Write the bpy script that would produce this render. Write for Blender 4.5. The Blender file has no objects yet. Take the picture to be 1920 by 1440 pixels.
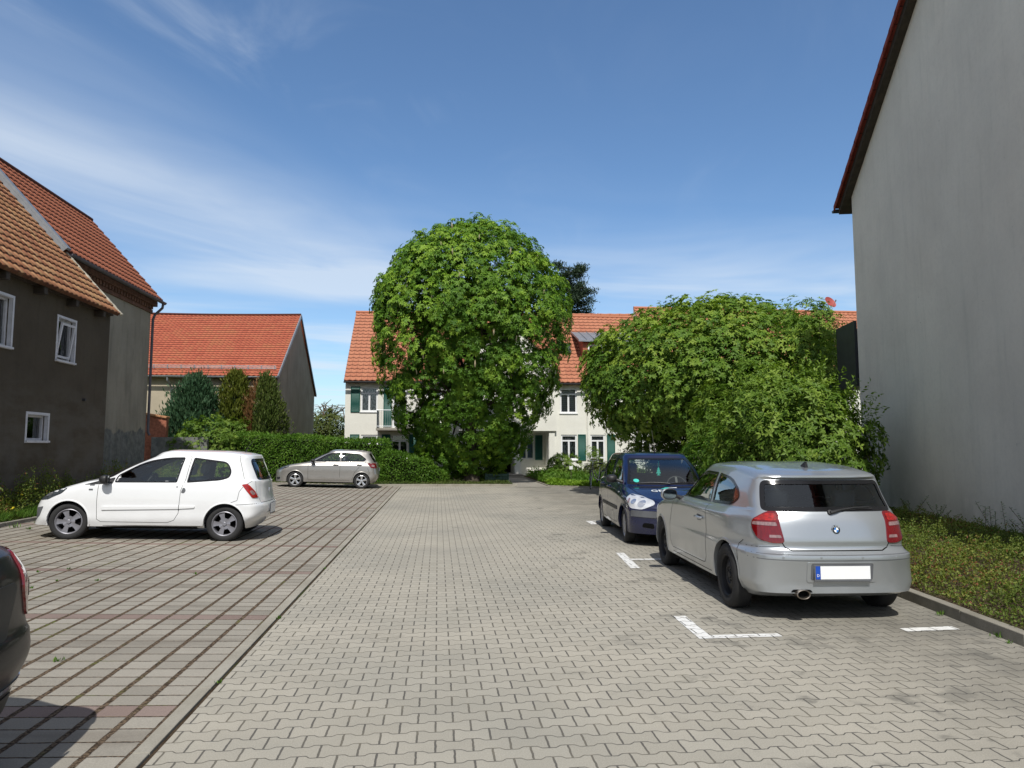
import bpy, bmesh, math, random
import numpy as np
from mathutils import Vector, Matrix
from mathutils.bvhtree import BVHTree
PI = math.pi
R_ = math.radians
sc = bpy.context.scene
COL = sc.collection
rng = np.random.default_rng(11)
random.seed(5)

# ------------------------------------------------------------------ camera
HEAD, PITCH = R_(5.92), R_(5.07)
cam_d = bpy.data.cameras.new('camera')
cam = bpy.data.objects.new('camera', cam_d)
COL.objects.link(cam)
cam.location = (0, 0, 1.58)
fw = Vector((math.sin(HEAD)*math.cos(PITCH), math.cos(HEAD)*math.cos(PITCH), math.sin(PITCH)))
cam.rotation_euler = fw.to_track_quat('-Z', 'Y').to_euler()
cam_d.sensor_width = 36.0
cam_d.lens = 1331/1920*36
cam_d.clip_start = 0.05
cam_d.clip_end = 5000
sc.camera = cam

# ------------------------------------------------------------------ sky, sun, exposure
SUN_EL = R_(53)
sun_from = Vector((-0.08, -1.0, 0)).normalized()      # horizontal direction the sun stands in
SUNV = Vector((sun_from.x*math.cos(SUN_EL), sun_from.y*math.cos(SUN_EL), math.sin(SUN_EL)))
sd = bpy.data.lights.new('sun', 'SUN')
sd.energy = 4.3
sd.angle = R_(0.53)
sd.color = (1.0, 0.965, 0.90)
so = bpy.data.objects.new('sun', sd)
COL.objects.link(so)
so.rotation_euler = (-SUNV).to_track_quat('-Z', 'Y').to_euler()
so.location = (0, -20, 30)

w = bpy.data.worlds.new('World')
sc.world = w
w.use_nodes = True
nt = w.node_tree
N, L = nt.nodes, nt.links
for n in list(N): N.remove(n)
out = N.new('ShaderNodeOutputWorld')
bg = N.new('ShaderNodeBackground'); bg.inputs['Strength'].default_value = 0.135
sky = N.new('ShaderNodeTexSky'); sky.sky_type = 'NISHITA'; sky.sun_disc = False
sky.sun_elevation = SUN_EL
sky.sun_rotation = math.atan2(sun_from.x, sun_from.y)
sky.altitude = 100; sky.air_density = 1.0; sky.dust_density = 0.5; sky.ozone_density = 2.2
def wm(op, a, b=None, c=None, clamp=False):
    n = N.new('ShaderNodeMath'); n.operation = op; n.use_clamp = clamp
    for i, v in enumerate((a, b, c)):
        if v is None: continue
        if isinstance(v, (int, float)): n.inputs[i].default_value = v
        else: L.new(v, n.inputs[i])
    return n.outputs[0]
tc = N.new('ShaderNodeTexCoord')
sep = N.new('ShaderNodeSeparateXYZ'); L.new(tc.outputs['Generated'], sep.inputs[0])
zc = wm('MAXIMUM', sep.outputs[2], 0.05)
px = wm('DIVIDE', sep.outputs[0], zc); py = wm('DIVIDE', sep.outputs[1], zc)   # cloud layer plane
def smooth(v, lo, hi):
    n = N.new('ShaderNodeMapRange'); n.interpolation_type = 'SMOOTHSTEP'
    L.new(v, n.inputs[0]); n.inputs[1].default_value = lo; n.inputs[2].default_value = hi
    return n.outputs[0]
def streak(ang, su, sv, scale, seed, detail=5, dist=0.6, rough=.55):
    ca, sa = math.cos(ang), math.sin(ang)
    u = wm('ADD', wm('MULTIPLY', px, ca*su), wm('MULTIPLY', py, sa*su))
    v = wm('ADD', wm('MULTIPLY', px, -sa*sv), wm('MULTIPLY', py, ca*sv))
    cb = N.new('ShaderNodeCombineXYZ'); L.new(u, cb.inputs[0]); L.new(v, cb.inputs[1]); cb.inputs[2].default_value = seed
    n = N.new('ShaderNodeTexNoise'); n.inputs['Scale'].default_value = scale
    n.inputs['Detail'].default_value = detail; n.inputs['Distortion'].default_value = dist
    n.inputs['Roughness'].default_value = rough
    L.new(cb.outputs[0], n.inputs['Vector'])
    return n.outputs[0]
def band(x0, y0, x1, y1, half, soft):
    """cirrus band round a line in the cloud layer"""
    dx, dy = x1-x0, y1-y0; ln = math.hypot(dx, dy); dx /= ln; dy /= ln
    d = wm('ADD', wm('MULTIPLY', wm('SUBTRACT', px, x0), -dy), wm('MULTIPLY', wm('SUBTRACT', py, y0), dx))
    a = wm('ADD', wm('MULTIPLY', wm('SUBTRACT', px, x0), dx), wm('MULTIPLY', wm('SUBTRACT', py, y0), dy))
    d = wm('ABSOLUTE', d)
    k = wm('SUBTRACT', 1.0, smooth(d, half, half+soft))
    e = wm('MULTIPLY', smooth(a, -.6, .3), wm('SUBTRACT', 1.0, smooth(a, ln-.15, ln+.45)))
    return wm('MULTIPLY', k, e)
ANG = math.atan2(2.25, 1.04)
n1 = streak(ANG, .30, .9, 1.2, 3.0, 5, .9, .52)
n2 = streak(ANG+.12, .55, 1.0, 2.2, 9.0, 6, 1.0, .55)
n3 = streak(.2, .5, 1.0, .7, 5.0, 4, .6)
c = wm('MULTIPLY', band(-1.6, 2.0, -.40, 4.5, .0, .95), smooth(n1, .18, .80))
c = wm('ADD', wm('MULTIPLY', c, .80), wm('MULTIPLY', band(-.45, 1.6, -.06, 2.3, .02, .40), wm('MULTIPLY', smooth(n2, .40, .82), .40)))
c = wm('ADD', c, wm('MULTIPLY', band(-1.1, 1.35, -.4, 1.75, .0, .38), wm('MULTIPLY', smooth(n2, .40, .85), .20)))
c = wm('ADD', c, wm('MULTIPLY', wm('MULTIPLY', smooth(n3, .34, .70), smooth(py, 2.4, 4.2)), .62))
c = wm('ADD', c, wm('MULTIPLY', smooth(n2, .45, .9), .05))
low = wm('SUBTRACT', 1.0, smooth(sep.outputs[2], .04, .34))
c = wm('ADD', c, wm('MULTIPLY', low, .10))
c = wm('MINIMUM', c, .66)
mix = N.new('ShaderNodeMixRGB'); L.new(c, mix.inputs[0])
tint = N.new('ShaderNodeMixRGB'); tint.blend_type = 'MULTIPLY'; tint.inputs[0].default_value = 1
L.new(sky.outputs[0], tint.inputs[1]); tint.inputs[2].default_value = (0.83, 0.99, 1.10, 1)
L.new(tint.outputs[0], mix.inputs[1]); mix.inputs[2].default_value = (5.6, 6.2, 6.9, 1)
# unseen cloud added over and behind the camera to whiten the fill light
fill_veil = wm('MULTIPLY', wm('SUBTRACT', 1.0, smooth(py, .0, .8)), smooth(n3, .15, .55))
mix2 = N.new('ShaderNodeMixRGB'); L.new(wm('MULTIPLY', fill_veil, .62), mix2.inputs[0])
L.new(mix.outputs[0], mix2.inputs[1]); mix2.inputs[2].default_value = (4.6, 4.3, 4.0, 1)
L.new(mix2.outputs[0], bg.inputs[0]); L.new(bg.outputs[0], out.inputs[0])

sc.view_settings.view_transform = 'Standard'
sc.view_settings.look = 'None'
sc.view_settings.exposure = 0.0
sc.view_settings.gamma = 1.0
sc.cycles.max_bounces = 8
sc.cycles.transparent_max_bounces = 16
sc.cycles.caustics_reflective = False
sc.cycles.caustics_refractive = False
sc.cycles.use_denoising = True

# ------------------------------------------------------------------ helpers: materials
class NB:
    """small node builder"""
    def __init__(s, name):
        s.m = bpy.data.materials.new(name); s.m.use_nodes = True
        s.t = s.m.node_tree; s.b = s.t.nodes['Principled BSDF']; s.o = s.t.nodes['Material Output']
        s._pos = None
    def n(s, ty, **kw):
        x = s.t.nodes.new(ty)
        for k, v in kw.items(): setattr(x, k, v)
        return x
    def l(s, a, b): s.t.links.new(a, b)
    def m_(s, op, a, b=None, c=None, clamp=False):
        x = s.n('ShaderNodeMath', operation=op, use_clamp=clamp)
        for i, v in enumerate((a, b, c)):
            if v is None: continue
            if isinstance(v, (int, float)): x.inputs[i].default_value = v
            else: s.l(v, x.inputs[i])
        return x.outputs[0]
    def pos(s):
        if s._pos is None:
            g = s.n('ShaderNodeNewGeometry'); s._pos = g.outputs['Position']
        return s._pos
    def obj(s):
        return s.n('ShaderNodeTexCoord').outputs['Object']
    def xyz(s, v):
        x = s.n('ShaderNodeSeparateXYZ'); s.l(v, x.inputs[0]); return x.outputs
    def cmb(s, a, b, c=0.0):
        x = s.n('ShaderNodeCombineXYZ')
        for i, v in enumerate((a, b, c)):
            if isinstance(v, (int, float)): x.inputs[i].default_value = v
            else: s.l(v, x.inputs[i])
        return x.outputs[0]
    def noise(s, v, scale, detail=4, rough=.55, dist=0.0, col=False):
        x = s.n('ShaderNodeTexNoise'); x.inputs['Scale'].default_value = scale
        x.inputs['Detail'].default_value = detail; x.inputs['Roughness'].default_value = rough
        x.inputs['Distortion'].default_value = dist
        s.l(v, x.inputs['Vector']); return x.outputs[1 if col else 0]
    def white(s, v):
        x = s.n('ShaderNodeTexWhiteNoise', noise_dimensions='3D'); s.l(v, x.inputs[0]); return x.outputs
    def sm(s, v, lo, hi, a=0.0, b=1.0):
        x = s.n('ShaderNodeMapRange', interpolation_type='SMOOTHSTEP'); s.l(v, x.inputs[0])
        x.inputs[1].default_value = lo; x.inputs[2].default_value = hi
        x.inputs[3].default_value = a; x.inputs[4].default_value = b; return x.outputs[0]
    def mix(s, f, a, b, mode='MIX'):
        x = s.n('ShaderNodeMixRGB', blend_type=mode)
        for i, v in enumerate((f, a, b)):
            if isinstance(v, (int, float)): x.inputs[i].default_value = v if i == 0 else (v, v, v, 1)
            elif isinstance(v, tuple): x.inputs[i].default_value = (*v[:3], 1)
            else: s.l(v, x.inputs[i])
        return x.outputs[0]
    def scale(s, v, sx, sy, sz):
        x = s.n('ShaderNodeMapping'); s.l(v, x.inputs[0]); x.inputs['Scale'].default_value = (sx, sy, sz); return x.outputs[0]
    def bump(s, h, dist=.01, strength=1.0):
        x = s.n('ShaderNodeBump'); x.inputs['Strength'].default_value = strength
        x.inputs['Distance'].default_value = dist; s.l(h, x.inputs['Height'])
        s.l(x.outputs[0], s.b.inputs['Normal']); return x.outputs[0]
    def base(s, v):
        if isinstance(v, tuple): s.b.inputs['Base Color'].default_value = (*v[:3], 1)
        else: s.l(v, s.b.inputs['Base Color'])
    def set(s, **kw):
        for k, v in kw.items():
            k = {'rough': 'Roughness', 'metal': 'Metallic', 'spec': 'Specular IOR Level', 'coat': 'Coat Weight',
                 'coatr': 'Coat Roughness', 'ior': 'IOR', 'alpha': 'Alpha'}[k]
            if isinstance(v, (int, float)): s.b.inputs[k].default_value = v
            else: s.l(v, s.b.inputs[k])
        return s

def plain(name, col, rough=.6, metal=0.0, coat=0.0, var=.08, vs=6.0, bump=0.0, spec=.5):
    """one-colour material with slight real-life mottling"""
    b = NB(name)
    n = b.noise(b.obj(), vs, 5, .6)
    b.base(b.mix(b.sm(n, .3, .7), tuple(c*(1-var) for c in col), tuple(min(1, c*(1+var)) for c in col)))
    b.set(rough=rough, metal=metal, coat=coat, spec=spec)
    if bump: b.bump(b.noise(b.obj(), 90, 4, .6), bump)
    return b.m

M = {}
# two versions of each paint: the body shell (dark inside) and the solid trim pieces
def carpaint(name, col, metal=0.0, rough=.35, dirt=.05, trim=False):
    if not trim: M['paint_'+name.split('_')[0]+'_t'] = carpaint(name+'_trim', col, metal, rough, dirt, True)
    b = NB(name)
    p = b.obj(); z = b.xyz(p)[2]
    n = b.noise(p, 3.0, 6, .6)
    d = b.m_('MULTIPLY', b.sm(z, .75, .2), b.sm(n, .3, .75))
    c = b.mix(b.m_('MULTIPLY', d, dirt*4), col, (.16, .14, .12))
    c = b.mix(b.sm(n, .35, .8, 0, dirt), c, (.35, .34, .32))
    geo = b.n('ShaderNodeNewGeometry')
    bf = b.m_('MULTIPLY', geo.outputs['Backfacing'], 0.0 if trim else 1.0)
    b.base(b.mix(bf, c, (.15, .15, .155)))      # pale headlining inside
    inv = b.m_('SUBTRACT', 1.0, bf)
    b.set(rough=b.m_('ADD', rough, b.m_('MULTIPLY', d, .3)), metal=b.m_('MULTIPLY', inv, metal), coat=b.m_('MULTIPLY', inv, (.15 if 'dark' in name else .9)), coatr=.03, spec=.2 if 'dark' in name else .5)
    return b.m
M['paint_white'] = carpaint('white_paint', (.78, .79, .80), 0, .35, .03)
M['paint_silver'] = carpaint('silver_paint', (.43, .455, .475), .65, .30, .02)
M['paint_champagne'] = carpaint('champagne_paint', (.36, .345, .325), .6, .34, .03)
M['paint_blue'] = carpaint('blue_paint', (.0015, .005, .038), 0, .22, .002)
M['paint_dark'] = carpaint('dark_paint', (.007, .006, .008), 0, .3, .003)
M['tyre'] = plain('tyre_rubber', (.022, .022, .023), .85, var=.2, bump=.002)
M['black_plastic'] = plain('black_plastic', (.018, .018, .019), .5, var=.15, vs=20)
M['frit'] = plain('black_glass_edge', (.010, .010, .011), .12, var=.05)
M['grey_plastic'] = plain('grey_plastic', (.11, .115, .125), .5, var=.1)
M['void'] = plain('dark_cavity', (.006, .006, .006), .95, spec=.1)
M['alloy'] = plain('alloy', (.62, .63, .65), .32, .8, var=.06)
M['hubcap_grey'] = plain('hubcap_grey', (.27, .27, .30), .4, .45, var=.1)
M['hubcap_silver'] = plain('hubcap_silver', (.42, .42, .44), .4, .6, var=.12)
M['steel_black'] = plain('black_steel', (.018, .018, .02), .6, .2, var=.2)
M['mirror_glass'] = plain('mirror_glass', (.16, .19, .19), .06, 1.0, var=.05)
M['exhaust'] = plain('exhaust_steel', (.30, .26, .22), .3, .9, var=.2)
M['chrome'] = plain('chrome', (.75, .76, .78), .12, 1.0, var=.03)
M['seat'] = plain('seat_fabric', (.09, .092, .10), .9, var=.15)
M['seat_light'] = plain('seat_fabric_pale', (.30, .31, .32), .9, var=.15)
M['plate_white'] = plain('plate_white', (.85, .86, .86), .4, var=.01)
M['plate_blue'] = plain('plate_blue', (.01, .07, .42), .4, var=.02)
M['teal'] = plain('teal_film', (.05, .50, .42), .5, var=.05)
M['sticker_white'] = plain('sticker_white', (.78, .82, .84), .5, var=.05)
M['roundel_blue'] = plain('roundel_blue', (.02, .18, .55), .3, var=.02)
def glassmat(name, tint, dark=.0):
    b = NB(name)
    b.t.nodes.remove(b.b)
    tr = b.n('ShaderNodeBsdfTransparent'); tr.inputs[0].default_value = (*tint, 1)
    gl = b.n('ShaderNodeBsdfGlossy'); gl.inputs['Roughness'].default_value = .015; gl.inputs[0].default_value = (.95, 1, 1, 1)
    fr = b.n('ShaderNodeFresnel'); fr.inputs[0].default_value = 1.52
    mx = b.n('ShaderNodeMixShader')
    b.l(b.m_('MULTIPLY', fr.outputs[0], 1.9, clamp=True), mx.inputs[0]); b.l(tr.outputs[0], mx.inputs[1]); b.l(gl.outputs[0], mx.inputs[2])
    b.l(mx.outputs[0], b.o.inputs[0]); return b.m
M['glass'] = glassmat('car_glass', (.90, .95, .92))
M['glass_dark'] = glassmat('car_glass_dark', (.80, .84, .84))
M['pane'] = glassmat('window_glass', (.86, .88, .88))
def lens(name, col, rough=.12, var=.25, sc_=(60, 60, 14)):
    b = NB(name)
    v = b.scale(b.obj(), *sc_)
    n = b.noise(v, 1.0, 2, .5)
    b.base(b.mix(b.sm(n, .35, .65), tuple(c*(1-var) for c in col), col)); b.set(rough=rough, coat=1.0, coatr=.02)
    return b.m
M['lens_red'] = lens('red_lens', (.17, .002, .005))
M['lens_red_bright'] = lens('bright_red_lens', (.42, .012, .008), .15, .5, (30, 30, 60))
M['lens_white'] = lens('pale_lens', (.30, .19, .19), .15, .3)
M['lens_clear'] = lens('clear_lens', (.55, .57, .60), .1, .18, (9, 9, 9))
M['lens_amber'] = lens('amber_lens', (.7, .22, .03))
M['reflector'] = plain('reflector', (.8, .82, .85), .12, .9, var=.1)
M['headlight_dark'] = lens('dark_headlight', (.06, .07, .08), .08, .4, (20, 20, 20))

# ------------------------------------------------------------------ helpers: meshes
def link(o, parent=None):
    COL.objects.link(o)
    if parent: o.parent = parent
    return o

def mk(name, V, F, mat, parent=None, smooth=False, uv=None, tone=None, angle=None):
    """one mesh object from vertex and face arrays"""
    me = bpy.data.meshes.new(name)
    V = np.asarray(V, dtype=np.float32).reshape(-1, 3)
    if isinstance(F, np.ndarray):
        k = F.shape[1]; nf = len(F)
        me.vertices.add(len(V)); me.vertices.foreach_set('co', V.ravel())
        me.loops.add(nf*k); me.loops.foreach_set('vertex_index', F.astype(np.int32).ravel())
        me.polygons.add(nf)
        me.polygons.foreach_set('loop_start', np.arange(0, nf*k, k, dtype=np.int32))
        me.polygons.foreach_set('loop_total', np.full(nf, k, dtype=np.int32))
        me.update(calc_edges=True)
    else:
        me.from_pydata([tuple(v) for v in V.tolist()], [], F)
        me.update()
    if uv is not None:                     # per-vertex uv
        ul = me.uv_layers.new(name='UVMap')
        idx = np.empty(len(me.loops), dtype=np.int32); me.loops.foreach_get('vertex_index', idx)
        ul.data.foreach_set('uv', np.asarray(uv, dtype=np.float32)[idx].ravel())
    if tone is not None:
        at = me.attributes.new('tone', 'FLOAT', 'POINT'); at.data.foreach_set('value', np.asarray(tone, dtype=np.float32))
    if smooth:
        me.polygons.foreach_set('use_smooth', np.ones(len(me.polygons), dtype=bool))
        if angle: me.set_sharp_from_angle(angle=R_(angle))
    for m in (mat if isinstance(mat, (list, tuple)) else [mat]):
        me.materials.append(m)
    o = bpy.data.objects.new(name, me)
    return link(o, parent)

def thing(name, label, cat, loc=(0, 0, 0), rz=0.0, group=None):
    o = bpy.data.objects.new(name, None); link(o)
    o.empty_display_size = .3
    o.location = loc; o.rotation_euler = (0, 0, rz)
    return tag(o, label, cat, group)
def tag(o, label, cat, group=None):
    o['label'] = label; o['category'] = cat
    if group: o['group'] = group
    return o
def struct(o):
    o['kind'] = 'structure'; return o
def stuff(o, label=None, cat=None):
    o['kind'] = 'stuff'
    if label: o['label'] = label
    if cat: o['category'] = cat
    return o

class B:
    """collects boxes, tubes and lathes into one mesh"""
    def __init__(s): s.v = []; s.f = []
    def add(s, V, F):
        k = len(s.v); s.v.extend([tuple(map(float, p)) for p in V]); s.f.extend([tuple(i+k for i in f) for f in F]); return s
    def box(s, x0, x1, y0, y1, z0, z1, mtx=None, bev=0.0):
        if bev > 0:
            bm = bmesh.new(); bmesh.ops.create_cube(bm, size=1)
            for v in bm.verts: v.co = Vector(((x0+x1)/2+v.co.x*(x1-x0), (y0+y1)/2+v.co.y*(y1-y0), (z0+z1)/2+v.co.z*(z1-z0)))
            bmesh.ops.bevel(bm, geom=bm.edges[:]+bm.verts[:], offset=bev, segments=3, affect='EDGES', profile=.5)
            V = [v.co.copy() for v in bm.verts]
            for i, v in enumerate(bm.verts): v.index = i
            F = [tuple(v.index for v in f.verts) for f in bm.faces]; bm.free()
        else:
            V = [Vector(p) for p in ((x0, y0, z0), (x1, y0, z0), (x1, y1, z0), (x0, y1, z0), (x0, y0, z1), (x1, y0, z1), (x1, y1, z1), (x0, y1, z1))]
            F = [(0, 3, 2, 1), (4, 5, 6, 7), (0, 1, 5, 4), (1, 2, 6, 5), (2, 3, 7, 6), (3, 0, 4, 7)]
        if mtx is not None: V = [mtx @ p for p in V]
        return s.add(V, F)
    def tube(s, pts, r, n=8, closed=False, caps=True):
        pts = [Vector(p) for p in pts]
        rs = r if isinstance(r, (list, tuple)) else [r]*len(pts)
        base = []; up = None; m = len(pts)
        for i, p in enumerate(pts):
            if closed: d = pts[(i+1) % m]-pts[i-1]
            else: d = pts[min(i+1, m-1)]-pts[max(i-1, 0)]
            d.normalize()
            if up is None:
                up = Vector((0, 0, 1)) if abs(d.z) < .9 else Vector((1, 0, 0))
            a = d.cross(up)
            if a.length < 1e-4: a = d.cross(Vector((0, 1, .01)))
            a.normalize(); b = a.cross(d).normalized(); up = b
            base.append([p+(a*math.cos(t)+b*math.sin(t))*rs[i] for t in [2*PI*k/n for k in range(n)]])
        V = [q for ring in base for q in ring]; F = []
        for i in range(m if closed else m-1):
            j = (i+1) % m
            for k in range(n):
                F.append((i*n+k, i*n+(k+1) % n, j*n+(k+1) % n, j*n+k))
        if caps and not closed: F.append(tuple(range(n-1, -1, -1))); F.append(tuple((m-1)*n+k for k in range(n)))
        return s.add(V, F)
    def lathe(s, prof, n=32, mtx=None, a0=0.0, a1=2*PI):
        """profile (radius, height) turned about local z"""
        V = []; F = []; full = abs(a1-a0-2*PI) < 1e-6; m = n if full else n+1
        for k in range(m):
            t = a0+(a1-a0)*k/n
            for r, h in prof: V.append(Vector((r*math.cos(t), r*math.sin(t), h)))
        q = len(prof)
        for k in range(n):
            k2 = (k+1) % m
            for i in range(q-1): F.append((k*q+i, k2*q+i, k2*q+i+1, k*q+i+1))
        if mtx is not None: V = [mtx @ p for p in V]
        return s.add(V, F)
    def prism(s, poly, y0, y1, mtx=None):
        """polygon in x,z extruded along y"""
        n = len(poly)
        V = [Vector((x, y0, z)) for x, z in poly]+[Vector((x, y1, z)) for x, z in poly]
        F = [tuple(range(n)), tuple(range(2*n-1, n-1, -1))]+[(i, i+n, (i+1) % n+n, (i+1) % n) for i in range(n)]
        if mtx is not None: V = [mtx @ p for p in V]
        return s.add(V, F)
    def quad(s, *p): return s.add([Vector(q) for q in p], [tuple(range(len(p)))])
    def obj(s, name, mat, parent=None, smooth=False, angle=35):
        return mk(name, s.v, s.f, mat, parent, smooth, angle=angle if smooth else None)

def text_mesh(name, body, size, mat, parent, mtx, depth=.002, sx=1.0):
    cu = bpy.data.curves.new(name, 'FONT'); cu.body = body; cu.size = size; cu.extrude = depth
    cu.align_x = 'CENTER'; cu.align_y = 'CENTER'; cu.resolution_u = 3
    o = bpy.data.objects.new(name, cu); COL.objects.link(o)
    dg = bpy.context.evaluated_depsgraph_get(); me = bpy.data.meshes.new_from_object(o.evaluated_get(dg))
    bpy.data.objects.remove(o)
    me.transform(mtx @ Matrix.Diagonal((sx, 1, 1, 1))); me.materials.clear(); me.materials.append(mat); me.name = name
    return link(bpy.data.objects.new(name, me), parent)

def XM(loc=(0, 0, 0), rx=0, ry=0, rz=0):
    return Matrix.Translation(loc) @ Matrix.Rotation(rz, 4, 'Z') @ Matrix.Rotation(ry, 4, 'Y') @ Matrix.Rotation(rx, 4, 'X')
# ================================================================== setting: ground and paving
def paver_T(b, wob=.002):
    """double-T concrete pavers in running bond; returns joint mask, stone id, fine pos"""
    P = b.pos()
    nz = b.noise(P, 22, 2, .5, col=True)
    s = b.n('ShaderNodeVectorMath', operation='SUBTRACT'); b.l(nz, s.inputs[0]); s.inputs[1].default_value = (.5, .5, .5)
    s2 = b.n('ShaderNodeVectorMath', operation='SCALE'); b.l(s.outputs[0], s2.inputs[0]); s2.inputs['Scale'].default_value = .010
    s3 = b.n('ShaderNodeVectorMath', operation='ADD'); b.l(P, s3.inputs[0]); b.l(s2.outputs[0], s3.inputs[1])
    x, y, z = b.xyz(s3.outputs[0])
    p = .1335; Lb = .2
    cw = b.m_('COSINE', b.m_('MULTIPLY', x, 2*PI/Lb))
    wv = b.m_('MULTIPLY', b.m_('MINIMUM', b.m_('MAXIMUM', b.m_('MULTIPLY', cw, 2.4), -1.0), 1.0), .0125)
    yy = b.m_('SUBTRACT', y, b.m_('MULTIPLY', wv, b.m_('COSINE', b.m_('MULTIPLY', y, PI/p))))
    q = b.m_('DIVIDE', yy, p); r = b.m_('FLOOR', q); fr = b.m_('SUBTRACT', q, r)
    dj = b.m_('MULTIPLY', b.m_('MINIMUM', fr, b.m_('SUBTRACT', 1.0, fr)), p)
    par = b.m_('FLOORED_MODULO', r, 2.0)
    xs = b.m_('ADD', b.m_('DIVIDE', x, Lb), b.m_('ADD', .5, b.m_('MULTIPLY', par, .5)))
    xi = b.m_('FLOOR', xs); fx = b.m_('SUBTRACT', xs, xi)
    dx = b.m_('MULTIPLY', b.m_('MINIMUM', fx, b.m_('SUBTRACT', 1.0, fx)), Lb)
    jn = b.noise(P, 5, 3, .6)
    j1 = b.m_('SUBTRACT', 1.0, b.sm(dj, .0018, .0058))
    j2 = b.m_('SUBTRACT', 1.0, b.sm(dx, .0026, .0066))
    jr = b.m_('MULTIPLY', j1, b.sm(jn, .25, .6, .70, 1.0))
    return b.m_('MAXIMUM', jr, j2), b.cmb(xi, r, 0.0), P, (x, y)

def stone_bump(b, joint, P, amt=.006):
    g = b.noise(P, 260, 3, .7)
    h = b.m_('SUBTRACT', b.m_('MULTIPLY', g, .25), joint)
    b.bump(h, amt, .9)

b = NB('lane_paving')
joint, sid, P, xy = paver_T(b)
rnd = b.white(sid)
big = b.noise(P, .35, 5, .6); med = b.noise(P, 1.6, 5, .6); fine = b.noise(P, 120, 3, .7)
c = b.mix(rnd[0], (.362, .336, .282), (.405, .376, .316))
c = b.mix(b.sm(big, .35, .68), c, b.mix(1.0, c, (.80, .82, .84), 'MULTIPLY'))
c = b.mix(b.sm(med, .52, .75, 0, .3), c, (.27, .255, .215))
c = b.mix(b.sm(fine, .35, .7), b.mix(1.0, c, (.88, .88, .88), 'MULTIPLY'), b.mix(1.0, c, (1.09, 1.09, 1.08), 'MULTIPLY'))
wn = b.noise(P, 60, 2, .5)
c = b.mix(b.sm(wn, .76, .80, 0, .55), c, (.62, .60, .55))                         # crumbs of grit
# the bay along the right-hand kerb is stained by dripping trees and cars
X, Y, _ = b.xyz(P)
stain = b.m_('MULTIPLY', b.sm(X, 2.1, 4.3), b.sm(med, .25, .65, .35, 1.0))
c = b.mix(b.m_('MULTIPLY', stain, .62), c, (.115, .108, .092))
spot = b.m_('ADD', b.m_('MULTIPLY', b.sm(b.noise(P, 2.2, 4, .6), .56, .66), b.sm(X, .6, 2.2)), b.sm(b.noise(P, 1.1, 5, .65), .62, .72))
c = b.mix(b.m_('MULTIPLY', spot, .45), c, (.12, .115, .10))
jc = b.mix(b.sm(b.noise(P, 3, 3), .4, .7), (.105, .10, .09), (.17, .155, .12))
c = b.mix(joint, c, jc)
b.base(c); b.set(rough=.9, spec=.25); stone_bump(b, joint, P)
M['lane'] = b.m

b = NB('bay_paving')          # rectangular pavers with wide gravel joints, every thirteenth course red
P = b.pos()
nz = b.noise(P, 18, 2, .5, col=True)
s = b.n('ShaderNodeVectorMath', operation='SUBTRACT'); b.l(nz, s.inputs[0]); s.inputs[1].default_value = (.5, .5, .5)
s2 = b.n('ShaderNodeVectorMath', operation='SCALE'); b.l(s.outputs[0], s2.inputs[0]); s2.inputs['Scale'].default_value = .012
s3 = b.n('ShaderNodeVectorMath', operation='ADD'); b.l(P, s3.inputs[0]); b.l(s2.outputs[0], s3.inputs[1])
x, y, z = b.xyz(s3.outputs[0])
CW, RH = .222, .1815
xs = b.m_('DIVIDE', b.m_('ADD', x, 1.56), CW); xi = b.m_('FLOOR', xs); fx = b.m_('SUBTRACT', xs, xi)
ys = b.m_('DIVIDE', b.m_('SUBTRACT', y, 4.52), RH); yi = b.m_('FLOOR', ys); fy = b.m_('SUBTRACT', ys, yi)
dx = b.m_('MULTIPLY', b.m_('MINIMUM', fx, b.m_('SUBTRACT', 1.0, fx)), CW)
dy = b.m_('MULTIPLY', b.m_('MINIMUM', fy, b.m_('SUBTRACT', 1.0, fy)), RH)
jx = b.m_('SUBTRACT', 1.0, b.sm(dx, .0150, .0200)); jy = b.m_('SUBTRACT', 1.0, b.sm(dy, .0040, .0085))
joint = b.m_('MAXIMUM', jx, jy)
rnd = b.white(b.cmb(xi, yi, 3.0))
big = b.noise(P, .4, 5, .6); med = b.noise(P, 2.0, 5, .6); fine = b.noise(P, 120, 3, .7)
c = b.mix(rnd[0], (.265, .245, .210), (.345, .320, .276))
red = b.m_('COMPARE', b.m_('FLOORED_MODULO', yi, 13.0), 0.0, .1)
c = b.mix(red, c, b.mix(rnd[0], (.215, .158, .138), (.275, .215, .19)))
c = b.mix(b.sm(big, .4, .7, 0, .7), c, b.mix(1.0, c, (.80, .80, .80), 'MULTIPLY'))
c = b.mix(b.sm(fine, .35, .7), b.mix(1.0, c, (.88, .88, .88), 'MULTIPLY'), b.mix(1.0, c, (1.1, 1.1, 1.08), 'MULTIPLY'))
# darker tracks of rubber and damp soil across the bays
tr = b.m_('MULTIPLY', b.sm(b.noise(b.scale(P, .35, 2.2, 1), 1.0, 4, .6), .52, .68), .5)
c = b.mix(tr, c, b.mix(1.0, c, (.55, .52, .50), 'MULTIPLY'))
jn = b.noise(P, 55, 4, .7)
jc = b.mix(b.sm(jn, .40, .62), (.030, .020, .013), (.16, .115, .075))
moss = b.m_('MULTIPLY', b.sm(b.noise(P, 1.3, 4, .6), .55, .68), b.sm(b.noise(P, 30, 3), .4, .6))
jc = b.mix(b.m_('MULTIPLY', moss, .8), jc, (.10, .12, .02))
c = b.mix(joint, c, jc)
b.base(c); b.set(rough=.92, spec=.2); stone_bump(b, joint, P, .009)
M['bay'] = b.m

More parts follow.
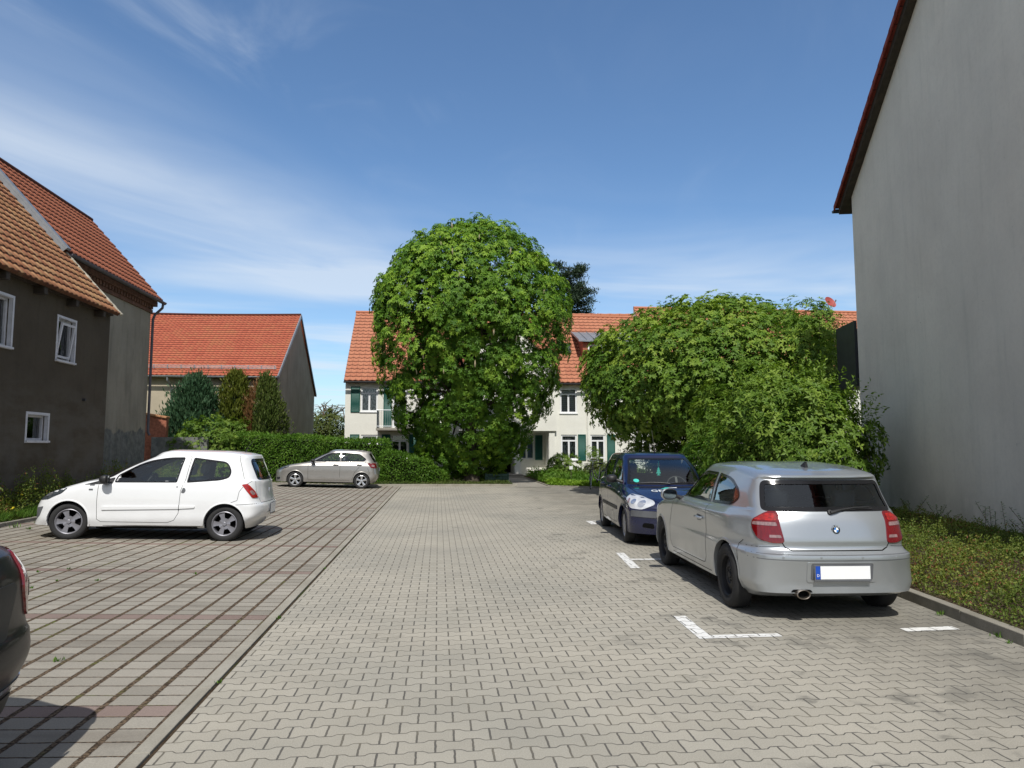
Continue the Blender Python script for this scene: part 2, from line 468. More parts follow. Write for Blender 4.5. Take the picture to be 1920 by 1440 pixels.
def concrete(name, c0, c1, bump=.004):
    b = NB(name); P = b.pos()
    c = b.mix(b.sm(b.noise(P, 2.5, 6, .65), .3, .7), c0, c1)
    c = b.mix(b.sm(b.noise(P, 110, 3, .7), .4, .75, 0, .35), c, tuple(v*.6 for v in c0))
    b.base(c); b.set(rough=.9, spec=.25); b.bump(b.noise(P, 90, 5, .7), bump); return b.m
M['kerb'] = concrete('kerb_concrete', (.20, .185, .15), (.30, .28, .235))
M['kerb_pale'] = concrete('pale_kerb_concrete', (.27, .25, .205), (.35, .33, .28))
M['slab'] = concrete('path_slabs', (.24, .22, .19), (.32, .30, .26))
b = NB('soil'); P = b.pos()
c = b.mix(b.sm(b.noise(P, 6, 6, .7), .3, .7), (.055, .038, .024), (.13, .095, .062))
c = b.mix(b.sm(b.noise(P, 1.2, 4, .6), .5, .7), c, (.06, .085, .02))
b.base(c); b.set(rough=1, spec=.1); b.bump(b.noise(P, 40, 6, .75), .03); M['soil'] = b.m
b = NB('meadow'); P = b.pos()
c = b.mix(b.sm(b.noise(P, 1.5, 8, .7), .3, .7), (.045, .075, .015), (.10, .14, .035))
b.base(c); b.set(rough=1, spec=.1); b.bump(b.noise(P, 30, 6, .75), .05); M['meadow'] = b.m

XS, XE = -1.47, -1.56             # edging strip between lane and bays
SL = .03        # the bays rise gently away from the lane
def gl(x, y=0): return SL*(XE-x) if x < XE else 0.0
struct(mk('ground', [(-900, -300, -.12), (900, -300, -.12), (900, 1500, -.12), (-900, 1500, -.12)], [(0, 1, 2, 3)], M['meadow']))
struct(mk('lane_paving', [(XS+.03, -8, 0), (6.6, -8, 0), (6.6, 29.6, 0), (XS+.03, 29.6, 0)], [(0, 1, 2, 3)], M['lane']))
struct(mk('parking_bay_paving', [(-11, -8, gl(-11)), (XE, -8, 0), (XE, 30.2, 0), (-11, 30.2, gl(-11))], [(0, 1, 2, 3)], M['bay']))
e = B(); y = -8.0
while y < 29.4:
    e.box(XE+.002, XS, y, y+.994, -.1, .006, bev=.004); y += 1.0
struct(e.obj('edging_strip', M['kerb_pale']))
struct(mk('edging_joint', [(XE-.01, -8, -.012), (XS+.04, -8, -.012), (XS+.04, 29.6, -.012), (XE-.01, 29.6, -.012)], [(0, 1, 2, 3)], M['soil']))

def kerb(name, line, w, z0, z1, mat, step=1.0, off=0.0):
    """kerbstones laid end to end along a polyline, body on its left side"""
    e = B()
    for (x0, y0), (x1, y1) in zip(line[:-1], line[1:]):
        ln = math.hypot(x1-x0, y1-y0); k = max(1, round(ln/step)); a = math.atan2(y1-y0, x1-x0)
        for i in range(k):
            t = i/k
            mt = Matrix.Translation((x0+(x1-x0)*t, y0+(y1-y0)*t, random.uniform(-.004, .004))) @ Matrix.Rotation(a+random.uniform(-.004, .004), 4, 'Z')
            e.box(0, ln/k-.006, -w, 0, z0, z1, mt, bev=.008)
    return struct(e.obj(name, mat))
RK = [(4.45, -4), (4.64, 5.34), (4.74, 6.17), (4.86, 7.2), (5.15, 11), (5.45, 16), (6.0, 20), (6.35, 23.5), (6.25, 27.1)]
kerb('kerb', RK, .10, -.1, .10, M['kerb'])
kerb('kerb_far', [(6.25, 27.2), (4.40, 28.5), (4.36, 36.5)], .08, -.1, .05, M['kerb'])
kerb('kerb_hedge', [(3.19, 28.64), (-2.15, 29.19), (-7.0, 29.75), (-10.9, 30.1)], .10, -.1, .09, M['kerb_pale'])
kerb('kerb_left', [(-7.68, 30.1), (-7.6, 13.6), (-7.5, 12.5), (-7.45, -4)], .09, -.1, .25, M['kerb'])

def strip_sheet(name, A, Bp, mat, n=6, bumps=.0, seed=0):
    """surface between two 3D polylines with equal point counts"""
    V = []; F = []
    r_ = np.random.default_rng(seed)
    A2, B2 = [], []
    for i in range(len(A)-1):
        k = 6
        for j in range(k):
            t = j/k; A2.append(np.array(A[i])*(1-t)+np.array(A[i+1])*t); B2.append(np.array(Bp[i])*(1-t)+np.array(Bp[i+1])*t)
    A2.append(np.array(A[-1])); B2.append(np.array(Bp[-1]))
    for a, c_ in zip(A2, B2):
        for j in range(n+1):
            t = j/n; p = a*(1-t)+c_*t
            if 0 < j < n: p = p+np.array([0, 0, bumps*r_.normal()])
            V.append(p)
    for i in range(len(A2)-1):
        for j in range(n): F.append((i*(n+1)+j, i*(n+1)+j+1, (i+1)*(n+1)+j+1, (i+1)*(n+1)+j))
    return struct(mk(name, V, F, mat, smooth=True))
def wallx(y): return 8.34+(y-9.49)*1.32/5.9
strip_sheet('bed_soil', [(x+.09, y, .07) for x, y in RK]+[(6.3, 28.2, .06)],
            [(wallx(-4), -4, .40), (wallx(5.34), 5.34, .36), (wallx(6.2), 6.2, .36), (wallx(7.2), 7.2, .35), (wallx(11), 11, .33), (wallx(15.4)+.3, 15.6, .3), (14, 20, .1), (16, 23.5, .1), (16, 27.1, .1), (16, 28.2, .1)], M['soil'], 6, .015, 1)
strip_sheet('bed_soil', [(-7.55, -4, .22), (-7.6, 12.5, .22), (-7.7, 13.6, .22), (-7.77, 22, .22), (-7.77, 30.1, .2)],
            [(-8.7, -4, .42), (-8.7, 12.5, .42), (-8.7, 13.6, .42), (-11.5, 22, .3), (-13, 30.1, .2)], M['soil'], 5, .01, 2)
struct(mk('hedge_bed_soil', [(-13, 30.0, .03), (-10.9, 30.15, .03), (-7, 29.85, .03), (-2.15, 29.28, .03), (3.13, 28.72, .03), (3.13, 38.6, .06), (-13, 38.6, .06)], [(0, 1, 2, 3, 4, 5, 6)], M['soil']))
struct(mk('garden_soil', [(4.42, 28.6, .03), (6.3, 27.35, .03), (16, 27.8, .03), (28, 38.6, .05), (4.42, 38.6, .05)], [(0, 1, 2, 3, 4)], M['soil']))
struct(mk('garden_path', [(3.1, 28.0, .012), (4.45, 28.0, .012), (4.45, 37.2, .02), (3.1, 37.2, .02)], [(0, 1, 2, 3)], M['slab']))

# ---------------------------------------------------------------- painted bay markings
b = NB('marking_paint')
joint, sid, P, xy = paver_T(b)
wear = b.m_('MULTIPLY', b.sm(b.noise(P, 9, 5, .7), .50, .68), .6)
c = b.mix(wear, b.mix(b.noise(P, 40, 3), (.62, .62, .60), (.80, .80, .78)), (.34, .31, .26))
c = b.mix(b.m_('MULTIPLY', joint, .9), c, (.10, .095, .085))
b.base(c); b.set(rough=.75, spec=.3); stone_bump(b, joint, P); M['marking'] = b.m
def marking(bars, label):
    V = []; F = []
    for q in bars:
        k = len(V); V += [(x, y, .004) for x, y in q]; F.append(tuple(range(k, k+4)))
    return tag(mk('bay_marking', V, F, M['marking']), label, 'road marking', 'white bay markings on the grey paving')
def bar(x0, y0, x1, y1, w):
    """w metres wide to the right of the direction of travel"""
    d = math.hypot(x1-x0, y1-y0); nx, ny = (y1-y0)/d*w, -(x1-x0)/d*w
    return [(x0, y0), (x0+nx, y0+ny), (x1+nx, y1+ny), (x1, y1)]
marking([[(2.20, 6.62), (2.16, 5.83), (2.28, 5.83), (2.32, 6.62)], [(2.283, 5.83), (2.88, 5.83), (2.88, 5.93), (2.288, 5.93)]], 'white L-shaped bay marking on the grey pavers in front of the silver hatchback\'s tail')
marking([[(2.66, 10.58), (2.52, 9.25), (2.64, 9.23), (2.78, 10.57)], [(2.715, 9.90), (3.5, 9.85), (3.5, 9.96), (2.72, 10.0)]], 'white T-shaped bay marking beside the front wheel of the silver hatchback')
marking([[(3.16, 15.15), (3.14, 14.50), (3.27, 14.50), (3.29, 15.15)], [(3.293, 15.05), (3.7, 15.04), (3.7, 15.15), (3.293, 15.15)]], 'far white bay marking by the rear wheel of the dark blue hatchback')
marking([[(4.02, 5.87), (4.52, 5.89), (4.52, 6.0), (4.02, 5.98)]], 'short white bar of bay marking ending at the right-hand kerb')

# ================================================================== buildings
def plaster(name, c0, c1, streak=.35, rough=.92, patches=None, bump=.006, stain=(.5, .5, .5)):
    b = NB(name); P = b.pos()
    c = b.mix(b.sm(b.noise(P, .8, 6, .6), .3, .7), c0, c1)
    v = b.scale(P, 5.0, 5.0, .5)
    st = b.m_('MULTIPLY', b.sm(b.noise(v, 1.0, 5, .65), .50, .74), streak)
    c = b.mix(st, c, b.mix(1.0, c, stain, 'MULTIPLY'))
    c = b.mix(b.sm(b.noise(P, 14, 5, .7), .4, .8, 0, .25), c, b.mix(1.0, c, (.7, .7, .7), 'MULTIPLY'))
    if patches: c = patches(b, P, c)
    b.base(c); b.set(rough=rough, spec=.2)
    h = b.m_('ADD', b.noise(P, 60, 4, .7), b.m_('MULTIPLY', b.noise(P, 3, 4, .6), 1.5))
    b.bump(h, bump); return b.m
def edge_stain(b, P, c):
    x, y, z = b.xyz(P)
    m = b.m_('MULTIPLY', b.sm(z, 1.1, .3), b.sm(b.noise(P, 2, 5, .6), .3, .6))
    c = b.mix(b.m_('MULTIPLY', m, .35), c, (.24, .25, .17))
    dr = b.noise(b.scale(P, 2.6, 2.6, .16), 1.0, 6, .7)
    c = b.mix(b.m_('MULTIPLY', b.sm(dr, .50, .70), .16), c, (.50, .49, .44))
    big = b.noise(b.scale(P, 1, 1, .7), .35, 4, .5)
    pk = b.noise(P, 9, 3, .6)
    c = b.mix(b.sm(pk, .745, .76, 0, .6), c, (.30, .29, .26))
    return b.mix(b.sm(big, .4, .62, 0, .22), c, (.55, .54, .49))
M['wall_right'] = plaster('grey_render', (.72, .67, .585), (.80, .75, .655), .22, patches=edge_stain, stain=(.62, .64, .62), bump=.004)
def dark_patches(b, P, c):
    x, y, z = b.xyz(P)
    m = b.m_('MULTIPLY', b.sm(z, 3.4, 2.2), b.sm(b.noise(b.scale(P, 1, .8, 2.2), 1.3, 6, .65), .35, .62))
    c = b.mix(b.m_('MULTIPLY', m, .75), c, (.135, .12, .098))
    m2 = b.m_('MULTIPLY', b.sm(z, 2.6, 1.2), b.sm(b.noise(P, .7, 4, .6), .45, .6))
    c = b.mix(b.m_('MULTIPLY', m2, .45), c, (.15, .14, .125))
    cr = b.noise(b.scale(P, 1, .7, 2.6), 3.2, 7, .75, 1.0)
    return b.mix(b.sm(cr, .62, .70, 0, .5), c, (.035, .030, .024))
M['wall_dark'] = plaster('dark_brown_render', (.088, .072, .053), (.108, .090, .066), .25, patches=dark_patches, bump=.02)
def grey_patches(b, P, c):
    x, y, z = b.xyz(P)
    m = b.sm(b.m_('ADD', z, b.m_('MULTIPLY', b.noise(P, 2.0, 5, .6), .9)), 2.62, 2.48)
    lo = b.mix(b.sm(b.noise(P, 4, 6, .7), .35, .65), (.12, .128, .125), (.23, .235, .225))
    c = b.mix(m, c, lo)
    m2 = b.m_('MULTIPLY', b.sm(z, 6.0, 4.0), b.sm(b.noise(b.scale(P, 1, 1.2, .4), 1.2, 5, .6), .42, .65))
    return b.mix(b.m_('MULTIPLY', m2, .35), c, (.17, .165, .14))
M['wall_grey'] = plaster('old_grey_render', (.30, .275, .225), (.37, .34, .28), .5, patches=grey_patches, bump=.015)
M['wall_barn'] = plaster('beige_render', (.42, .36, .27), (.50, .43, .32), .2)
M['wall_barn_side'] = plaster('brown_grey_render', (.30, .265, .215), (.37, .33, .27), .6)
M['wall_white'] = plaster('cream_render', (.73, .72, .655), (.80, .79, .72), .12, stain=(.8, .8, .78), bump=.003)
M['plinth'] = plaster('plinth_render', (.13, .125, .11), (.18, .17, .15), .3)
M['white_frame'] = plain('white_window_frame', (.78, .79, .80), .4, var=.03)
M['white_old'] = plain('weathered_white_paint', (.62, .62, .66), .6, var=.08)
M['sill'] = plain('sill_stone', (.35, .34, .32), .7)
b = NB('green_shutter'); z = b.xyz(b.obj())[2]
sl = b.m_('FRACT', b.m_('MULTIPLY', z, 22.0))
b.base(b.mix(b.sm(sl, .0, .25), (.006, .05, .04), (.012, .13, .10))); b.set(rough=.5); b.bump(b.sm(sl, 0, .6), .012); M['shutter'] = b.m
b = NB('lace_curtain'); P = b.obj()
n_ = b.noise(b.scale(P, 12, 12, 6), 1, 5, .7)
b.base(b.mix(b.sm(n_, .42, .56), (.16, .165, .17), (.85, .86, .86))); b.set(rough=.9); M['lace'] = b.m
b = NB('blinds'); z = b.xyz(b.obj())[2]
b.base(b.mix(b.sm(b.m_('FRACT', b.m_('MULTIPLY', z, 9.0)), .1, .35), (.22, .23, .24), (.62, .64, .66))); b.set(rough=.7); M['blinds'] = b.m
M['curtain'] = plain('plain_curtain', (.42, .43, .45), .9, var=.25, vs=3)
M['blue_room'] = plain('pale_blue_blind', (.22, .30, .46), .8)
M['room'] = plain('dim_room', (.035, .04, .045), .9)
M['zinc'] = plain('zinc_sheet', (.30, .32, .34), .45, .5, var=.12, vs=3)
M['gutter'] = plain('gutter_metal', (.13, .12, .14), .5, .4, var=.15, vs=4)
M['gutter_dark'] = plain('dark_gutter', (.05, .05, .055), .5, .3, var=.15, vs=4)
M['timber'] = plain('dark_timber', (.045, .034, .025), .8, var=.25, vs=8)
M['mortar'] = plain('verge_mortar', (.42, .38, .30), .95, var=.25, vs=12, bump=.01)
M['brick_brown'] = plain('brown_brick', (.15, .075, .05), .9, var=.35, vs=9, bump=.008)
M['brick_red'] = plain('red_brick', (.34, .12, .07), .9, var=.3, vs=9, bump=.008)

def tiles(name, cols, lich=(.25, .20, .08), lichen=.2, jit=.5, moss=0.0, streaks=0.0, rough=.8, joint=.10):
    """clay tile colour: one tone per tile from the uv tile index, dark lap under each course"""
    b = NB(name)
    u = b.n('ShaderNodeUVMap').outputs[0]
    x, y, _ = b.xyz(u)
    xi, yi = b.m_('FLOOR', x), b.m_('FLOOR', y)
    rn = b.white(b.cmb(xi, yi, 1.0))
    P = b.pos()
    r = b.n('ShaderNodeValToRGB'); cr = r.color_ramp
    for i, cc in enumerate(cols):
        if i < 2: el = cr.elements[i]; el.position = i/(len(cols)-1)
        else: el = cr.elements.new(i/(len(cols)-1))
    for i, el in enumerate(sorted(cr.elements, key=lambda q: q.position)): el.color = (*cols[i], 1)
    base = b.noise(P, .8, 5, .65)
    b.l(b.m_('ADD', b.m_('MULTIPLY', rn[0], jit), b.m_('MULTIPLY', b.sm(base, .3, .7), 1-jit)), r.inputs[0])
    c = r.outputs[0]
    c = b.mix(b.sm(b.noise(P, 25, 5, .7), .5, .75, 0, lichen), c, lich)
    if streaks:
        sv = b.noise(b.cmb(b.m_('MULTIPLY', x, .7), b.m_('MULTIPLY', y, .10)), 1.3, 5, .6)
        c = b.mix(b.sm(sv, .5, .65, 0, streaks), c, (.52, .32, .12))
    if moss: c = b.mix(b.m_('MULTIPLY', b.sm(b.noise(P, 8, 4, .7), .55, .62), moss), c, (.05, .045, .03))
    fy = b.m_('SUBTRACT', y, yi)
    c = b.mix(b.m_('SUBTRACT', 1.0, b.sm(fy, .02, joint)), c, b.mix(1.0, c, (.30, .26, .26), 'MULTIPLY'))
    fx = b.m_('SUBTRACT', x, xi)
    c = b.mix(b.m_('SUBTRACT', 1.0, b.sm(b.m_('MINIMUM', fx, b.m_('SUBTRACT', 1.0, fx)), .015, .06)), c, b.mix(1.0, c, (.62, .56, .55), 'MULTIPLY'))
    b.base(c); b.set(rough=rough, spec=.3); b.bump(b.noise(P, 70, 3, .7), .004); return b.m
M['tile_old'] = tiles('weathered_tiles', [(.27, .10, .055), (.37, .155, .075), (.42, .20, .10), (.48, .27, .135), (.40, .17, .08)], lichen=.3, jit=.75, moss=.3, streaks=.35)
M['tile_grey_house'] = tiles('terracotta_tiles', [(.30, .095, .05), (.38, .13, .07), (.34, .11, .058)], lichen=.15, jit=.6)
M['tile_barn'] = tiles('bright_red_tiles', [(.33, .075, .042), (.40, .105, .058), (.37, .125, .06)], lichen=.2, lich=(.5, .25, .08), jit=.6)
M['tile_white_house'] = tiles('orange_red_tiles', [(.37, .135, .078), (.45, .185, .108), (.41, .155, .09)], lichen=.12, jit=.6)
M['tile_right'] = tiles('dark_red_tiles', [(.20, .03, .02), (.26, .045, .03)], jit=.5)

def roof(name, mat, parent, a0, a1, c0, c1, tw=.22, th=.34, prof='pan', amp=.022, lap=.03, thick=.07, sag=0.0):
    """tiled slope: a0,a1 eave ends (left,right seen from outside), c0,c1 ridge ends. Real waves and laps."""
    a0, a1, c0, c1 = (np.array(p, float) for p in (a0, a1, c0, c1))
    W = np.linalg.norm(a1-a0); H = np.linalg.norm(c0-a0)
    nu = max(1, round(W/tw)); nv = max(1, round(H/th))
    un = np.cross(a1-a0, c0-a0); un /= np.linalg.norm(un)
    if un[2] < 0: un = -un
    su = np.array([0, .15, .35, .5, .65, .85]) if prof == 'pan' else np.array([0, .25, .5, .75])
    us = np.concatenate([i+su for i in range(nu)]+[[nu]])
    vs = []
    for j in range(nv): vs += [j+.0, j+.03, j+.97]
    vs = np.array(vs+[nv])
    Ug, Vg = np.meshgrid(us, vs)
    f = Ug % 1.0; g = Vg % 1.0
    if prof == 'pan': hu = amp*(np.cos(2*PI*f)*.7-np.cos(4*PI*f)*.15)
    else: hu = amp*.5*np.cos(2*PI*f)
    hv = lap*(1-g); hv[g < .015] = -.0
    hv[Vg >= nv] = 0
    base = (a0[None, None]*(1-Vg[..., None]/nv)+c0[None, None]*(Vg[..., None]/nv))*(1-Ug[..., None]/nu) + \
           (a1[None, None]*(1-Vg[..., None]/nv)+c1[None, None]*(Vg[..., None]/nv))*(Ug[..., None]/nu)
    if sag: base[..., 2] -= sag*np.sin(PI*Ug/nu)*(Vg/nv)
    P = base+un*(hu+hv+.012)[..., None]
    m_, n_ = P.shape[:2]
    V = P.reshape(-1, 3); uv = np.stack([Ug.ravel()+.001, Vg.ravel()+.001], 1)
    uv[:, 0] = np.minimum(uv[:, 0], nu-.002); uv[:, 1] = np.minimum(uv[:, 1], nv-.002)
    i, j = np.meshgrid(np.arange(m_-1), np.arange(n_-1), indexing='ij')
    A = i*n_+j
    F = np.stack([A, A+1, A+1+n_, A+n_], -1).reshape(-1, 4)
    # underside and rim
    k = len(V)
    rim = [i_ for i_ in range(n_)]+[i_*n_+n_-1 for i_ in range(1, m_)]+[(m_-1)*n_+i_ for i_ in range(n_-2, -1, -1)]+[i_*n_ for i_ in range(m_-2, 0, -1)]
    base2 = base.reshape(-1, 3)[rim]-un*thick
    V = np.concatenate([V, base2]); uv = np.concatenate([uv, uv[rim]])
    r = np.arange(len(rim)); r2 = (r+1) % len(rim); rim = np.array(rim)
    F = np.concatenate([F, np.stack([rim[r2], rim[r], k+r, k+r2], -1)])
    # centre fan for underside as quads with repeated corner
    q = np.array([k+0, k+n_-1, k+n_-1+m_-1, k+2*(n_-1)+m_-1])
    F = np.concatenate([F, q[::-1][None]])
    o = mk(name, V, F, mat, parent, uv=uv)
    return o

def wall_open(name, mat, parent, W, H, opens, reveal=.18, x0=0.0, z0=0.0, y=0.0, rmat=None):
    """wall in local xz plane facing -y with real openings and reveals"""
    xs = sorted({x0, W, *[o[0] for o in opens], *[o[1] for o in opens]})
    zs = sorted({z0, H, *[o[2] for o in opens], *[o[3] for o in opens]})
    V = []; F = []; idx = {}
    def v(x, yy, z):
        k = (round(x, 4), round(yy, 4), round(z, 4))
        if k not in idx: idx[k] = len(V); V.append(k)
        return idx[k]
    for i in range(len(xs)-1):
        for j in range(len(zs)-1):
            cx, cz = (xs[i]+xs[i+1])/2, (zs[j]+zs[j+1])/2
            if any(o[0] < cx < o[1] and o[2] < cz < o[3] for o in opens): continue
            F.append((v(xs[i], y, zs[j]), v(xs[i+1], y, zs[j]), v(xs[i+1], y, zs[j+1]), v(xs[i], y, zs[j+1])))
    for o in opens:
        r = o[4] if len(o) > 4 else reveal
        a, c_, z1, z2 = o[:4]
        F.append((v(a, y, z1), v(a, y, z2), v(a, y+r, z2), v(a, y+r, z1)))
        F.append((v(c_, y, z2), v(c_, y, z1), v(c_, y+r, z1), v(c_, y+r, z2)))
        F.append((v(a, y, z2), v(c_, y, z2), v(c_, y+r, z2), v(a, y+r, z2)))
        F.append((v(c_, y, z1), v(a, y, z1), v(a, y+r, z1), v(c_, y+r, z1)))
    return mk(name, V, F, mat, parent)

def window(parent, x0, x1, z0, z1, y, name='window', transom=0.0, mull=True, back='room', fw_=.082, sill=True, fmat='white_frame', door=False, depth=.5):
    """window part: frame mesh with glass, backing and sill as sub-parts"""
    e = B(); d = .06
    e.box(x0, x0+fw_, y-.03, y+d, z0, z1); e.box(x1-fw_, x1, y-.03, y+d, z0, z1)
    e.box(x0+fw_, x1-fw_, y-.03, y+d, z0, z0+fw_); e.box(x0+fw_, x1-fw_, y-.03, y+d, z1-fw_, z1)
    zt = z1-transom
    if transom: e.box(x0+fw_, x1-fw_, y-.028, y+d, zt-fw_*.6, zt+fw_*.4)
    if mull: e.box((x0+x1)/2-fw_*.6, (x0+x1)/2+fw_*.6, y-.027, y+d, z0+fw_, (zt-fw_*.6) if transom else z1-fw_)
    if door: e.box(x0+fw_, x1-fw_, y-.026, y+d, z0+.85, z0+.93)
    w_ = e.obj(name, M[fmat], parent)
    g = B(); g.quad((x0+fw_*.5, y+.02, z0+fw_*.5), (x1-fw_*.5, y+.02, z0+fw_*.5), (x1-fw_*.5, y+.02, z1-fw_*.5), (x0+fw_*.5, y+.02, z1-fw_*.5))
    g.obj('pane', M['pane'], w_)
    k = B(); yb = y+.12 if back != 'room' else y+depth
    k.quad((x0-.1, yb, z0-.1), (x1+.1, yb, z0-.1), (x1+.1, yb, z1+.1), (x0-.1, yb, z1+.1))
    k.obj('curtain' if back != 'room' else 'room_behind', M[back], w_)
    if back == 'room':
        k = B(); e_ = .1
        for q in (((x0-e_, y+.065, z0-e_), (x0-e_, yb, z0-e_), (x0-e_, yb, z1+e_), (x0-e_, y+.065, z1+e_)),
                  ((x1+e_, y+.065, z0-e_), (x1+e_, yb, z0-e_), (x1+e_, yb, z1+e_), (x1+e_, y+.065, z1+e_)),
                  ((x0-e_, y+.065, z0-e_), (x1+e_, y+.065, z0-e_), (x1+e_, yb, z0-e_), (x0-e_, yb, z0-e_)),
                  ((x0-e_, y+.065, z1+e_), (x1+e_, y+.065, z1+e_), (x1+e_, yb, z1+e_), (x0-e_, yb, z1+e_))): k.quad(*q)
        k.obj('room_wall', M['room'], w_)
    if sill:
        s_ = B(); s_.box(x0-.05, x1+.05, -.05, y-.031, z0-.045, z0-.003); s_.obj('window_sill', M[fmat], w_)
    return w_

def shutter(parent, x0, x1, z0, z1, y=-.045):
    e = B(); f = .05
    e.box(x0, x0+f, y, y+.04, z0, z1); e.box(x1-f, x1, y, y+.04, z0, z1)
    e.box(x0+f, x1-f, y, y+.04, z0, z0+f); e.box(x0+f, x1-f, y, y+.04, z1-f, z1)
    z = z0+f+.004
    while z < z1-f-.03:
        e.add([(x0+f, y+.006, z), (x1-f, y+.006, z), (x1-f, y+.03, z+.045), (x0+f, y+.03, z+.045)], [(0, 1, 2, 3)]); z += .047
    e.box(x0+f, x1-f, y+.032, y+.038, z0+f, z1-f)
    return e.obj('shutter', M['shutter'], parent)

def gutter(parent, p0, p1, r=.065, mat='gutter', name='gutter'):
    """half-round gutter between two local points"""
    p0, p1 = Vector(p0), Vector(p1); d = (p1-p0).normalized(); s = d.cross(Vector((0, 0, 1))).normalized()
    e = B(); V = []; n = 9
    for p in (p0, p1):
        for k in range(n+1):
            t = PI*k/n; V.append(p+s*math.cos(t)*r-Vector((0, 0, 1))*math.sin(t)*r)
    F = [(k, k+1, k+n+2, k+n+1) for k in range(n)]+[tuple(range(n+1)), tuple(range(2*n+1, n, -1))]
    e.add(V, F)
    e.tube([p0+s*r, p1+s*r], .009, 6); e.tube([p0-s*r, p1-s*r], .009, 6)
    return e.obj(name, M[mat], parent)

# ---------------------------------------------------------------- grey gable-end building on the right
ang = math.atan2(-5.9, -1.32)
rb = thing('rendered_building', 'tall windowless grey rendered gable wall with a dark red roof edge on the right', 'building', (9.66, 15.40, 0), ang)
GW, EZ, RZ = 13.2, 7.62, 7.62+6.6*math.tan(R_(33.3))
e = B()
e.add([(0, 0, .32), (GW, 0, .32), (GW, 0, EZ), (GW/2, 0, RZ), (0, 0, EZ), (0, 11, .32), (GW, 11, .32), (GW, 11, EZ), (GW/2, 11, RZ), (0, 11, EZ)],
      [(0, 1, 2, 3, 4), (5, 9, 8, 7, 6), (0, 4, 9, 5), (1, 6, 7, 2)])
e.obj('wall', M['wall_right'], rb)
e = B(); e.box(.03, GW-.03, .03, 10.97, -.2, .32); e.obj('plinth', M['plinth'], rb)
sl_ = math.tan(R_(33.3)); ov = .42
zE = EZ-ov*sl_
e = B()    # verge board and soffit under the tiles
for sx in (0, 1):
    xa, xb = (-ov, GW/2) if sx == 0 else (GW+ov, GW/2)
    V = [(xa, -.16, zE), (xb, -.16, RZ), (xb, 11.16, RZ), (xa, 11.16, zE)]
    V2 = [(x, y_, z-.16) for x, y_, z in V]
    e.add([*V, *V2], [(0, 1, 2, 3), (4, 7, 6, 5), (0, 4, 5, 1), (1, 5, 6, 2), (2, 6, 7, 3), (3, 7, 4, 0)])
e.obj('verge_board', M['timber'], rb)
roof('roof', M['tile_right'], rb, (-ov-.05, 11.25, zE+.02), (-ov-.05, -.24, zE+.02), (GW/2, 11.25, RZ+.06), (GW/2, -.24, RZ+.06), .25, .34, thick=.03)
roof('roof', M['tile_right'], rb, (GW+ov+.05, -.24, zE+.02), (GW+ov+.05, 11.25, zE+.02), (GW/2, -.24, RZ+.06), (GW/2, 11.25, RZ+.06), .25, .34, thick=.03)
e = B()    # hooked verge tiles, one per course
k = int((GW/2+ov)/math.cos(R_(33.3))/.34)
for i in range(k):
    t0, t1 = i/k, (i+1)/k
    for sx in (0, 1):
        f = lambda t: ((-ov-.05)+(GW/2+ov+.05)*t, zE+.03+(RZ+.03-zE)*t)
        (xa, za), (xb, zb) = f(t0), f(t1+.012)
        if sx: xa, xb = GW-xa, GW-xb
        V = [(xa, -.262, za+.035), (xb, -.262, zb+.012), (xb, -.262, zb-.10), (xa, -.262, za-.085), (xa, -.235, za+.035), (xb, -.235, zb+.012), (xb, -.235, zb-.10), (xa, -.235, za-.085)]
        e.add(V, [(0, 1, 2, 3), (4, 7, 6, 5), (0, 4, 5, 1), (3, 2, 6, 7), (0, 3, 7, 4), (1, 5, 6, 2)])
mk('verge_tiles', e.v, e.f, M['tile_right'], rb, uv=[(0.5, .5)]*len(e.v))
gutter(rb, (-ov-.12, -.26, zE-.02), (-ov-.12, 11.2, zE-.02), .07, 'gutter_dark')
e = B(); e.box(-1.5, -.25, .02, 3.2, 3.0, 3.12); e.box(-1.5, -.25, .02, .08, 3.12, 4.55); e.box(-1.5, -1.44, .08, 3.2, 3.12, 4.55); e.box(-1.5, -.02, 3.14, 3.2, 3.12, 4.55)
e.box(-.25, 0.0, .10, 3.2, 3.0, 3.12)
e.obj('balcony', M['gutter_dark'], rb)
e = B(); e.box(-.12, -.04, .05, .15, .2, 3.0); e.obj('balcony_post', M['gutter_dark'], rb)

# ---------------------------------------------------------------- dark old house on the left
oh = thing('old_house', 'low dark brown rendered house with a weathered orange tile roof at the left edge', 'house', (-8.6, 6.0, 0), PI/2)
OL = 13.42
UP1, UP2, LO1, LO2 = (10.90, 11.66, 3.56, 4.52), (8.40, 9.15, 3.59, 4.58), (9.90, 10.70, 1.72, 2.27), (7.5, 8.42, 1.72, 2.45)
ops = [(*o, .19) for o in (UP1, UP2, LO1, LO2)]
wall_open('wall', M['wall_dark'], oh, OL, 5.26, ops)
B().add([(OL, 0, 0), (OL, 7.5, 0), (OL, 7.5, 5.0), (OL, 3.7, 9.1), (OL, 0, 5.2)], [(0, 1, 2, 3, 4)]).obj('gable_wall', M['wall_dark'], oh)
B().add([(0, 0, 0), (0, 7.5, 0), (0, 7.5, 5.0), (0, 3.7, 9.1), (0, 0, 5.2)], [(4, 3, 2, 1, 0)]).obj('gable_wall', M['wall_dark'], oh)
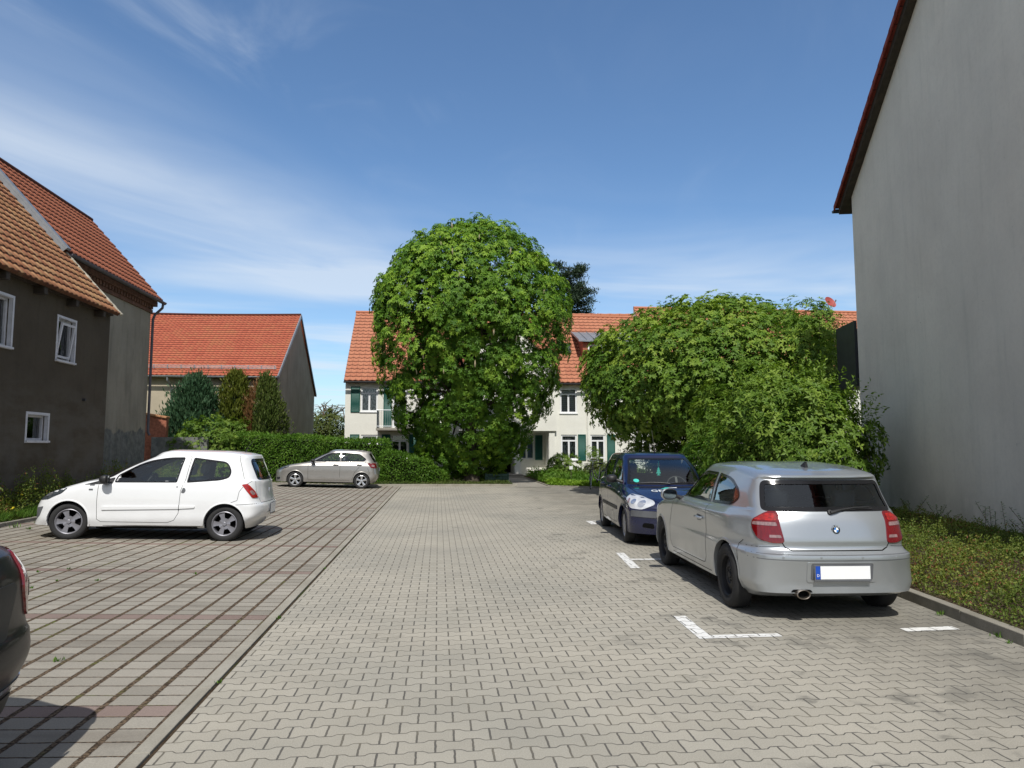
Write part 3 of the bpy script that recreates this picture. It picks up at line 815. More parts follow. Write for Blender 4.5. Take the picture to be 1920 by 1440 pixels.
for o, tilt in ((UP1, True), (UP2, False), (LO1, False), (LO2, False)):
    x0, x1, z0, z1 = o
    w_ = window(oh, x0, x1, z0, z1, .125, mull=False, back='room', fmat='white_old', fw_=.05, depth=.45)
    e = B(); t = .055       # painted white surround on the wall face and in the reveal
    e.box(x0-t, x0, -.012, .002, z0-t, z1+t); e.box(x1, x1+t, -.012, .002, z0-t, z1+t)
    e.box(x0, x1, -.012, .002, z1, z1+t); e.box(x0, x1, -.012, .002, z0-t, z0)
    e.box(x1-.008, x1-.001, .003, .068, z0+.001, z1-.001); e.box(x0+.001, x0+.008, .003, .068, z0+.001, z1-.001)
    e.box(x0+.009, x1-.009, .003, .068, z1-.008, z1-.001)
    e.obj('window_surround', M['white_old'], w_)
    if tilt:
        mt = XM(((x0+x1)/2-.04, .07, z0+.06), rx=R_(8)); s_ = B(); hw, hh = .30, .80
        s_.box(-hw, -hw+.05, -.04, 0, 0, hh, mt); s_.box(hw-.05, hw, -.04, 0, 0, hh, mt); s_.box(-hw+.05, hw-.05, -.04, 0, 0, .05, mt); s_.box(-hw+.05, hw-.05, -.04, 0, hh-.05, hh, mt)
        s_.obj('tilted_sash', M['white_old'], w_)
ER, RY, RZ2 = 5.02, 3.62, 9.38
roof('roof', M['tile_old'], oh, (-.3, -.28, ER), (OL-.14, -.28, ER), (-.3, RY, RZ2), (OL-.14, RY, RZ2), .205, .28, amp=.022, lap=.034, thick=.05)
roof('roof', M['tile_old'], oh, (OL-.14, 7.8, ER), (-.3, 7.8, ER), (OL-.14, RY, RZ2), (-.3, RY, RZ2), .235, .30, thick=.05)
for x in np.arange(.4, OL, 1.35): B().box(x, x+.13, -.22, -.002, 4.84, 4.99).obj('rafter_end', M['timber'], oh)
e = B(); e.box(-.2, OL-.05, -.10, -.005, 5.0, 5.08); e.obj('eaves_board', M['timber'], oh)
e = B(); n = 46
for i in range(n):
    t = i/n; y_, z_ = -.28+(RY+.28)*t, ER+(RZ2-ER)*t; s_ = random.uniform(.8, 1.3)
    mt = XM((OL-.10, y_, z_+.045), rx=math.atan2(RZ2-ER, RY+.28), rz=random.uniform(-.2, .2))
    e.box(-.045*s_, .045*s_, -.07, .07, -.035, .03*s_, mt, bev=.015)
e.obj('verge_mortar', M['mortar'], oh)
s_ = math.atan2(RZ2-ER, RY+.28)
mt = XM((8.45, 1.05, ER+(1.05+.28)*math.tan(s_)+.05), rx=s_)
e = B(); e.box(-.3, .3, -.4, .4, 0, .09, mt); rw_ = e.obj('roof_window', M['gutter_dark'], oh)
e = B(); e.quad(*[mt @ Vector(p) for p in ((-.24, -.34, .094), (.24, -.34, .094), (.24, .34, .094), (-.24, .34, .094))]); e.obj('pane', M['pane'], rw_)
e = B(); e.tube([(12.2, 0.01, 2.72), (12.2, -.07, 2.72)], .035, 10); e.obj('wall_pipe', M['gutter_dark'], oh)

# ---------------------------------------------------------------- taller grey house behind it
gh = thing('grey_house', 'tall old grey rendered house with brick cornice and corner downpipe, behind the dark brown house', 'house', (-10.0, 19.4, 0), PI/2)
GL_ = 6.18
wall_open('wall', M['wall_grey'], gh, GL_, 6.90, [])
for x_, fl in ((GL_, (0, 1, 2, 3, 4)), (0, (4, 3, 2, 1, 0))):
    B().add([(x_, 0, 0), (x_, 4.4, 0), (x_, 4.4, 6.85), (x_, 2.2, 9.35), (x_, 0, 6.9)], [fl]).obj('gable_wall', M['wall_grey'], gh)
B().quad((0, 4.4, 0), (0, 4.4, 6.85), (GL_, 4.4, 6.85), (GL_, 4.4, 0)).obj('rear_wall', M['wall_grey'], gh)
e = B()
for i, (z0, z1, p) in enumerate(((6.22, 6.34, .05), (6.343, 6.47, .10), (6.473, 6.64, .16))):
    if i == 1:
        for x in np.arange(.0, GL_-.05, .2): e.box(x, x+.12, -p, -.002, z0, z1)
    else: e.box(0, GL_+p, -p, -.002, z0, z1)
e.obj('brick_cornice', M['brick_brown'], gh)
B().box(0, GL_+.1, -.29, -.002, 6.643, 6.66).obj('soffit', M['timber'], gh)
roof('roof', M['tile_grey_house'], gh, (-.14, -.30, 6.68), (GL_+.16, -.30, 6.68), (-.14, 2.2, 9.50), (GL_+.16, 2.2, 9.50), .22, .31, amp=.028, lap=.035, thick=.06)
roof('roof', M['tile_grey_house'], gh, (GL_+.16, 4.7, 6.68), (-.14, 4.7, 6.68), (GL_+.16, 2.2, 9.50), (-.14, 2.2, 9.50), .22, .31, thick=.06)
e = B(); e.tube([(-.14, 2.2, 9.53), (GL_+.16, 2.2, 9.53)], .075, 10); e.obj('ridge_tiles', M['tile_grey_house'], gh)
mt = XM((-.20, -.30, 6.70), rx=math.atan2(2.82, 2.5)); ln = math.hypot(2.82, 2.5)
e = B(); e.box(-.10, .10, -.05, ln, .035, .10, mt); e.box(-.105, -.085, -.05, ln, -.22, .033, mt); e.obj('verge_flashing', M['zinc'], gh)
e = B(); e.box(-.083, .0, -.0, ln, -.22, .0, mt); e.obj('verge_wall', M['wall_grey'], gh)
gutter(gh, (-.1, -.38, 6.62), (GL_+.2, -.38, 6.62), .07)
e = B(); xx = GL_+.06
e.tube([(xx, -.38, 6.56), (xx, -.36, 6.42), (xx, -.12, 6.18), (xx, -.06, 6.0), (xx, -.06, 2.1), (xx, -.12, 1.98)], .045, 10); e.obj('downpipe', M['gutter'], gh)

# ---------------------------------------------------------------- barn with the red roof
ba = thing('barn', 'beige barn with a large bright red tiled roof beyond the hedge', 'barn', (-20, 35.0, 0), 0)
BW = 12.29
wall_open('wall', M['wall_barn'], ba, BW, 4.86, [])
for x_, fl in ((BW, (0, 1, 2, 3, 4)), (0, (4, 3, 2, 1, 0))):
    B().add([(x_, 0, 0), (x_, 10.2, 0), (x_, 10.2, 4.85), (x_, 5.0, 8.65), (x_, 0, 4.86)], [fl]).obj('gable_wall', M['wall_barn_side'], ba)
B().quad((0, 10.2, 0), (0, 10.2, 4.85), (BW, 10.2, 4.85), (BW, 10.2, 0)).obj('rear_wall', M['wall_barn_side'], ba)
roof('roof', M['tile_barn'], ba, (-.2, -.32, 4.93), (BW+.06, -.32, 4.93), (-.2, 5.0, 8.86), (BW+.06, 5.0, 8.86), .22, .24, prof='flat', amp=.03, lap=.035, thick=.10, sag=.10)
roof('roof', M['tile_barn'], ba, (BW+.06, 10.45, 4.8), (-.2, 10.45, 4.8), (BW+.06, 5.0, 8.86), (-.2, 5.0, 8.86), .22, .24, prof='flat', thick=.10)
e = B(); e.tube([(-.2+i*(BW+.26)/12, 5.0, 8.90-.10*math.sin(PI*i/12)) for i in range(13)], .075, 8); e.obj('ridge_tiles', M['tile_barn'], ba)
gutter(ba, (-.2, -.42, 4.90), (BW+.08, -.42, 4.90), .07, 'zinc')
e = B(); s_ = math.atan2(3.93, 5.32)
zr = lambda y_: 4.93+(y_+.32)*math.tan(s_)
for x in np.arange(.3, BW, .62): e.box(x, x+.035, .12, .16, zr(.14)+.02, zr(.14)+.24); e.box(x, x+.035, .16, .40, zr(.14)+.03, zr(.14)+.055)
for dz in (.08, .14, .20): e.tube([(0, .10, zr(.14)+dz), (BW-.1, .10, zr(.14)+dz)], .012, 6)
e.obj('snow_guard', M['zinc'], ba)
e = B(); e.tube([(7.35, -.42, 4.84), (7.35, -.40, 4.70), (7.45, -.08, 4.35), (7.45, -.07, 0)], .045, 8); e.obj('downpipe', M['zinc'], ba)
e = B(); mt = XM((BW+.075, -.36, 4.93), rx=s_); l2 = math.hypot(3.93, 5.36)
e.box(-.02, .03, 0, l2, -.13, .03, mt); e.obj('verge_board', M['zinc'], ba)
e = B(); s2_ = math.atan2(4.06, 5.45); mt = XM((BW+.075, 5.0, 8.86), rx=-s2_); e.box(-.02, .03, 0, math.hypot(4.06, 5.45), -.13, .03, mt); e.obj('verge_board', M['gutter_dark'], ba)

# low walls between the houses
lw = thing('brick_wall', 'stub of red brick wall with an orange tile coping between the grey house and the barn', 'wall', (-12.9, 30.6, 0), 0)
e = B(); e.add([(0, 0, 0), (1.75, 0, 0), (1.75, 0, 2.75), (0, 0, 3.05), (0, .24, 0), (1.75, .24, 0), (1.75, .24, 2.75), (0, .24, 3.05)], [(0, 1, 2, 3), (7, 6, 5, 4), (1, 5, 6, 2), (0, 3, 7, 4)]); e.obj('masonry', M['brick_red'], lw)
e = B(); mt = XM((0, 0, 3.05), ry=math.atan2(.3, 1.75))
for i in range(8): e.box(i*.225, i*.225+.215, -.08, .32, .0, .09, mt, bev=.02)
mk('coping', e.v, e.f, M['tile_old'], lw, uv=[(.5, .5)]*len(e.v))
tag(B().box(-11.6, -9.4, 30.3, 30.5, 0, 1.98, bev=.01).obj('garden_wall', M['wall_grey']), 'low weathered grey garden wall seen over the white car\'s roof beside the hedge', 'wall')

# ---------------------------------------------------------------- white terraced house
wh = thing('apartment_house', 'long cream two-storey house with orange red roof and green shutters behind the trees', 'house', (-4.95, 38.5, 0), 0)
WL, WE = 33.0, 5.22
GWN, DOOR, UPW, LUP, LGW = (11.64, 12.52, .88, 2.25), (13.28, 14.09, .10, 2.25), (11.60, 12.54, 3.43, 4.80), (.82, 1.71, 3.46, 4.77), (.87, 1.75, .90, 2.23)
BDR, LG2 = (2.50, 3.25, 2.62, 4.77), (2.45, 3.35, .90, 2.23)
LU3, LG3 = (4.3, 5.1, 3.46, 4.77), (4.3, 5.1, .9, 2.23)
RU = [(15.6, 16.5, 3.43, 4.8), (19.0, 19.9, 3.43, 4.8), (22.5, 23.4, 3.43, 4.8), (15.8, 16.7, .88, 2.25), (19.0, 19.9, .88, 2.25)]
PORCH = (7.60, 10.95, .06, 2.39)
allw = [GWN, DOOR, UPW, LUP, LGW, BDR, LG2, LU3, LG3, *RU]
wall_open('wall', M['wall_white'], wh, WL, WE, [(*o, .14) for o in allw]+[(*PORCH, 1.3)])
for x_, fl in ((0, (0, 1, 2, 3, 4)), (WL, (4, 3, 2, 1, 0))):
    B().add([(x_, 0, 0), (x_, 0, WE), (x_, 4.75, 9.5), (x_, 9.5, WE), (x_, 9.5, 0)], [fl]).obj('gable_wall', M['wall_white'], wh)
B().quad((0, 9.5, 0), (0, 9.5, WE), (WL, 9.5, WE), (WL, 9.5, 0)).obj('rear_wall', M['wall_white'], wh)
for o, bk in ((GWN, 'lace'), (UPW, 'blinds'), (LUP, 'lace'), (LGW, 'curtain'), (LG2, 'room'), (LU3, 'curtain'), (LG3, 'room'), (RU[0], 'curtain'), (RU[1], 'room'), (RU[2], 'curtain'), (RU[3], 'room'), (RU[4], 'lace')):
    window(wh, *o, .07, transom=.32, back=bk)
window(wh, *DOOR, .07, name='terrace_door', transom=.32, back='curtain', sill=False, door=True)
window(wh, *BDR, .07, name='balcony_door', transom=.32, back='room', sill=False, door=True)
for x0, x1, z0, z1 in ((12.58, 13.02, .85, 2.27), (14.2, 14.65, .1, 2.27), (.29, .78, 3.43, 4.80), (2.02, 2.46, 2.66, 4.80), (.29, .78, .88, 2.25), (1.95, 2.41, .88, 2.25), (3.4, 3.8, .88, 2.25), (16.6, 17.05, 3.4, 4.8)):
    shutter(wh, x0, x1, z0, z1)
# porch recess with its own back wall, window and dark entrance
PY_ = 1.3
wall_open('porch_wall', M['wall_white'], wh, 10.95, 2.39, [(9.47, 10.34, .89, 2.2, .1), (7.75, 9.05, .14, 2.2, .5)], x0=7.60, z0=.06, y=PY_)
pw = window(wh, 9.47, 10.34, .89, 2.2, PY_+.06, transom=0, back='blue_room', sill=False)
shutter(wh, 10.38, 10.80, .85, 2.25, PY_-.045)
B().box(7.76, 9.04, PY_+.40, PY_+.48, .14, 2.19).obj('entrance_door', M['void'], wh)
e = B(); e.box(9.10, 9.42, .02, PY_-.005, .0, 2.385); e.obj('porch_pier', M['wall_white'], wh)
e = B(); e.box(8.93, 9.095, -.02, .06, .95, 1.6, bev=.01); e.obj('letterbox', M['white_frame'], wh)
e = B(); e.box(10.96, 11.27, -.14, -.004, 0, 2.33); e.obj('pilaster', M['wall_white'], wh)
e = B(); e.box(7.55, 9.40, -1.5, PY_-.01, 0, .14, bev=.01); e.box(7.55, 9.40, -1.95, -1.503, 0, .07, bev=.01); e.obj('entrance_step', M['slab'], wh)
# central gabled bay
e = B()
e.add([(6.0, -.22, 2.45), (11.37, -.22, 2.45), (11.37, -.22, 5.92), (8.7, -.22, 8.7), (6.0, -.22, 5.92), (6.0, 3.6, 2.45), (11.37, 1.0, 2.45), (11.37, 1.3, 5.92), (8.7, 3.9, 8.7), (6.0, 1.3, 5.92), (6.0, -.004, 2.45), (11.37, -.004, 2.45)],
      [(0, 1, 2, 3, 4), (1, 11, 7, 2), (0, 4, 9, 10), (0, 10, 11, 1)])
e.obj('gabled_bay', M['wall_white'], wh)
roof('bay_roof', M['tile_white_house'], wh, (11.55, 4.6, 5.80), (11.55, -.36, 5.80), (8.7, 4.6, 8.80), (8.7, -.36, 8.80), .3, .34, prof='pan', thick=.08)
roof('bay_roof', M['tile_white_house'], wh, (5.82, -.36, 5.80), (5.82, 4.6, 5.80), (8.7, -.36, 8.80), (8.7, 4.6, 8.80), .3, .34, prof='pan', thick=.08)
TWM = M['tile_white_house']
roof('roof', TWM, wh, (-.05, -.30, 5.08), (17.1, -.30, 5.08), (-.05, 4.7, 9.68), (17.1, 4.7, 9.68), .30, .345, prof='pan', amp=.03, lap=.04, thick=.08)
roof('roof', TWM, wh, (17.15, -.30, 5.62), (WL+.1, -.30, 5.62), (17.15, 4.7, 10.30), (WL+.1, 4.7, 10.30), .30, .345, prof='pan', amp=.03, lap=.04, thick=.10)
roof('roof', TWM, wh, (WL+.1, 9.8, 5.1), (-.05, 9.8, 5.1), (WL+.1, 4.7, 10.2), (-.05, 4.7, 9.68), .6, .7, thick=.08)
e = B(); e.tube([(-.08, 4.7, 9.72), (17.1, 4.7, 9.72)], .09, 8); e.tube([(17.15, 4.7, 10.34), (WL, 4.7, 10.34)], .09, 8); mk('ridge_tiles', e.v, e.f, TWM, wh, uv=[(.5, .5)]*len(e.v))
e = B(); e.box(17.0, WL, 0.004, .2, WE, 5.6); e.add([(17.12, -.30, 5.08), (17.12, -.30, 5.6), (17.12, 4.7, 10.28), (17.12, 4.7, 9.68)], [(0, 1, 2, 3)]); e.obj('upper_wall', M['wall_white'], wh)
gutter(wh, (-.05, -.40, 5.03), (5.8, -.40, 5.03), .07, 'gutter_dark'); gutter(wh, (11.5, -.40, 5.03), (17.1, -.40, 5.03), .07, 'gutter_dark')
e = B(); e.tube([(13.12, -.40, 4.96), (13.12, -.06, 4.7), (13.12, -.06, 0)], .04, 8); e.obj('downpipe', M['wall_white'], wh)
# dormer
dm = B(); X0, X1, YF = 13.12, 15.9, 1.05
zroof = lambda y_: 5.08+(y_+.30)*.92
dm.add([(X0, YF, zroof(YF)-.1), (X1, YF, zroof(YF)-.1), (X1, YF, 7.55), (X0, YF, 7.55), (X0, 3.2, 8.35), (X1, 3.2, 8.35), (X0, 3.2, 7.9), (X1, 3.2, 7.9)], [(0, 1, 2, 3), (0, 3, 4, 6), (1, 7, 5, 2)])
M['dormer'] = plain('red_brown_cladding', (.34, .10, .055), .7, var=.15, vs=12)
d_ = dm.obj('dormer', M['dormer'], wh)
window(d_, X0+.28, X0+1.15, 6.50, 7.40, YF-.02, name='dormer_window', transom=.32, mull=False, back='blue_room', sill=False)
window(d_, X0+1.25, X0+2.12, 6.50, 7.40, YF-.02, name='dormer_window', transom=.32, mull=False, back='blue_room', sill=False)
e = B(); A_ = [(X0-.28, YF-.25, 7.55), (X1+.28, YF-.25, 7.55), (X1+.28, 3.25, 8.40), (X0-.28, 3.25, 8.40)]
e.add(A_+[(x, y_, z+.08) for x, y_, z in A_], [(3, 2, 1, 0), (4, 5, 6, 7), (0, 1, 5, 4), (1, 2, 6, 5), (2, 3, 7, 6), (3, 0, 4, 7)])
for i in range(8):
    x = X0-.28+i*(X1-X0+.56)/7
    e.add([(x-.012, YF-.25, 7.63), (x+.012, YF-.25, 7.63), (x+.012, 3.25, 8.48), (x-.012, 3.25, 8.48), (x-.012, YF-.25, 7.68), (x+.012, YF-.25, 7.68), (x+.012, 3.25, 8.53), (x-.012, 3.25, 8.53)], [(4, 5, 6, 7), (0, 1, 5, 4), (1, 2, 6, 5), (3, 0, 4, 7)])
e.obj('dormer_roof', M['zinc'], d_)
mt = XM((12.2, 2.0, zroof(2.0)+.05), rx=math.atan(.92)); e = B(); e.box(-.36, .36, -.45, .45, 0, .1, mt); sk = e.obj('roof_window', M['gutter_dark'], wh)
B().quad(*[mt @ Vector(p) for p in ((-.3, -.38, .104), (.3, -.38, .104), (.3, .38, .104), (-.3, .38, .104))]).obj('pane', M['pane'], sk)
# balcony
e = B(); e.box(1.72, 3.6, -1.0, -.003, 2.44, 2.56, bev=.01); bc = e.obj('balcony', M['slab'], wh)
e = B(); e.tube([(1.76, -.02, 3.5), (1.76, -.96, 3.5), (3.56, -.96, 3.5), (3.56, -.02, 3.5)], .02, 6); e.tube([(1.76, -.02, 2.66), (1.76, -.96, 2.66), (3.56, -.96, 2.66), (3.56, -.02, 2.66)], .015, 6)
for x in np.arange(1.76, 3.57, .1125): e.tube([(x, -.96, 2.56), (x, -.96, 3.5)], .009, 5)
for y_ in np.arange(-.86, -.05, .11): e.tube([(1.76, y_, 2.56), (1.76, y_, 3.5)], .009, 5); e.tube([(3.56, y_, 2.56), (3.56, y_, 3.5)], .009, 5)
e.obj('balcony_railing', M['zinc'], bc)
# satellite dish on the right part of the roof: a thing of its own
M['dish_red'] = plain('dish_red', (.34, .06, .05), .5, var=.08)
ds = thing('satellite_dish', 'red brown satellite dish standing on the roof ridge above the maple', 'satellite dish', (24.9, 42.7, 10.0), 0)
mt = XM((0, -.1, .78), rx=R_(62), rz=R_(18))
e = B(); e.lathe([(0, 0), (.12, .008), (.24, .035), (.36, .085), (.42, .12), (.415, .125), (.35, .09), (.2, .035), (0, .012)], 28, mt); e.obj('reflector_bowl', M['dish_red'], ds, True)
e = B(); e.tube([(0, .05, -.1), (0, .05, .85)], .03, 8); e.obj('mast', M['zinc'], ds)
e = B(); e.tube([mt @ Vector((0, -.40, .12)), mt @ Vector((0, -.2, .45))], .015, 6); e.tube([mt @ Vector((0, -.22, .42)), mt @ Vector((0, -.14, .52))], .04, 8); e.obj('feed_arm', M['zinc'], ds)
# ================================================================== vegetation
def leafmat(name, dark, mid, light, trans=.35, rough=.5, accent=None, acc_at=.93):
    b = NB(name)
    a = b.n('ShaderNodeAttribute', attribute_name='tone')
    r = b.n('ShaderNodeValToRGB'); cr = r.color_ramp
    cr.elements[0].color = (*dark, 1); cr.elements[1].color = (*light, 1); cr.elements[1].position = .9
    el = cr.elements.new(.5); el.color = (*mid, 1)
    if accent:
        e2 = cr.elements.new(acc_at); e2.color = (*light, 1); e3 = cr.elements.new(min(1, acc_at+.02)); e3.color = (*accent, 1)
    b.l(a.outputs['Fac'], r.inputs[0])
    c = r.outputs[0]
    b.base(c); b.set(rough=rough, spec=.22)
    tl = b.n('ShaderNodeBsdfTranslucent'); b.l(b.mix(1.0, c, (1.25, 1.35, .6), 'MULTIPLY'), tl.inputs[0])
    mx = b.n('ShaderNodeMixShader'); mx.inputs[0].default_value = trans
    b.l(b.b.outputs[0], mx.inputs[1]); b.l(tl.outputs[0], mx.inputs[2]); b.l(mx.outputs[0], b.o.inputs[0])
    return b.m
M['leaf_chestnut'] = leafmat('chestnut_leaf', (.053, .128, .012), (.108, .22, .019), (.23, .36, .036), .26)
M['leaf_maple'] = leafmat('maple_leaf', (.072, .148, .018), (.125, .22, .026), (.225, .315, .042), .26)
M['leaf_bush'] = leafmat('bush_leaf', (.070, .135, .016), (.118, .205, .026), (.21, .30, .048), .28)
M['leaf_hedge'] = leafmat('hedge_leaf', (.055, .13, .013), (.098, .205, .022), (.16, .27, .036), .32)
M['leaf_fir'] = leafmat('blue_fir_needles', (.022, .058, .026), (.040, .090, .042), (.070, .13, .062), .12)
M['leaf_thuja'] = leafmat('golden_thuja', (.055, .075, .008), (.095, .115, .015), (.15, .16, .025), .15)
M['leaf_juniper'] = leafmat('green_juniper', (.045, .075, .014), (.075, .11, .022), (.12, .14, .035), .15)
M['leaf_brown'] = leafmat('brown_needles', (.13, .062, .022), (.17, .085, .034), (.21, .12, .05), .12)
M['leaf_pine'] = leafmat('pine_needles', (.016, .034, .016), (.028, .052, .026), (.045, .075, .038), .08)
M['leaf_far'] = leafmat('far_tree_leaf', (.065, .095, .022), (.10, .135, .035), (.15, .17, .05), .3)
M['leaf_cover'] = leafmat('cotoneaster_leaf', (.062, .105, .018), (.13, .175, .034), (.24, .26, .055), .32, accent=(.24, .10, .05), acc_at=.95)
M['leaf_lime'] = leafmat('bright_ground_leaf', (.12, .22, .02), (.19, .32, .03), (.27, .40, .05), .35)
M['grass'] = leafmat('grass_blade', (.05, .12, .015), (.085, .18, .022), (.14, .24, .04), .35)
M['flower_yellow'] = plain('yellow_petals', (.75, .62, .03), .7)
M['flower_blossom'] = plain('faded_blossom', (.42, .36, .22), .8, var=.3)
b = NB('bark'); P = b.obj(); v = b.scale(P, 6, 6, 1.2); n_ = b.noise(v, 2, 6, .7)
b.base(b.mix(b.sm(n_, .35, .65), (.045, .036, .027), (.13, .11, .085))); b.set(rough=.95, spec=.1); b.bump(n_, .03); M['bark'] = b.m
M['twig'] = plain('twig_bark', (.13, .10, .07), .9, var=.3)
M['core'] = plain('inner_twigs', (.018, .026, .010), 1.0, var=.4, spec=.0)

def unit(v):
    return v/np.maximum(np.linalg.norm(v, axis=-1, keepdims=True), 1e-9)
def leaves(name, C, D, U, Ln, Wd, tone, mat, parent=None, fold=.18, wide=.45):
    """kite leaves folded along the midrib: C base points, D long axes, U face normals"""
    n = len(C)
    D = unit(D); S = unit(np.cross(D, U)); U = unit(np.cross(S, D))
    Ln = np.broadcast_to(Ln, (n,))[:, None]; Wd = np.broadcast_to(Wd, (n,))[:, None]
    mid = C+D*Ln*wide+U*Wd*fold
    V = np.empty((n, 4, 3)); V[:, 0] = C; V[:, 1] = mid+S*Wd*.5; V[:, 2] = C+D*Ln-U*Ln*.06; V[:, 3] = mid-S*Wd*.5
    k = np.arange(n)[:, None]*4
    F = np.concatenate([k+[0, 1, 2], k+[0, 2, 3]], 0)
    return mk(name, V.reshape(-1, 3), F, mat, parent, tone=np.repeat(tone, 4))

def palmate(C, Nn, size, k, fan, droop, r, jit=.15):
    """expand cluster centres to k leaflets fanned round each normal"""
    n = len(C)
    Nn = unit(Nn)
    a = np.tile([0, 0, 1.], (n, 1)); T = unit(np.cross(Nn, a)+1e-4); Bt = np.cross(Nn, T)
    ph = r.uniform(0, 2*PI, (n, 1))
    # fan points away from the stem, downhill along the normal's horizontal part
    ang = (np.arange(k)-(k-1)/2)/max(k-1, 1)*fan
    if fan < 6:
        down = -np.tile([0, 0, 1.], (n, 1)); down = down-Nn*np.sum(down*Nn, 1, keepdims=True)
        ph = np.arctan2(np.sum(down*Bt, 1), np.sum(down*T, 1))[:, None]+r.normal(0, .7, (n, 1))
    A = ph+ang[None]+r.normal(0, .12, (n, k))
    Dv = T[:, None]*np.cos(A)[..., None]+Bt[:, None]*np.sin(A)[..., None]
    sz = (size*r.uniform(.75, 1.2, (n, 1)))*(1-.25*np.abs(ang[None])/max(fan/2, 1e-3)) if fan < 6 else size*r.uniform(.75, 1.2, (n, k))
    D = Dv+Nn[:, None]*(.12)-np.array([0, 0, 1.])*droop+r.normal(0, jit, (n, k, 3))
    U = Nn[:, None]+Dv*(droop*.8)+r.normal(0, jit, (n, k, 3))
    Cc = np.repeat(C[:, None], k, 1)
    return Cc.reshape(-1, 3), D.reshape(-1, 3), U.reshape(-1, 3), np.broadcast_to(sz, (n, k)).reshape(-1)

def sphere_pts(n, r):
    v = r.normal(size=(n, 3)); return unit(v)
def lumps(d, r, k=26, amp=.12, width=.22):
    """uneven outline: sum of soft bumps on the unit sphere"""
    cs = sphere_pts(k, r); am = r.uniform(-.6, 1, k)*amp
    dd = 1-d@cs.T
    return 1+(np.exp(-dd/width**2*.5)*am).sum(1)

def canopy(name, center, radii, nb, per, rb, r, mat, parent, size, wd, k, fan, droop, zmin=None, expo=1.0, lump=.10,
           shell=(.80, 1.0), inner=.2, profile=None, upw=.35, tone_jit=.22, zlow=1):
    """crown made of leafy boughs spread over and inside an uneven ellipsoid"""
    center = np.array(center, float); radii = np.array(radii, float)
    d = sphere_pts(nb, r)
    rad = lumps(d, r, 30, lump)
    sh = r.uniform(shell[0], shell[1], nb)
    q = r.random(nb) < inner
    sh[q] = r.uniform(.35, .8, q.sum())
    P0 = d*radii*(rad*sh)[:, None]
    if zlow != 1:                    # crown undercut and thinner towards the ground
        t = np.clip(P0[:, 2]/radii[2], -1, 0)
        P0[:, 2] = np.where(P0[:, 2] < 0, P0[:, 2]*zlow, P0[:, 2]); P0[:, 1] = P0[:, 1]*(1+.45*t)+.55*t*t
        kk = r.random(nb) > -.33*t; P0 = P0[kk]; d = d[kk]
    if profile is not None:          # widen or narrow with height
        t = np.clip(P0[:, 2]/radii[2], -1, 1); P0[:, :2] *= profile(t)[:, None]
    P0 += center
    if zmin is not None:
        kk = P0[:, 2] > zmin; P0 = P0[kk]; d = d[kk]
    nb = len(P0)
    nrm = unit(d/radii*radii.mean()+np.array([0, 0, upw]))
    T = unit(np.cross(nrm, r.normal(size=(nb, 3)))); Bt = np.cross(nrm, T)
    rr = np.sqrt(r.random((nb, per))); th = r.uniform(0, 2*PI, (nb, per))
    rbs = rb*r.uniform(.6, 1.35, (nb, 1))
    off = (T[:, None]*(np.cos(th)*rr)[..., None]+Bt[:, None]*(np.sin(th)*rr)[..., None])
    C = P0[:, None]+off*rbs[..., None]+nrm[:, None]*(rbs*(.55*(1-rr**2)))[..., None]-np.array([0, 0, 1.])*(rbs*rr**2*.45)[..., None]
    C = C+r.normal(0, rb*.10, C.shape)
    Nn = nrm[:, None]+off*.75+r.normal(0, .22, C.shape)
    tone = np.clip(.5+r.normal(0, tone_jit, (nb, 1))+r.normal(0, .16, (nb, per))+.10*d[:, 2:3], 0, 1)
    C = C.reshape(-1, 3); Nn = Nn.reshape(-1, 3); tone = tone.ravel()
    if zmin is not None:
        kk = C[:, 2] > zmin-.2; C, Nn, tone = C[kk], Nn[kk], tone[kk]
    Cc, D, U, sz = palmate(C, Nn, size, k, fan, droop, r)
    o = leaves(name, Cc, D, U, sz, sz*wd, np.repeat(tone, k), mat, parent)
    return o, P0

def limbs(trunk_pts, r0, ends, r, parent, name_t='trunk', name_b='limb', mat='bark', taper=.35):
    e = B(); n = len(trunk_pts)
    e.tube(trunk_pts, [r0*(1.25 if i == 0 else 1-(1-taper)*i/(n-1)) for i in range(n)], 14)
    e.obj(name_t, M[mat], parent, True, 60)
    e = B()
    for p in ends:
        p = Vector(p); t = r.uniform(.35, .95); i = t*(n-1); a = Vector(trunk_pts[int(i)]).lerp(Vector(trunk_pts[min(n-1, int(i)+1)]), i-int(i))
        m_ = a.lerp(p, .5)+Vector((r.normal(0, .2), r.normal(0, .2), .15+r.random()*.4))
        rr_ = r0*.32*r.uniform(.6, 1.1)
        pts = [a, a.lerp(m_, .5)+Vector((0, 0, .1)), m_, m_.lerp(p, .5), p]
        e.tube(pts, [rr_, rr_*.8, rr_*.6, rr_*.4, rr_*.15], 6, caps=False)
    if ends is not None and len(ends): e.obj(name_b, M[mat], parent, True, 60)

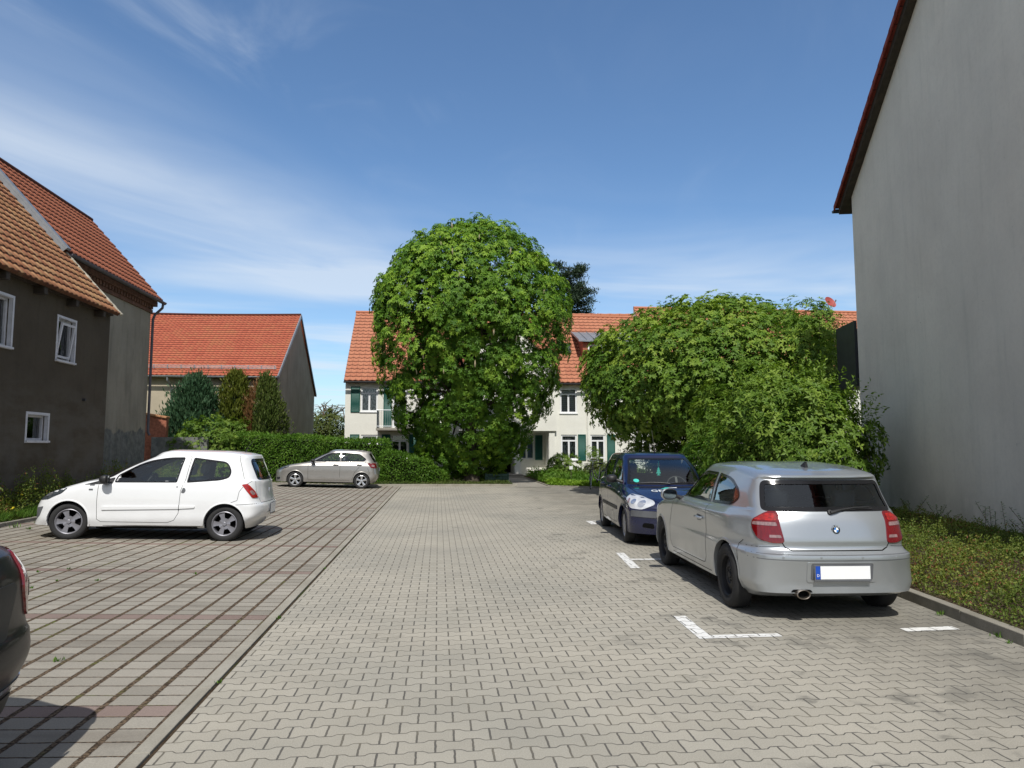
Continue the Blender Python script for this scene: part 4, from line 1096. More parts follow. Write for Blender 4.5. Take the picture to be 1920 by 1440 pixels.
# ---------------------------------------------------------------- the big chestnut
r = np.random.default_rng(101)
ct = thing('chestnut_tree', 'tall egg-shaped horse chestnut with drooping fan leaves and faded blossom candles', 'tree', (1.45, 30.9, .05))
prof = lambda t: np.where(t > 0, 1.0-.04*t**2, 1.0-.12*t**2)
_, PB = canopy('crown', (0.0, 0, 7.0), (4.15, 3.85, 4.42), 1350, 24, .43, r, M['leaf_chestnut'], ct, .185, .38, 6, 5.0, .45, zmin=.28, lump=.075, shell=(.88, 1.0), inner=.26, profile=prof, upw=.55, zlow=1.56)
sel = PB[r.choice(len(PB), 46, replace=False)]; sel = [p for p in sel if np.linalg.norm(p-np.array([0, 0, 6])) > 1.5]
limbs([(0, 0, -.1), (.03, .02, 1.0), (-.05, .03, 2.4), (.04, -.02, 4.2), (-.02, .05, 6.2), (0.05, 0, 8.4)], .30, [Vector(p)*.92+Vector((0, 0, .3)) for p in sel], r, ct)
cm = B(); cm.tube([(0, 0, 0), (0, 0, .10), (0, 0, .2), (0, 0, .27)], [.012, .034, .024, .004], 6)
candle = None; k = 0
for q in sphere_pts(400, r):
    if q[1] > .3 or q[2] < -.45 or k >= 88: continue
    p = np.array([0, 0, 7.0])+q*np.array([3.95, 3.75, 4.25 if q[2] > 0 else 6.2])*r.uniform(.97, 1.02)
    if candle is None: candle = o = cm.obj('blossom_candle', M['flower_blossom'], ct)
    else: o = candle.copy(); link(o, ct)
    k += 1; o.location = p; o.scale = (r.uniform(.7, 1.15),)*3; o.rotation_euler = (-q[1]*.25, q[0]*.25, 0)

# ---------------------------------------------------------------- the round maple
r = np.random.default_rng(202)
mt_ = thing('maple_tree', 'broad ball-shaped yellow green maple between the chestnut and the grey building', 'tree', (8.95, 22.4, .1))
_, PB = canopy('crown', (0, 0, 3.75), (4.2, 4.05, 2.55), 1400, 23, .39, r, M['leaf_maple'], mt_, .14, .50, 5, 3.9, .14, zmin=1.95, lump=.08, shell=(.86, 1.0), inner=.36, upw=.85, tone_jit=.28, profile=lambda t: np.where(t > 0, 1.0-.16*t**2, 1.0))
sel = PB[r.choice(len(PB), 40, replace=False)]
limbs([(0, 0, -.1), (.02, .02, .9), (-.03, .02, 1.9), (.05, 0, 3.0)], .17, [Vector(p)*.94 for p in sel], r, mt_)

# ---------------------------------------------------------------- shrubs on the right
def shrub(name, label, cat, loc, radii, cz, nb, per, rb, mat, size, wd, seed, zmin=.05, k=5, fan=6.2, droop=-.15, lump=.16, stems=26, upw=.6, group=None, inner=.3, shell=(.78, 1.05)):
    r = np.random.default_rng(seed)
    t = thing(name, label, cat, loc, 0, group)
    o, PB = canopy('foliage', (0, 0, cz), radii, nb, per, rb, r, M[mat], t, size, wd, k, fan, droop, zmin=zmin, lump=lump, shell=shell, inner=inner, upw=upw)
    if stems:
        e = B(); sel = PB[r.choice(len(PB), min(stems, len(PB)), replace=False)]
        for p in sel:
            p = Vector(p); a = Vector((r.normal(0, .12), r.normal(0, .12), -.05)); m_ = a.lerp(p, .45)+Vector((0, 0, .25*cz))
            e.tube([a, m_, p], [.022, .014, .004], 5, caps=False)
        e.obj('stems', M['twig'], t)
    return t, PB
b1, PB = shrub('privet_bush', 'large loose bright green bush against the grey wall behind the silver hatchback', 'bush', (7.15, 13.7, .15), (1.50, 1.4, 1.55), 1.42, 420, 16, .25, 'leaf_bush', .10, .46, 303, zmin=.1, droop=-.05, lump=.30, shell=(.70, 1.05))
# whippy shoots sticking out of it
r = np.random.default_rng(9); e = B(); C, D, U, T_ = [], [], [], []
for i in range(150):
    q = unit(r.normal(size=3)); q[2] = abs(q[2])*.8+.12; q = unit(q)
    p = np.array([0, 0, 1.5])+q*np.array([1.5, 1.35, 1.55])*.9
    dv = unit(q*.7+np.array([r.normal(0, .3), r.normal(0, .3), .75])); ln = r.uniform(.25, .62)
    e.tube([p, p+dv*ln*.5, p+dv*ln+np.array([0, 0, -.03])], [.005, .004, .002], 4, caps=False)
    for j in range(11):
        t = j/11; s_ = unit(np.cross(dv, r.normal(size=3)))
        C.append(p+dv*ln*t); D.append(s_*.8+dv*.6); U.append(dv+s_*.3+r.normal(0, .2, 3)); T_.append(np.clip(.65+r.normal(0, .15), 0, 1))
leaves('shoots', np.array(C), np.array(D), np.array(U), r.uniform(.07, .115, len(C)), r.uniform(.032, .048, len(C)), np.array(T_), M['leaf_bush'], b1)
shrub('low_bush', 'darker low bush beside the blue hatchback, left of the large bright bush', 'bush', (6.35, 15.4, .12), (.75, 1.0, 1.0), .9, 150, 14, .24, 'leaf_hedge', .08, .4, 304, zmin=.1, droop=-.2)
shrub('tall_shrub', 'tall airy shrub at the far corner of the grey wall beside the dark balcony', 'shrub', (10.35, 18.6, .15), (1.05, 1.0, 2.75), 2.95, 300, 13, .27, 'leaf_maple', .10, .40, 305, zmin=.2, droop=-.1, lump=.2)
shrub('round_shrub', 'shaded shrub under the right side of the maple', 'shrub', (8.3, 17.7, .12), (1.6, 1.2, 1.5), 1.3, 230, 14, .27, 'leaf_bush', .09, .42, 306, zmin=.1)
shrub('shade_shrub', 'low shrub in the shade below the maple crown behind the blue hatchback', 'shrub', (8.9, 25.6, .1), (1.9, .9, 2.3), 1.9, 560, 12, .22, 'leaf_bush', .09, .42, 307, zmin=.05)
shrub('shade_shrub', 'far shrub below the maple crown near the terrace door', 'shrub', (11.8, 26.4, .1), (2.8, 1.0, 2.5), 2.0, 700, 12, .25, 'leaf_hedge', .09, .42, 308, zmin=.05)
shrub('flowering_shrub', 'light green rounded shrub in the flower bed before the white pilaster', 'shrub', (5.95, 33.3, .05), (.75, .6, .62), .62, 110, 10, .17, 'leaf_bush', .09, .42, 309, zmin=.05)
shrub('dwarf_shrub', 'brown green low shrub right of the light green shrub in the flower bed', 'shrub', (7.5, 32.6, .05), (.85, .6, .45), .36, 90, 10, .17, 'leaf_juniper', .08, .35, 310, zmin=.03)
shrub('dwarf_shrub', 'low dark green shrub left of the light green shrub beside the garden path', 'shrub', (4.95, 31.3, .05), (.55, .8, .35), .25, 90, 10, .15, 'leaf_hedge', .07, .4, 311, zmin=.02)
shrub('small_conifer', 'small cone-shaped evergreen below the green shutter by the terrace door', 'shrub', (8.1, 36.6, .05), (.38, .38, .8), .75, 70, 10, .13, 'leaf_bush', .06, .35, 312, zmin=.03)
shrub('pink_shrub', 'yellow green shrub behind the parked bicycle', 'shrub', (8.3, 31.4, .05), (.8, .6, .6), .5, 90, 10, .18, 'leaf_bush', .09, .42, 313, zmin=.05)

# ---------------------------------------------------------------- hedges
def hedge(label, segs, seed, size=.06, dens=520, group='clipped hedges at the far end of the parking bays'):
    """segs: list of (x0,y0,x1,y1,depth,h0,h1): clipped boxes with soft edges"""
    r = np.random.default_rng(seed)
    x0, y0 = segs[0][0], segs[0][1]
    t = thing('hedge', label, 'hedge', (x0, y0, 0), 0, group)
    C, Nn = [], []; e = B()
    for (xa, ya, xb, yb, dp, ha, hb) in segs:
        ln = math.hypot(xb-xa, yb-ya); u = np.array([(xb-xa)/ln, (yb-ya)/ln, 0]); v = np.array([-u[1], u[0], 0])
        o = np.array([xa-x0, ya-y0, 0])
        for face, area in (('f', ln*(ha+hb)/2), ('b', ln*(ha+hb)/2*.3), ('t', ln*dp), ('e', dp*hb), ('s', dp*ha)):
            n = int(area*dens); a = r.random(n)*ln; h = ha+(hb-ha)*a/ln; z = r.random(n)**.9*h
            jj = r.normal(0, .045, n)
            wave = .07*np.sin(a*2.1+z*1.3)+.05*np.sin(a*5.3+z*3.7+1.3)
            if face == 'f': p = o+u*a[:, None]+v*(jj+wave)[:, None]+np.outer(z, [0, 0, 1]); nn = -v+np.array([0, 0, .55])
            elif face == 'b': p = o+u*a[:, None]+v*(dp+jj)[:, None]+np.outer(z, [0, 0, 1]); nn = v+np.array([0, 0, .3])
            elif face == 't': p = o+u*a[:, None]+v*(r.random(n)*dp)[:, None]+np.outer(h+jj+wave*.6, [0, 0, 1]); nn = np.array([0, 0, 1.])
            elif face == 'e': p = o+u*(ln+jj)[:, None]+v*(r.random(n)*dp)[:, None]+np.outer(r.random(n)*hb, [0, 0, 1]); nn = u+np.array([0, 0, .3])
            else: p = o+u*(jj)[:, None]+v*(r.random(n)*dp)[:, None]+np.outer(r.random(n)*ha, [0, 0, 1]); nn = -u+np.array([0, 0, .3])
            C.append(p); Nn.append(np.tile(nn, (n, 1)))
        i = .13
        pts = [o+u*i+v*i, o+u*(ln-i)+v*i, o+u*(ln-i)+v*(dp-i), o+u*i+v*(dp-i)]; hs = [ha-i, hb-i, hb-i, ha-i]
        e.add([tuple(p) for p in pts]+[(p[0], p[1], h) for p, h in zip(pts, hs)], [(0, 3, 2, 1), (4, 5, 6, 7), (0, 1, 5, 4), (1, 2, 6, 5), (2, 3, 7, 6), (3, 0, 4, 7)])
    C = np.concatenate(C); Nn = np.concatenate(Nn); n = len(C)
    D = Nn*.5+r.normal(0, .6, (n, 3))+np.array([0, 0, .35]); U = Nn+r.normal(0, .5, (n, 3))
    low = np.sin(C[:, 0]*2.3+C[:, 2]*3.1)+np.sin(C[:, 0]*6.1-C[:, 2]*5.0)
    tone = np.clip(.45+.10*low+r.normal(0, .2, n), 0, 1)
    leaves('foliage', C, D, U, size*r.uniform(.7, 1.4, n), size*.55, tone, M['leaf_hedge'], t)
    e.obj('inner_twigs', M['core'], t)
    return t
hedge('long clipped green hedge behind the champagne hatchback', [(-8.6, 31.25, -2.15, 30.65, 1.2, 2.12, 1.78)], 41, .085, 620)
hedge('lower stepped green hedge ending beside the chestnut trunk', [(-2.35, 30.05, -.35, 29.85, 1.3, 1.36, 1.02), (-.35, 29.90, .35, 29.85, 1.1, .78, .45)], 42, .085, 620)
shrub('weedy_bush', 'untidy yellow green bush at the left end of the long hedge', 'bush', (-9.75, 30.9, .05), (1.35, .9, 1.35), 1.2, 210, 13, .26, 'leaf_bush', .11, .42, 314, zmin=.05)
shrub('elder_bush', 'lime green bush under the blue fir behind the hedge', 'bush', (-9.2, 32.9, .05), (1.2, .6, 1.3), 1.55, 150, 12, .26, 'leaf_bush', .12, .42, 315, zmin=.05)

def conifer(name, label, loc, rad, h, mat, seed, nb=260, per=14, size=.16, wd=.22, shape=1.0, z0=.1, up=.9, side_mat=None):
    """dense evergreen: upward sprays on a tapering column"""
    r = np.random.default_rng(seed); t = thing(name, label, 'conifer', loc)
    tt = r.random(nb)**.85; th = r.uniform(0, 2*PI, nb)
    lum = 1+.16*np.sin(th*3+tt*9+seed)+.10*np.sin(th*7-tt*14)
    R1 = rad*(np.sin(PI*np.clip(tt*.86+.13, 0, 1))**shape)*lum*r.uniform(.82, 1.04, nb)
    P0 = np.stack([np.cos(th)*R1, np.sin(th)*R1, z0+tt*h], 1)
    nrm = unit(np.stack([np.cos(th), np.sin(th), .35+tt], 1))
    off = r.normal(0, 1, (nb, per, 3))*np.array([.12, .12, .17])*rad
    C = (P0[:, None]+off).reshape(-1, 3); n = len(C)
    Nn = np.repeat(nrm, per, 0)
    D = Nn*.8+np.array([0, 0, up])+r.normal(0, .35, (n, 3)); U = Nn+r.normal(0, .5, (n, 3))
    tone = np.clip(np.repeat(.5+r.normal(0, .2, nb), per)+r.normal(0, .12, n), 0, 1)
    if side_mat:
        k = C[:, 0] < -rad*.30
        leaves('dry_foliage', C[k], D[k], U[k], size*r.uniform(.7, 1.3, k.sum()), size*wd, tone[k], M[side_mat], t)
        k = ~k; C, D, U, tone = C[k], D[k], U[k], tone[k]; n = len(C)
    leaves('foliage', C, D, U, size*r.uniform(.7, 1.3, n), size*wd*1.4, tone, M[mat], t)
    e = B(); e.tube([(0, 0, -.1), (0, 0, h*.5), (0, 0, h*.93)], [rad*.14, rad*.1, .02], 8); e.obj('trunk', M['bark'], t)
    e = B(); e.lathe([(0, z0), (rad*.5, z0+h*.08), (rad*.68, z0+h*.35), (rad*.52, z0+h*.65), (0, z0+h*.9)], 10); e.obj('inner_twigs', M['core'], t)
    return t
conifer('blue_fir', 'broad blue green fir left of the golden column behind the hedge', (-11.0, 33.5, .05), 1.28, 4.35, 'leaf_fir', 51, 620, 22, .20, .24, .8)
conifer('golden_thuja', 'narrow golden green column-shaped thuja in front of the barn', (-9.28, 33.7, .05), .66, 4.75, 'leaf_thuja', 52, 480, 22, .17, .25, .45)
conifer('juniper', 'pointed juniper with a dry brown left side in front of the barn corner', (-7.98, 33.7, .05), .90, 4.55, 'leaf_juniper', 53, 520, 22, .17, .22, .75, side_mat='leaf_brown')

# dark pine far behind the roof
r = np.random.default_rng(61)
pn = thing('pine_tree', 'tall dark pine rising behind the roof at the right of the chestnut', 'tree', (10.1, 54, -.4))
e = B(); e.tube([(0, 0, 0), (.1, 0, 6), (-.1, 0, 11), (0, 0, 15.8)], [.35, .28, .18, .04], 10); e.obj('trunk', M['bark'], pn)
C, Nn = [], []; e = B()
for i in range(46):
    z = 7.5+8.6*(i/46)+r.normal(0, .2); a = r.uniform(0, 2*PI); ln = (3.6-2.5*((z-7.5)/8.6))*r.uniform(.65, 1.15)
    p0 = np.array([0, 0, z]); dv = np.array([math.cos(a), math.sin(a), .12]); tip = p0+dv*ln
    e.tube([p0, p0+dv*ln*.5, tip], [.07, .05, .02], 5, caps=False)
    for j in range(9):
        t = .30+.70*j/8; q = p0+dv*ln*t+r.normal(0, .16, 3)
        m_ = 46; C.append(q+r.normal(0, 1, (m_, 3))*np.array([.21, .21, .10])); Nn.append(np.tile([0, 0, 1.], (m_, 1)))
e.obj('branches', M['bark'], pn)
C = np.concatenate(C); n = len(C); D = r.normal(0, 1, (n, 3))+np.array([0, 0, .6])
leaves('needles', C, D, r.normal(0, 1, (n, 3)), .26, .06, np.clip(r.normal(.5, .2, n), 0, 1), M['leaf_pine'], pn)

def loose_tree(name, label, loc, radii, cz, mat, seed, nb=160, per=12, rb=.35, size=.16, bare=0, trunk=.12):
    r = np.random.default_rng(seed); t = thing(name, label, 'tree', loc)
    o, PB = canopy('crown', (0, 0, cz), radii, nb, per, rb, r, M[mat], t, size, .45, 4, 6.2, .2, lump=.2, shell=(.6, 1.05), inner=.35, zmin=.3)
    ends = [Vector(p) for p in PB[r.choice(len(PB), 24, replace=False)]]
    limbs([(0, 0, -.1), (.05, 0, cz*.4), (-.05, .05, cz)], trunk, ends, r, t)
    if bare:
        e = B()
        for i in range(bare):
            a = Vector((r.normal(0, radii[0]*.4), r.normal(0, .3), cz+radii[2]*.55)); b_ = a+Vector((r.normal(.2, .5), 0, r.uniform(.5, 1.1)*radii[2]*.6)); c_ = b_+Vector((r.normal(.1, .35), 0, r.uniform(-.1, .35)))
            e.tube([a, b_, c_], [.05, .03, .01], 5, caps=False)
            for j in range(4):
                s_ = a.lerp(b_, r.random()); e.tube([s_, s_+Vector((r.normal(0, .4), r.normal(0, .2), r.uniform(.1, .4)))], [.02, .006], 4, caps=False)
        e.obj('bare_twigs', M['twig'], t)
    return t
loose_tree('fruit_tree', 'old fruit tree with bare top twigs between the barn and the white house', (-7.3, 49, 0), (1.35, 1.1, 1.6), 2.6, 'leaf_far', 71, bare=16)
loose_tree('distant_tree', 'low distant tree seen in the gap left of the white house', (-7.0, 62, 0), (1.6, 1.6, 1.6), 2.2, 'leaf_far', 72)

# ---------------------------------------------------------------- ground cover and weeds
def cover(name, label, A, Bp, n, size, wd, mat, seed, h=.16, lift=.0, upright=.4, hgt=None, cat='ground cover', mound=1.0):
    """leafy ground cover between two 3D polylines"""
    r = np.random.default_rng(seed); A = np.array(A, float); Bp = np.array(Bp, float)
    seg = np.linalg.norm(np.diff(A, axis=0), axis=1)*(np.linalg.norm((Bp-A)[:-1], axis=1)+np.linalg.norm((Bp-A)[1:], axis=1))/2
    k = r.choice(len(seg), n, p=seg/seg.sum()); t = r.random(n)[:, None]; s_ = r.random(n)
    a = A[k]*(1-t)+A[k+1]*t; b_ = Bp[k]*(1-t)+Bp[k+1]*t
    P = a*(1-s_[:, None])+b_*s_[:, None]
    x, y = P[:, 0], P[:, 1]
    mo = (.5+.22*np.sin(x*3.1+y*1.7)+.18*np.sin(y*4.3-x*2.2+1)+.22*np.sin(x*9+y*7)+.20*np.sin(y*13-x*11)+.12*np.sin(x*23-y*19))*mound
    edge = np.clip(np.minimum(s_, 1-s_)*6, .15, 1)
    bare = (np.sin(x*2.3-y*1.9+seed)+np.sin(x*5.1+y*3.3)+np.sin(y*7.7-x*1.7) > 1.55) & (np.minimum(s_, 1-s_) < .3)
    P[bare, 2] -= .12
    lay = r.random(n)**.6
    P[:, 2] += lift+h*np.clip(mo, .12, 1.3)*edge*lay
    if hgt: P[:, 2] += hgt(s_)
    D = r.normal(0, .8, (n, 3))+np.array([0, 0, upright]); U = r.normal(0, .45, (n, 3))+np.array([0, 0, 1.])
    patch = .10*np.sin(x*1.3+y*.9)+.10*np.sin(x*2.7-y*2.1+2)
    tone = np.clip(.47+patch+r.normal(0, .17, n)+(r.random(n) < .05*(1+2*(patch > .05)))*.5, 0, 1)
    o = leaves(name, P, D, U, size*r.uniform(.6, 1.4, n), size*wd, tone, M[mat])
    return stuff(o, label, cat)
def tufts(name, label, pts, mat, seed, blades=22, h=.14, w_=.009, group=None, cat='weeds'):
    r = np.random.default_rng(seed); C, D, U, Ls = [], [], [], []
    for (x, y, z, s) in pts:
        for i in range(blades):
            a = r.uniform(0, 2*PI); ln = h*s*r.uniform(.5, 1.3)
            C.append((x+r.normal(0, .035*s), y+r.normal(0, .035*s), z)); D.append((math.cos(a)*.55, math.sin(a)*.55, 1.0)); U.append((math.cos(a), math.sin(a), -.4)); Ls.append(ln)
    o = leaves(name, np.array(C), np.array(D), np.array(U), np.array(Ls), w_+np.array(Ls)*.06, np.clip(np.random.default_rng(seed).normal(.5, .2, len(C)), 0, 1), M[mat])
    return stuff(o, label, cat)
RA = [(4.53+.0, -1, .11), (4.72, 5.34, .11), (4.86, 6.17, .11), (4.98, 7.2, .11), (5.28, 11, .11), (5.6, 15.2, .11)]
RBp = [(wallx(-1)-.02, -1, .37), (wallx(5.34)-.02, 5.34, .36), (wallx(6.17)-.02, 6.17, .35), (wallx(7.2)-.02, 7.2, .34), (wallx(11)-.02, 11, .32), (wallx(15.2)-.02, 15.2, .3)]
cover('cotoneaster', 'low green and reddish cotoneaster covering the bed below the grey wall', RA, RBp, 110000, .032, .55, 'leaf_cover', 81, h=.24, mound=1.25)
cover('ivy_cover', 'dark green leaves covering the bed under the bushes', [(5.65, 15.2, .1), (6.4, 23.5, .1), (6.4, 27.0, .08)], [(9.5, 15.3, .2), (14, 23.5, .1), (14, 27.5, .1)], 22000, .07, .6, 'leaf_hedge', 82, h=.22)
cover('cotoneaster_mound', 'brownish green cotoneaster mound along the foot of the dark wall', [(-7.72, 7, .25), (-7.78, 14, .25), (-8.0, 19, .24), (-8.6, 29.8, .2)], [(-8.58, 7, .5), (-8.58, 14, .5), (-8.7, 19.3, .5), (-10.5, 29.8, .25)], 70000, .045, .55, 'leaf_cover', 83, h=.72)
cover('bed_grass', 'grass along the kerb before the mound at the left', [(-7.56, 8, .24), (-7.66, 13.6, .24), (-7.74, 19, .24)], [(-7.95, 8, .3), (-8.0, 13.6, .3), (-8.15, 19, .3)], 15000, .11, .07, 'grass', 84, h=.08, upright=2.2)
cover('bright_cover', 'bright lime ground cover at the front of the flower bed', [(4.5, 28.75, .05), (6.3, 27.4, .05), (7.2, 27.6, .05)], [(4.5, 29.5, .1), (6.5, 28.8, .1), (7.5, 28.8, .1)], 9000, .085, .7, 'leaf_lime', 85, h=.16)
cover('bed_plants', 'mixed green plants filling the flower bed before the white house', [(4.5, 29.4, .05), (6.5, 28.9, .05), (9, 28.9, .05)], [(4.6, 37.5, .08), (7, 37.5, .08), (11, 37.5, .08)], 26000, .11, .35, 'leaf_hedge', 86, h=.42, upright=1.2)
cover('hedge_foot_weeds', 'weeds and dry leaves at the foot of the hedges', [(-8.6, 29.95, .05), (-2.2, 29.35, .05), (.2, 29.05, .05), (3.0, 28.8, .05)], [(-8.6, 30.9, .05), (-2.2, 30.3, .05), (.2, 30.2, .05), (3.0, 30.6, .05)], 7500, .08, .3, 'leaf_juniper', 87, h=.14, upright=1.0)
r = np.random.default_rng(88)
e = B()
for i in range(46):
    x, y = r.uniform(-8.4, -7.75), r.uniform(9.5, 17.5); z = .38+r.random()*.42*(1 if x < -7.95 else .25)
    a = r.uniform(0, 2*PI); e.lathe([(0, 0), (.022, .004), (.024, .012), (0, .016)], 7, XM((x, y, z), rx=r.normal(0, .5), ry=r.normal(0, .5)))
tag(e.obj('dandelion_flowers', M['flower_yellow']), 'scattered yellow dandelion heads in the left bed', 'flowers'); stuff(bpy.data.objects['dandelion_flowers'])
w_pts = [(-1.6-.222*k+r.normal(0, .01), y+r.normal(0, .4), gl(-1.6-.222*k), r.uniform(.12, .38)) for k, y in [(6, 8.6), (12, 9.0), (5, 5.4), (10, 8.7), (13, 9.1), (14, 9.0), (12, 8.9)]]
w_pts += [(4.66, 5.62, 0, .5), (4.72, 6.4, 0, .45), (4.60, 5.45, 0, .3), (4.83, 7.6, 0, .4), (-1.45, 5.1, 0, .25), (-1.45, 6.9, 0, .3), (-1.45, 9.6, 0, .25), (-7.4, 12.9, .17, 1.0), (-7.35, 13.4, .17, .9), (-7.25, 12.6, .17, .7), (-7.4, 14.2, .17, .8), (-7.0, 13.2, .16, .6)]
tufts('joint_weeds', 'small tufts of weed growing in the paving joints and along the kerbs', w_pts, 'grass', 89, 14, .10)
e = B(); C, D, U = [], [], []
for (x, y, hgt) in [(8.15, 9.5, .50), (8.5, 11.2, .3), (8.05, 8.7, .42), (7.75, 7.4, .5), (8.7, 12.2, .35), (7.9, 8.2, .3)]:      # tall dead-nettle stems by the wall
    for q in range(5):
        bx, by = x+r.normal(0, .07)-.22, y+r.normal(0, .12); lean = r.normal(0, .12, 2); hh = hgt*r.uniform(.6, 1.1)
        e.tube([(bx, by, .3), (bx+lean[0], by+lean[1], .36+hh)], [.005, .003], 4)
        for j in range(18):
            t = j/18; C.append((bx+lean[0]*t, by+lean[1]*t, .36+hh*t)); a = r.uniform(0, 2*PI); D.append((math.cos(a), math.sin(a), .4)); U.append((0, 0, 1.))
st = e.obj('tall_weeds', M['twig']); tag(st, 'upright dark weed stems in front of the grey wall', 'weeds'); stuff(st)
leaves('weed_leaves', np.array(C), np.array(D), np.array(U), .055, .022, np.clip(r.normal(.35, .2, len(C)), 0, 1), M['leaf_hedge'], st)
# ================================================================== cars
def interp(v, x):
    if isinstance(v, (int, float)): return np.full_like(x, float(v))
    xs, ys = zip(*v); xs = np.array(xs, float); ys = np.array(ys, float)
    t = np.clip(x, xs[0], xs[-1]); i = np.clip(np.searchsorted(xs, t)-1, 0, len(xs)-2)
    m_ = np.gradient(ys, xs) if len(xs) > 2 else np.full(len(xs), (ys[-1]-ys[0])/(xs[-1]-xs[0]))
    d_ = np.diff(ys)/np.diff(xs)
    for k in range(len(xs)):               # monotone tangents
        a = d_[k-1] if k > 0 else d_[0]; c = d_[k] if k < len(d_) else d_[-1]
        m_[k] = 0 if a*c <= 0 else 2*a*c/(a+c)
    h = xs[i+1]-xs[i]; s = (t-xs[i])/h
    return (2*s**3-3*s**2+1)*ys[i]+(s**3-2*s**2+s)*h*m_[i]+(-2*s**3+3*s**2)*ys[i+1]+(s**3-s**2)*h*m_[i+1]

TF, TS, TR = 16, 110, 16
def ring(xf, xr, W, Z, bf=.3, br=.25, nf=2.6, nr=3.0, cr=False):
    """half plan outline from front centre round the side to rear centre"""
    a = np.linspace(0, 1, TF)**.8*PI/2
    x1 = xf+bf*(1-np.cos(a)**(2/nf)); f1 = np.sin(a)**(2/nf)
    x2 = np.linspace(xf+bf, xr-br, TS+2)[1:-1]
    a3 = (1-np.linspace(0, 1, TR)**.8)[::-1]
    a3 = np.linspace(0, 1, TR)[::-1]**.8*PI/2
    x3 = xr-br*(1-np.cos(a3)**(2/nr)); f3 = np.sin(a3)**(2/nr)
    x = np.concatenate([x1, x2, x3]); f = np.concatenate([f1, np.ones(TS), f3])
    y = interp(W, x)*f; z = interp(Z, x)
    return np.stack([x, y, z], 1), cr

def loft(rings, step=.024):
    P = np.stack([r_[0] for r_ in rings]); crs = [r_[1] for r_ in rings]; K = len(P)
    h = np.array([np.linalg.norm(P[k+1]-P[k], axis=1).mean() for k in range(K-1)])+1e-6
    hm = np.array([np.linalg.norm(P[k+1]-P[k], axis=1).max() for k in range(K-1)])
    D = [(P[k+1]-P[k])/h[k] for k in range(K-1)]
    rows = [P[0]]
    for k in range(K-1):
        m0 = D[k] if (k == 0 or crs[k]) else (D[k-1]*h[k]+D[k]*h[k-1])/(h[k-1]+h[k])
        m1 = D[k] if (k == K-2 or crs[k+1]) else (D[k]*h[k+1]+D[k+1]*h[k])/(h[k]+h[k+1])
        n = int(np.clip(math.ceil(hm[k]/step/1.6), 1, 18))
        for j in range(1, n+1):
            s = j/n
            rows.append((2*s**3-3*s**2+1)*P[k]+(s**3-2*s**2+s)*h[k]*m0+(-2*s**3+3*s**2)*P[k+1]+(s**3-s**2)*h[k]*m1)
    R = np.stack(rows); m_, n_ = R.shape[:2]
    L_ = R.copy(); L_[..., 1] *= -1
    full = np.concatenate([R, L_[:, ::-1]], 1); n2 = 2*n_
    i, j = np.meshgrid(np.arange(m_-1), np.arange(n2), indexing='ij')
    A = i*n2+j; Bq = i*n2+(j+1) % n2
    F = np.stack([A, A+n2, Bq+n2, Bq], -1).reshape(-1, 4)
    return full.reshape(-1, 3), F

def in_poly(pts, poly):
    x, y = pts[:, 0], pts[:, 1]; c = np.zeros(len(pts), bool); n = len(poly)
    for i in range(n):
        x0, y0 = poly[i]; x1, y1 = poly[(i+1) % n]
        k = ((y0 > y) != (y1 > y)) & (x < (x1-x0)*(y-y0)/((y1-y0) if y1 != y0 else 1e-9)+x0); c ^= k
    return c
def rounded(poly, r=.03, n=5):
    """round the corners; a vertex may carry its own radius as third value"""
    out_ = []; m_ = len(poly)
    for i in range(m_):
        p = Vector(poly[i][:2]); a = Vector(poly[i-1][:2]); c = Vector(poly[(i+1) % m_][:2])
        rr = poly[i][2] if len(poly[i]) > 2 else r
        la, lc = (a-p).length, (c-p).length; rr = min(rr, la*.48, lc*.48)
        if rr < 1e-4: out_.append(tuple(p)); continue
        s, e_ = p+(a-p)*(rr/la), p+(c-p)*(rr/lc)
        for k in range(n+1):
            t = k/n; q = s*(1-t)**2+p*2*t*(1-t)+e_*t*t; out_.append((q.x, q.y))
    return out_
def resample(poly, step, closed=True):
    P = [Vector(p) for p in poly]; out_ = []
    for i in range(len(P) if closed else len(P)-1):
        a, c = P[i], P[(i+1) % len(P)]; k = max(1, math.ceil((c-a).length/step))
        for j in range(k): out_.append(tuple(a.lerp(c, j/k)))
    if not closed: out_.append(tuple(P[-1]))
    return out_
def area2(p): return sum(p[i][0]*p[(i+1) % len(p)][1]-p[(i+1) % len(p)][0]*p[i][1] for i in range(len(p)))
def inset(poly, d):
    n = len(poly); sg = 1 if area2(poly) > 0 else -1; out_ = []
    for i in range(n):
        a, c = Vector(poly[i-1]), Vector(poly[(i+1) % n]); t = c-a
        if t.length < 1e-9: out_.append(tuple(poly[i])); continue
        t.normalize(); out_.append((poly[i][0]-t.y*d*sg, poly[i][1]+t.x*d*sg))
    return out_
def clip(poly, ax, v, keep_less):
    out_ = []; n = len(poly)
    for i in range(n):
        a, c = poly[i], poly[(i+1) % n]; ia = (a[ax] <= v) == keep_less or a[ax] == v; ic = (c[ax] <= v) == keep_less or c[ax] == v
        if ia: out_.append(a)
        if ia != ic:
            t = (v-a[ax])/(c[ax]-a[ax]); q = [a[0]+(c[0]-a[0])*t, a[1]+(c[1]-a[1])*t]; q[ax] = v; out_.append(tuple(q))
    return out_

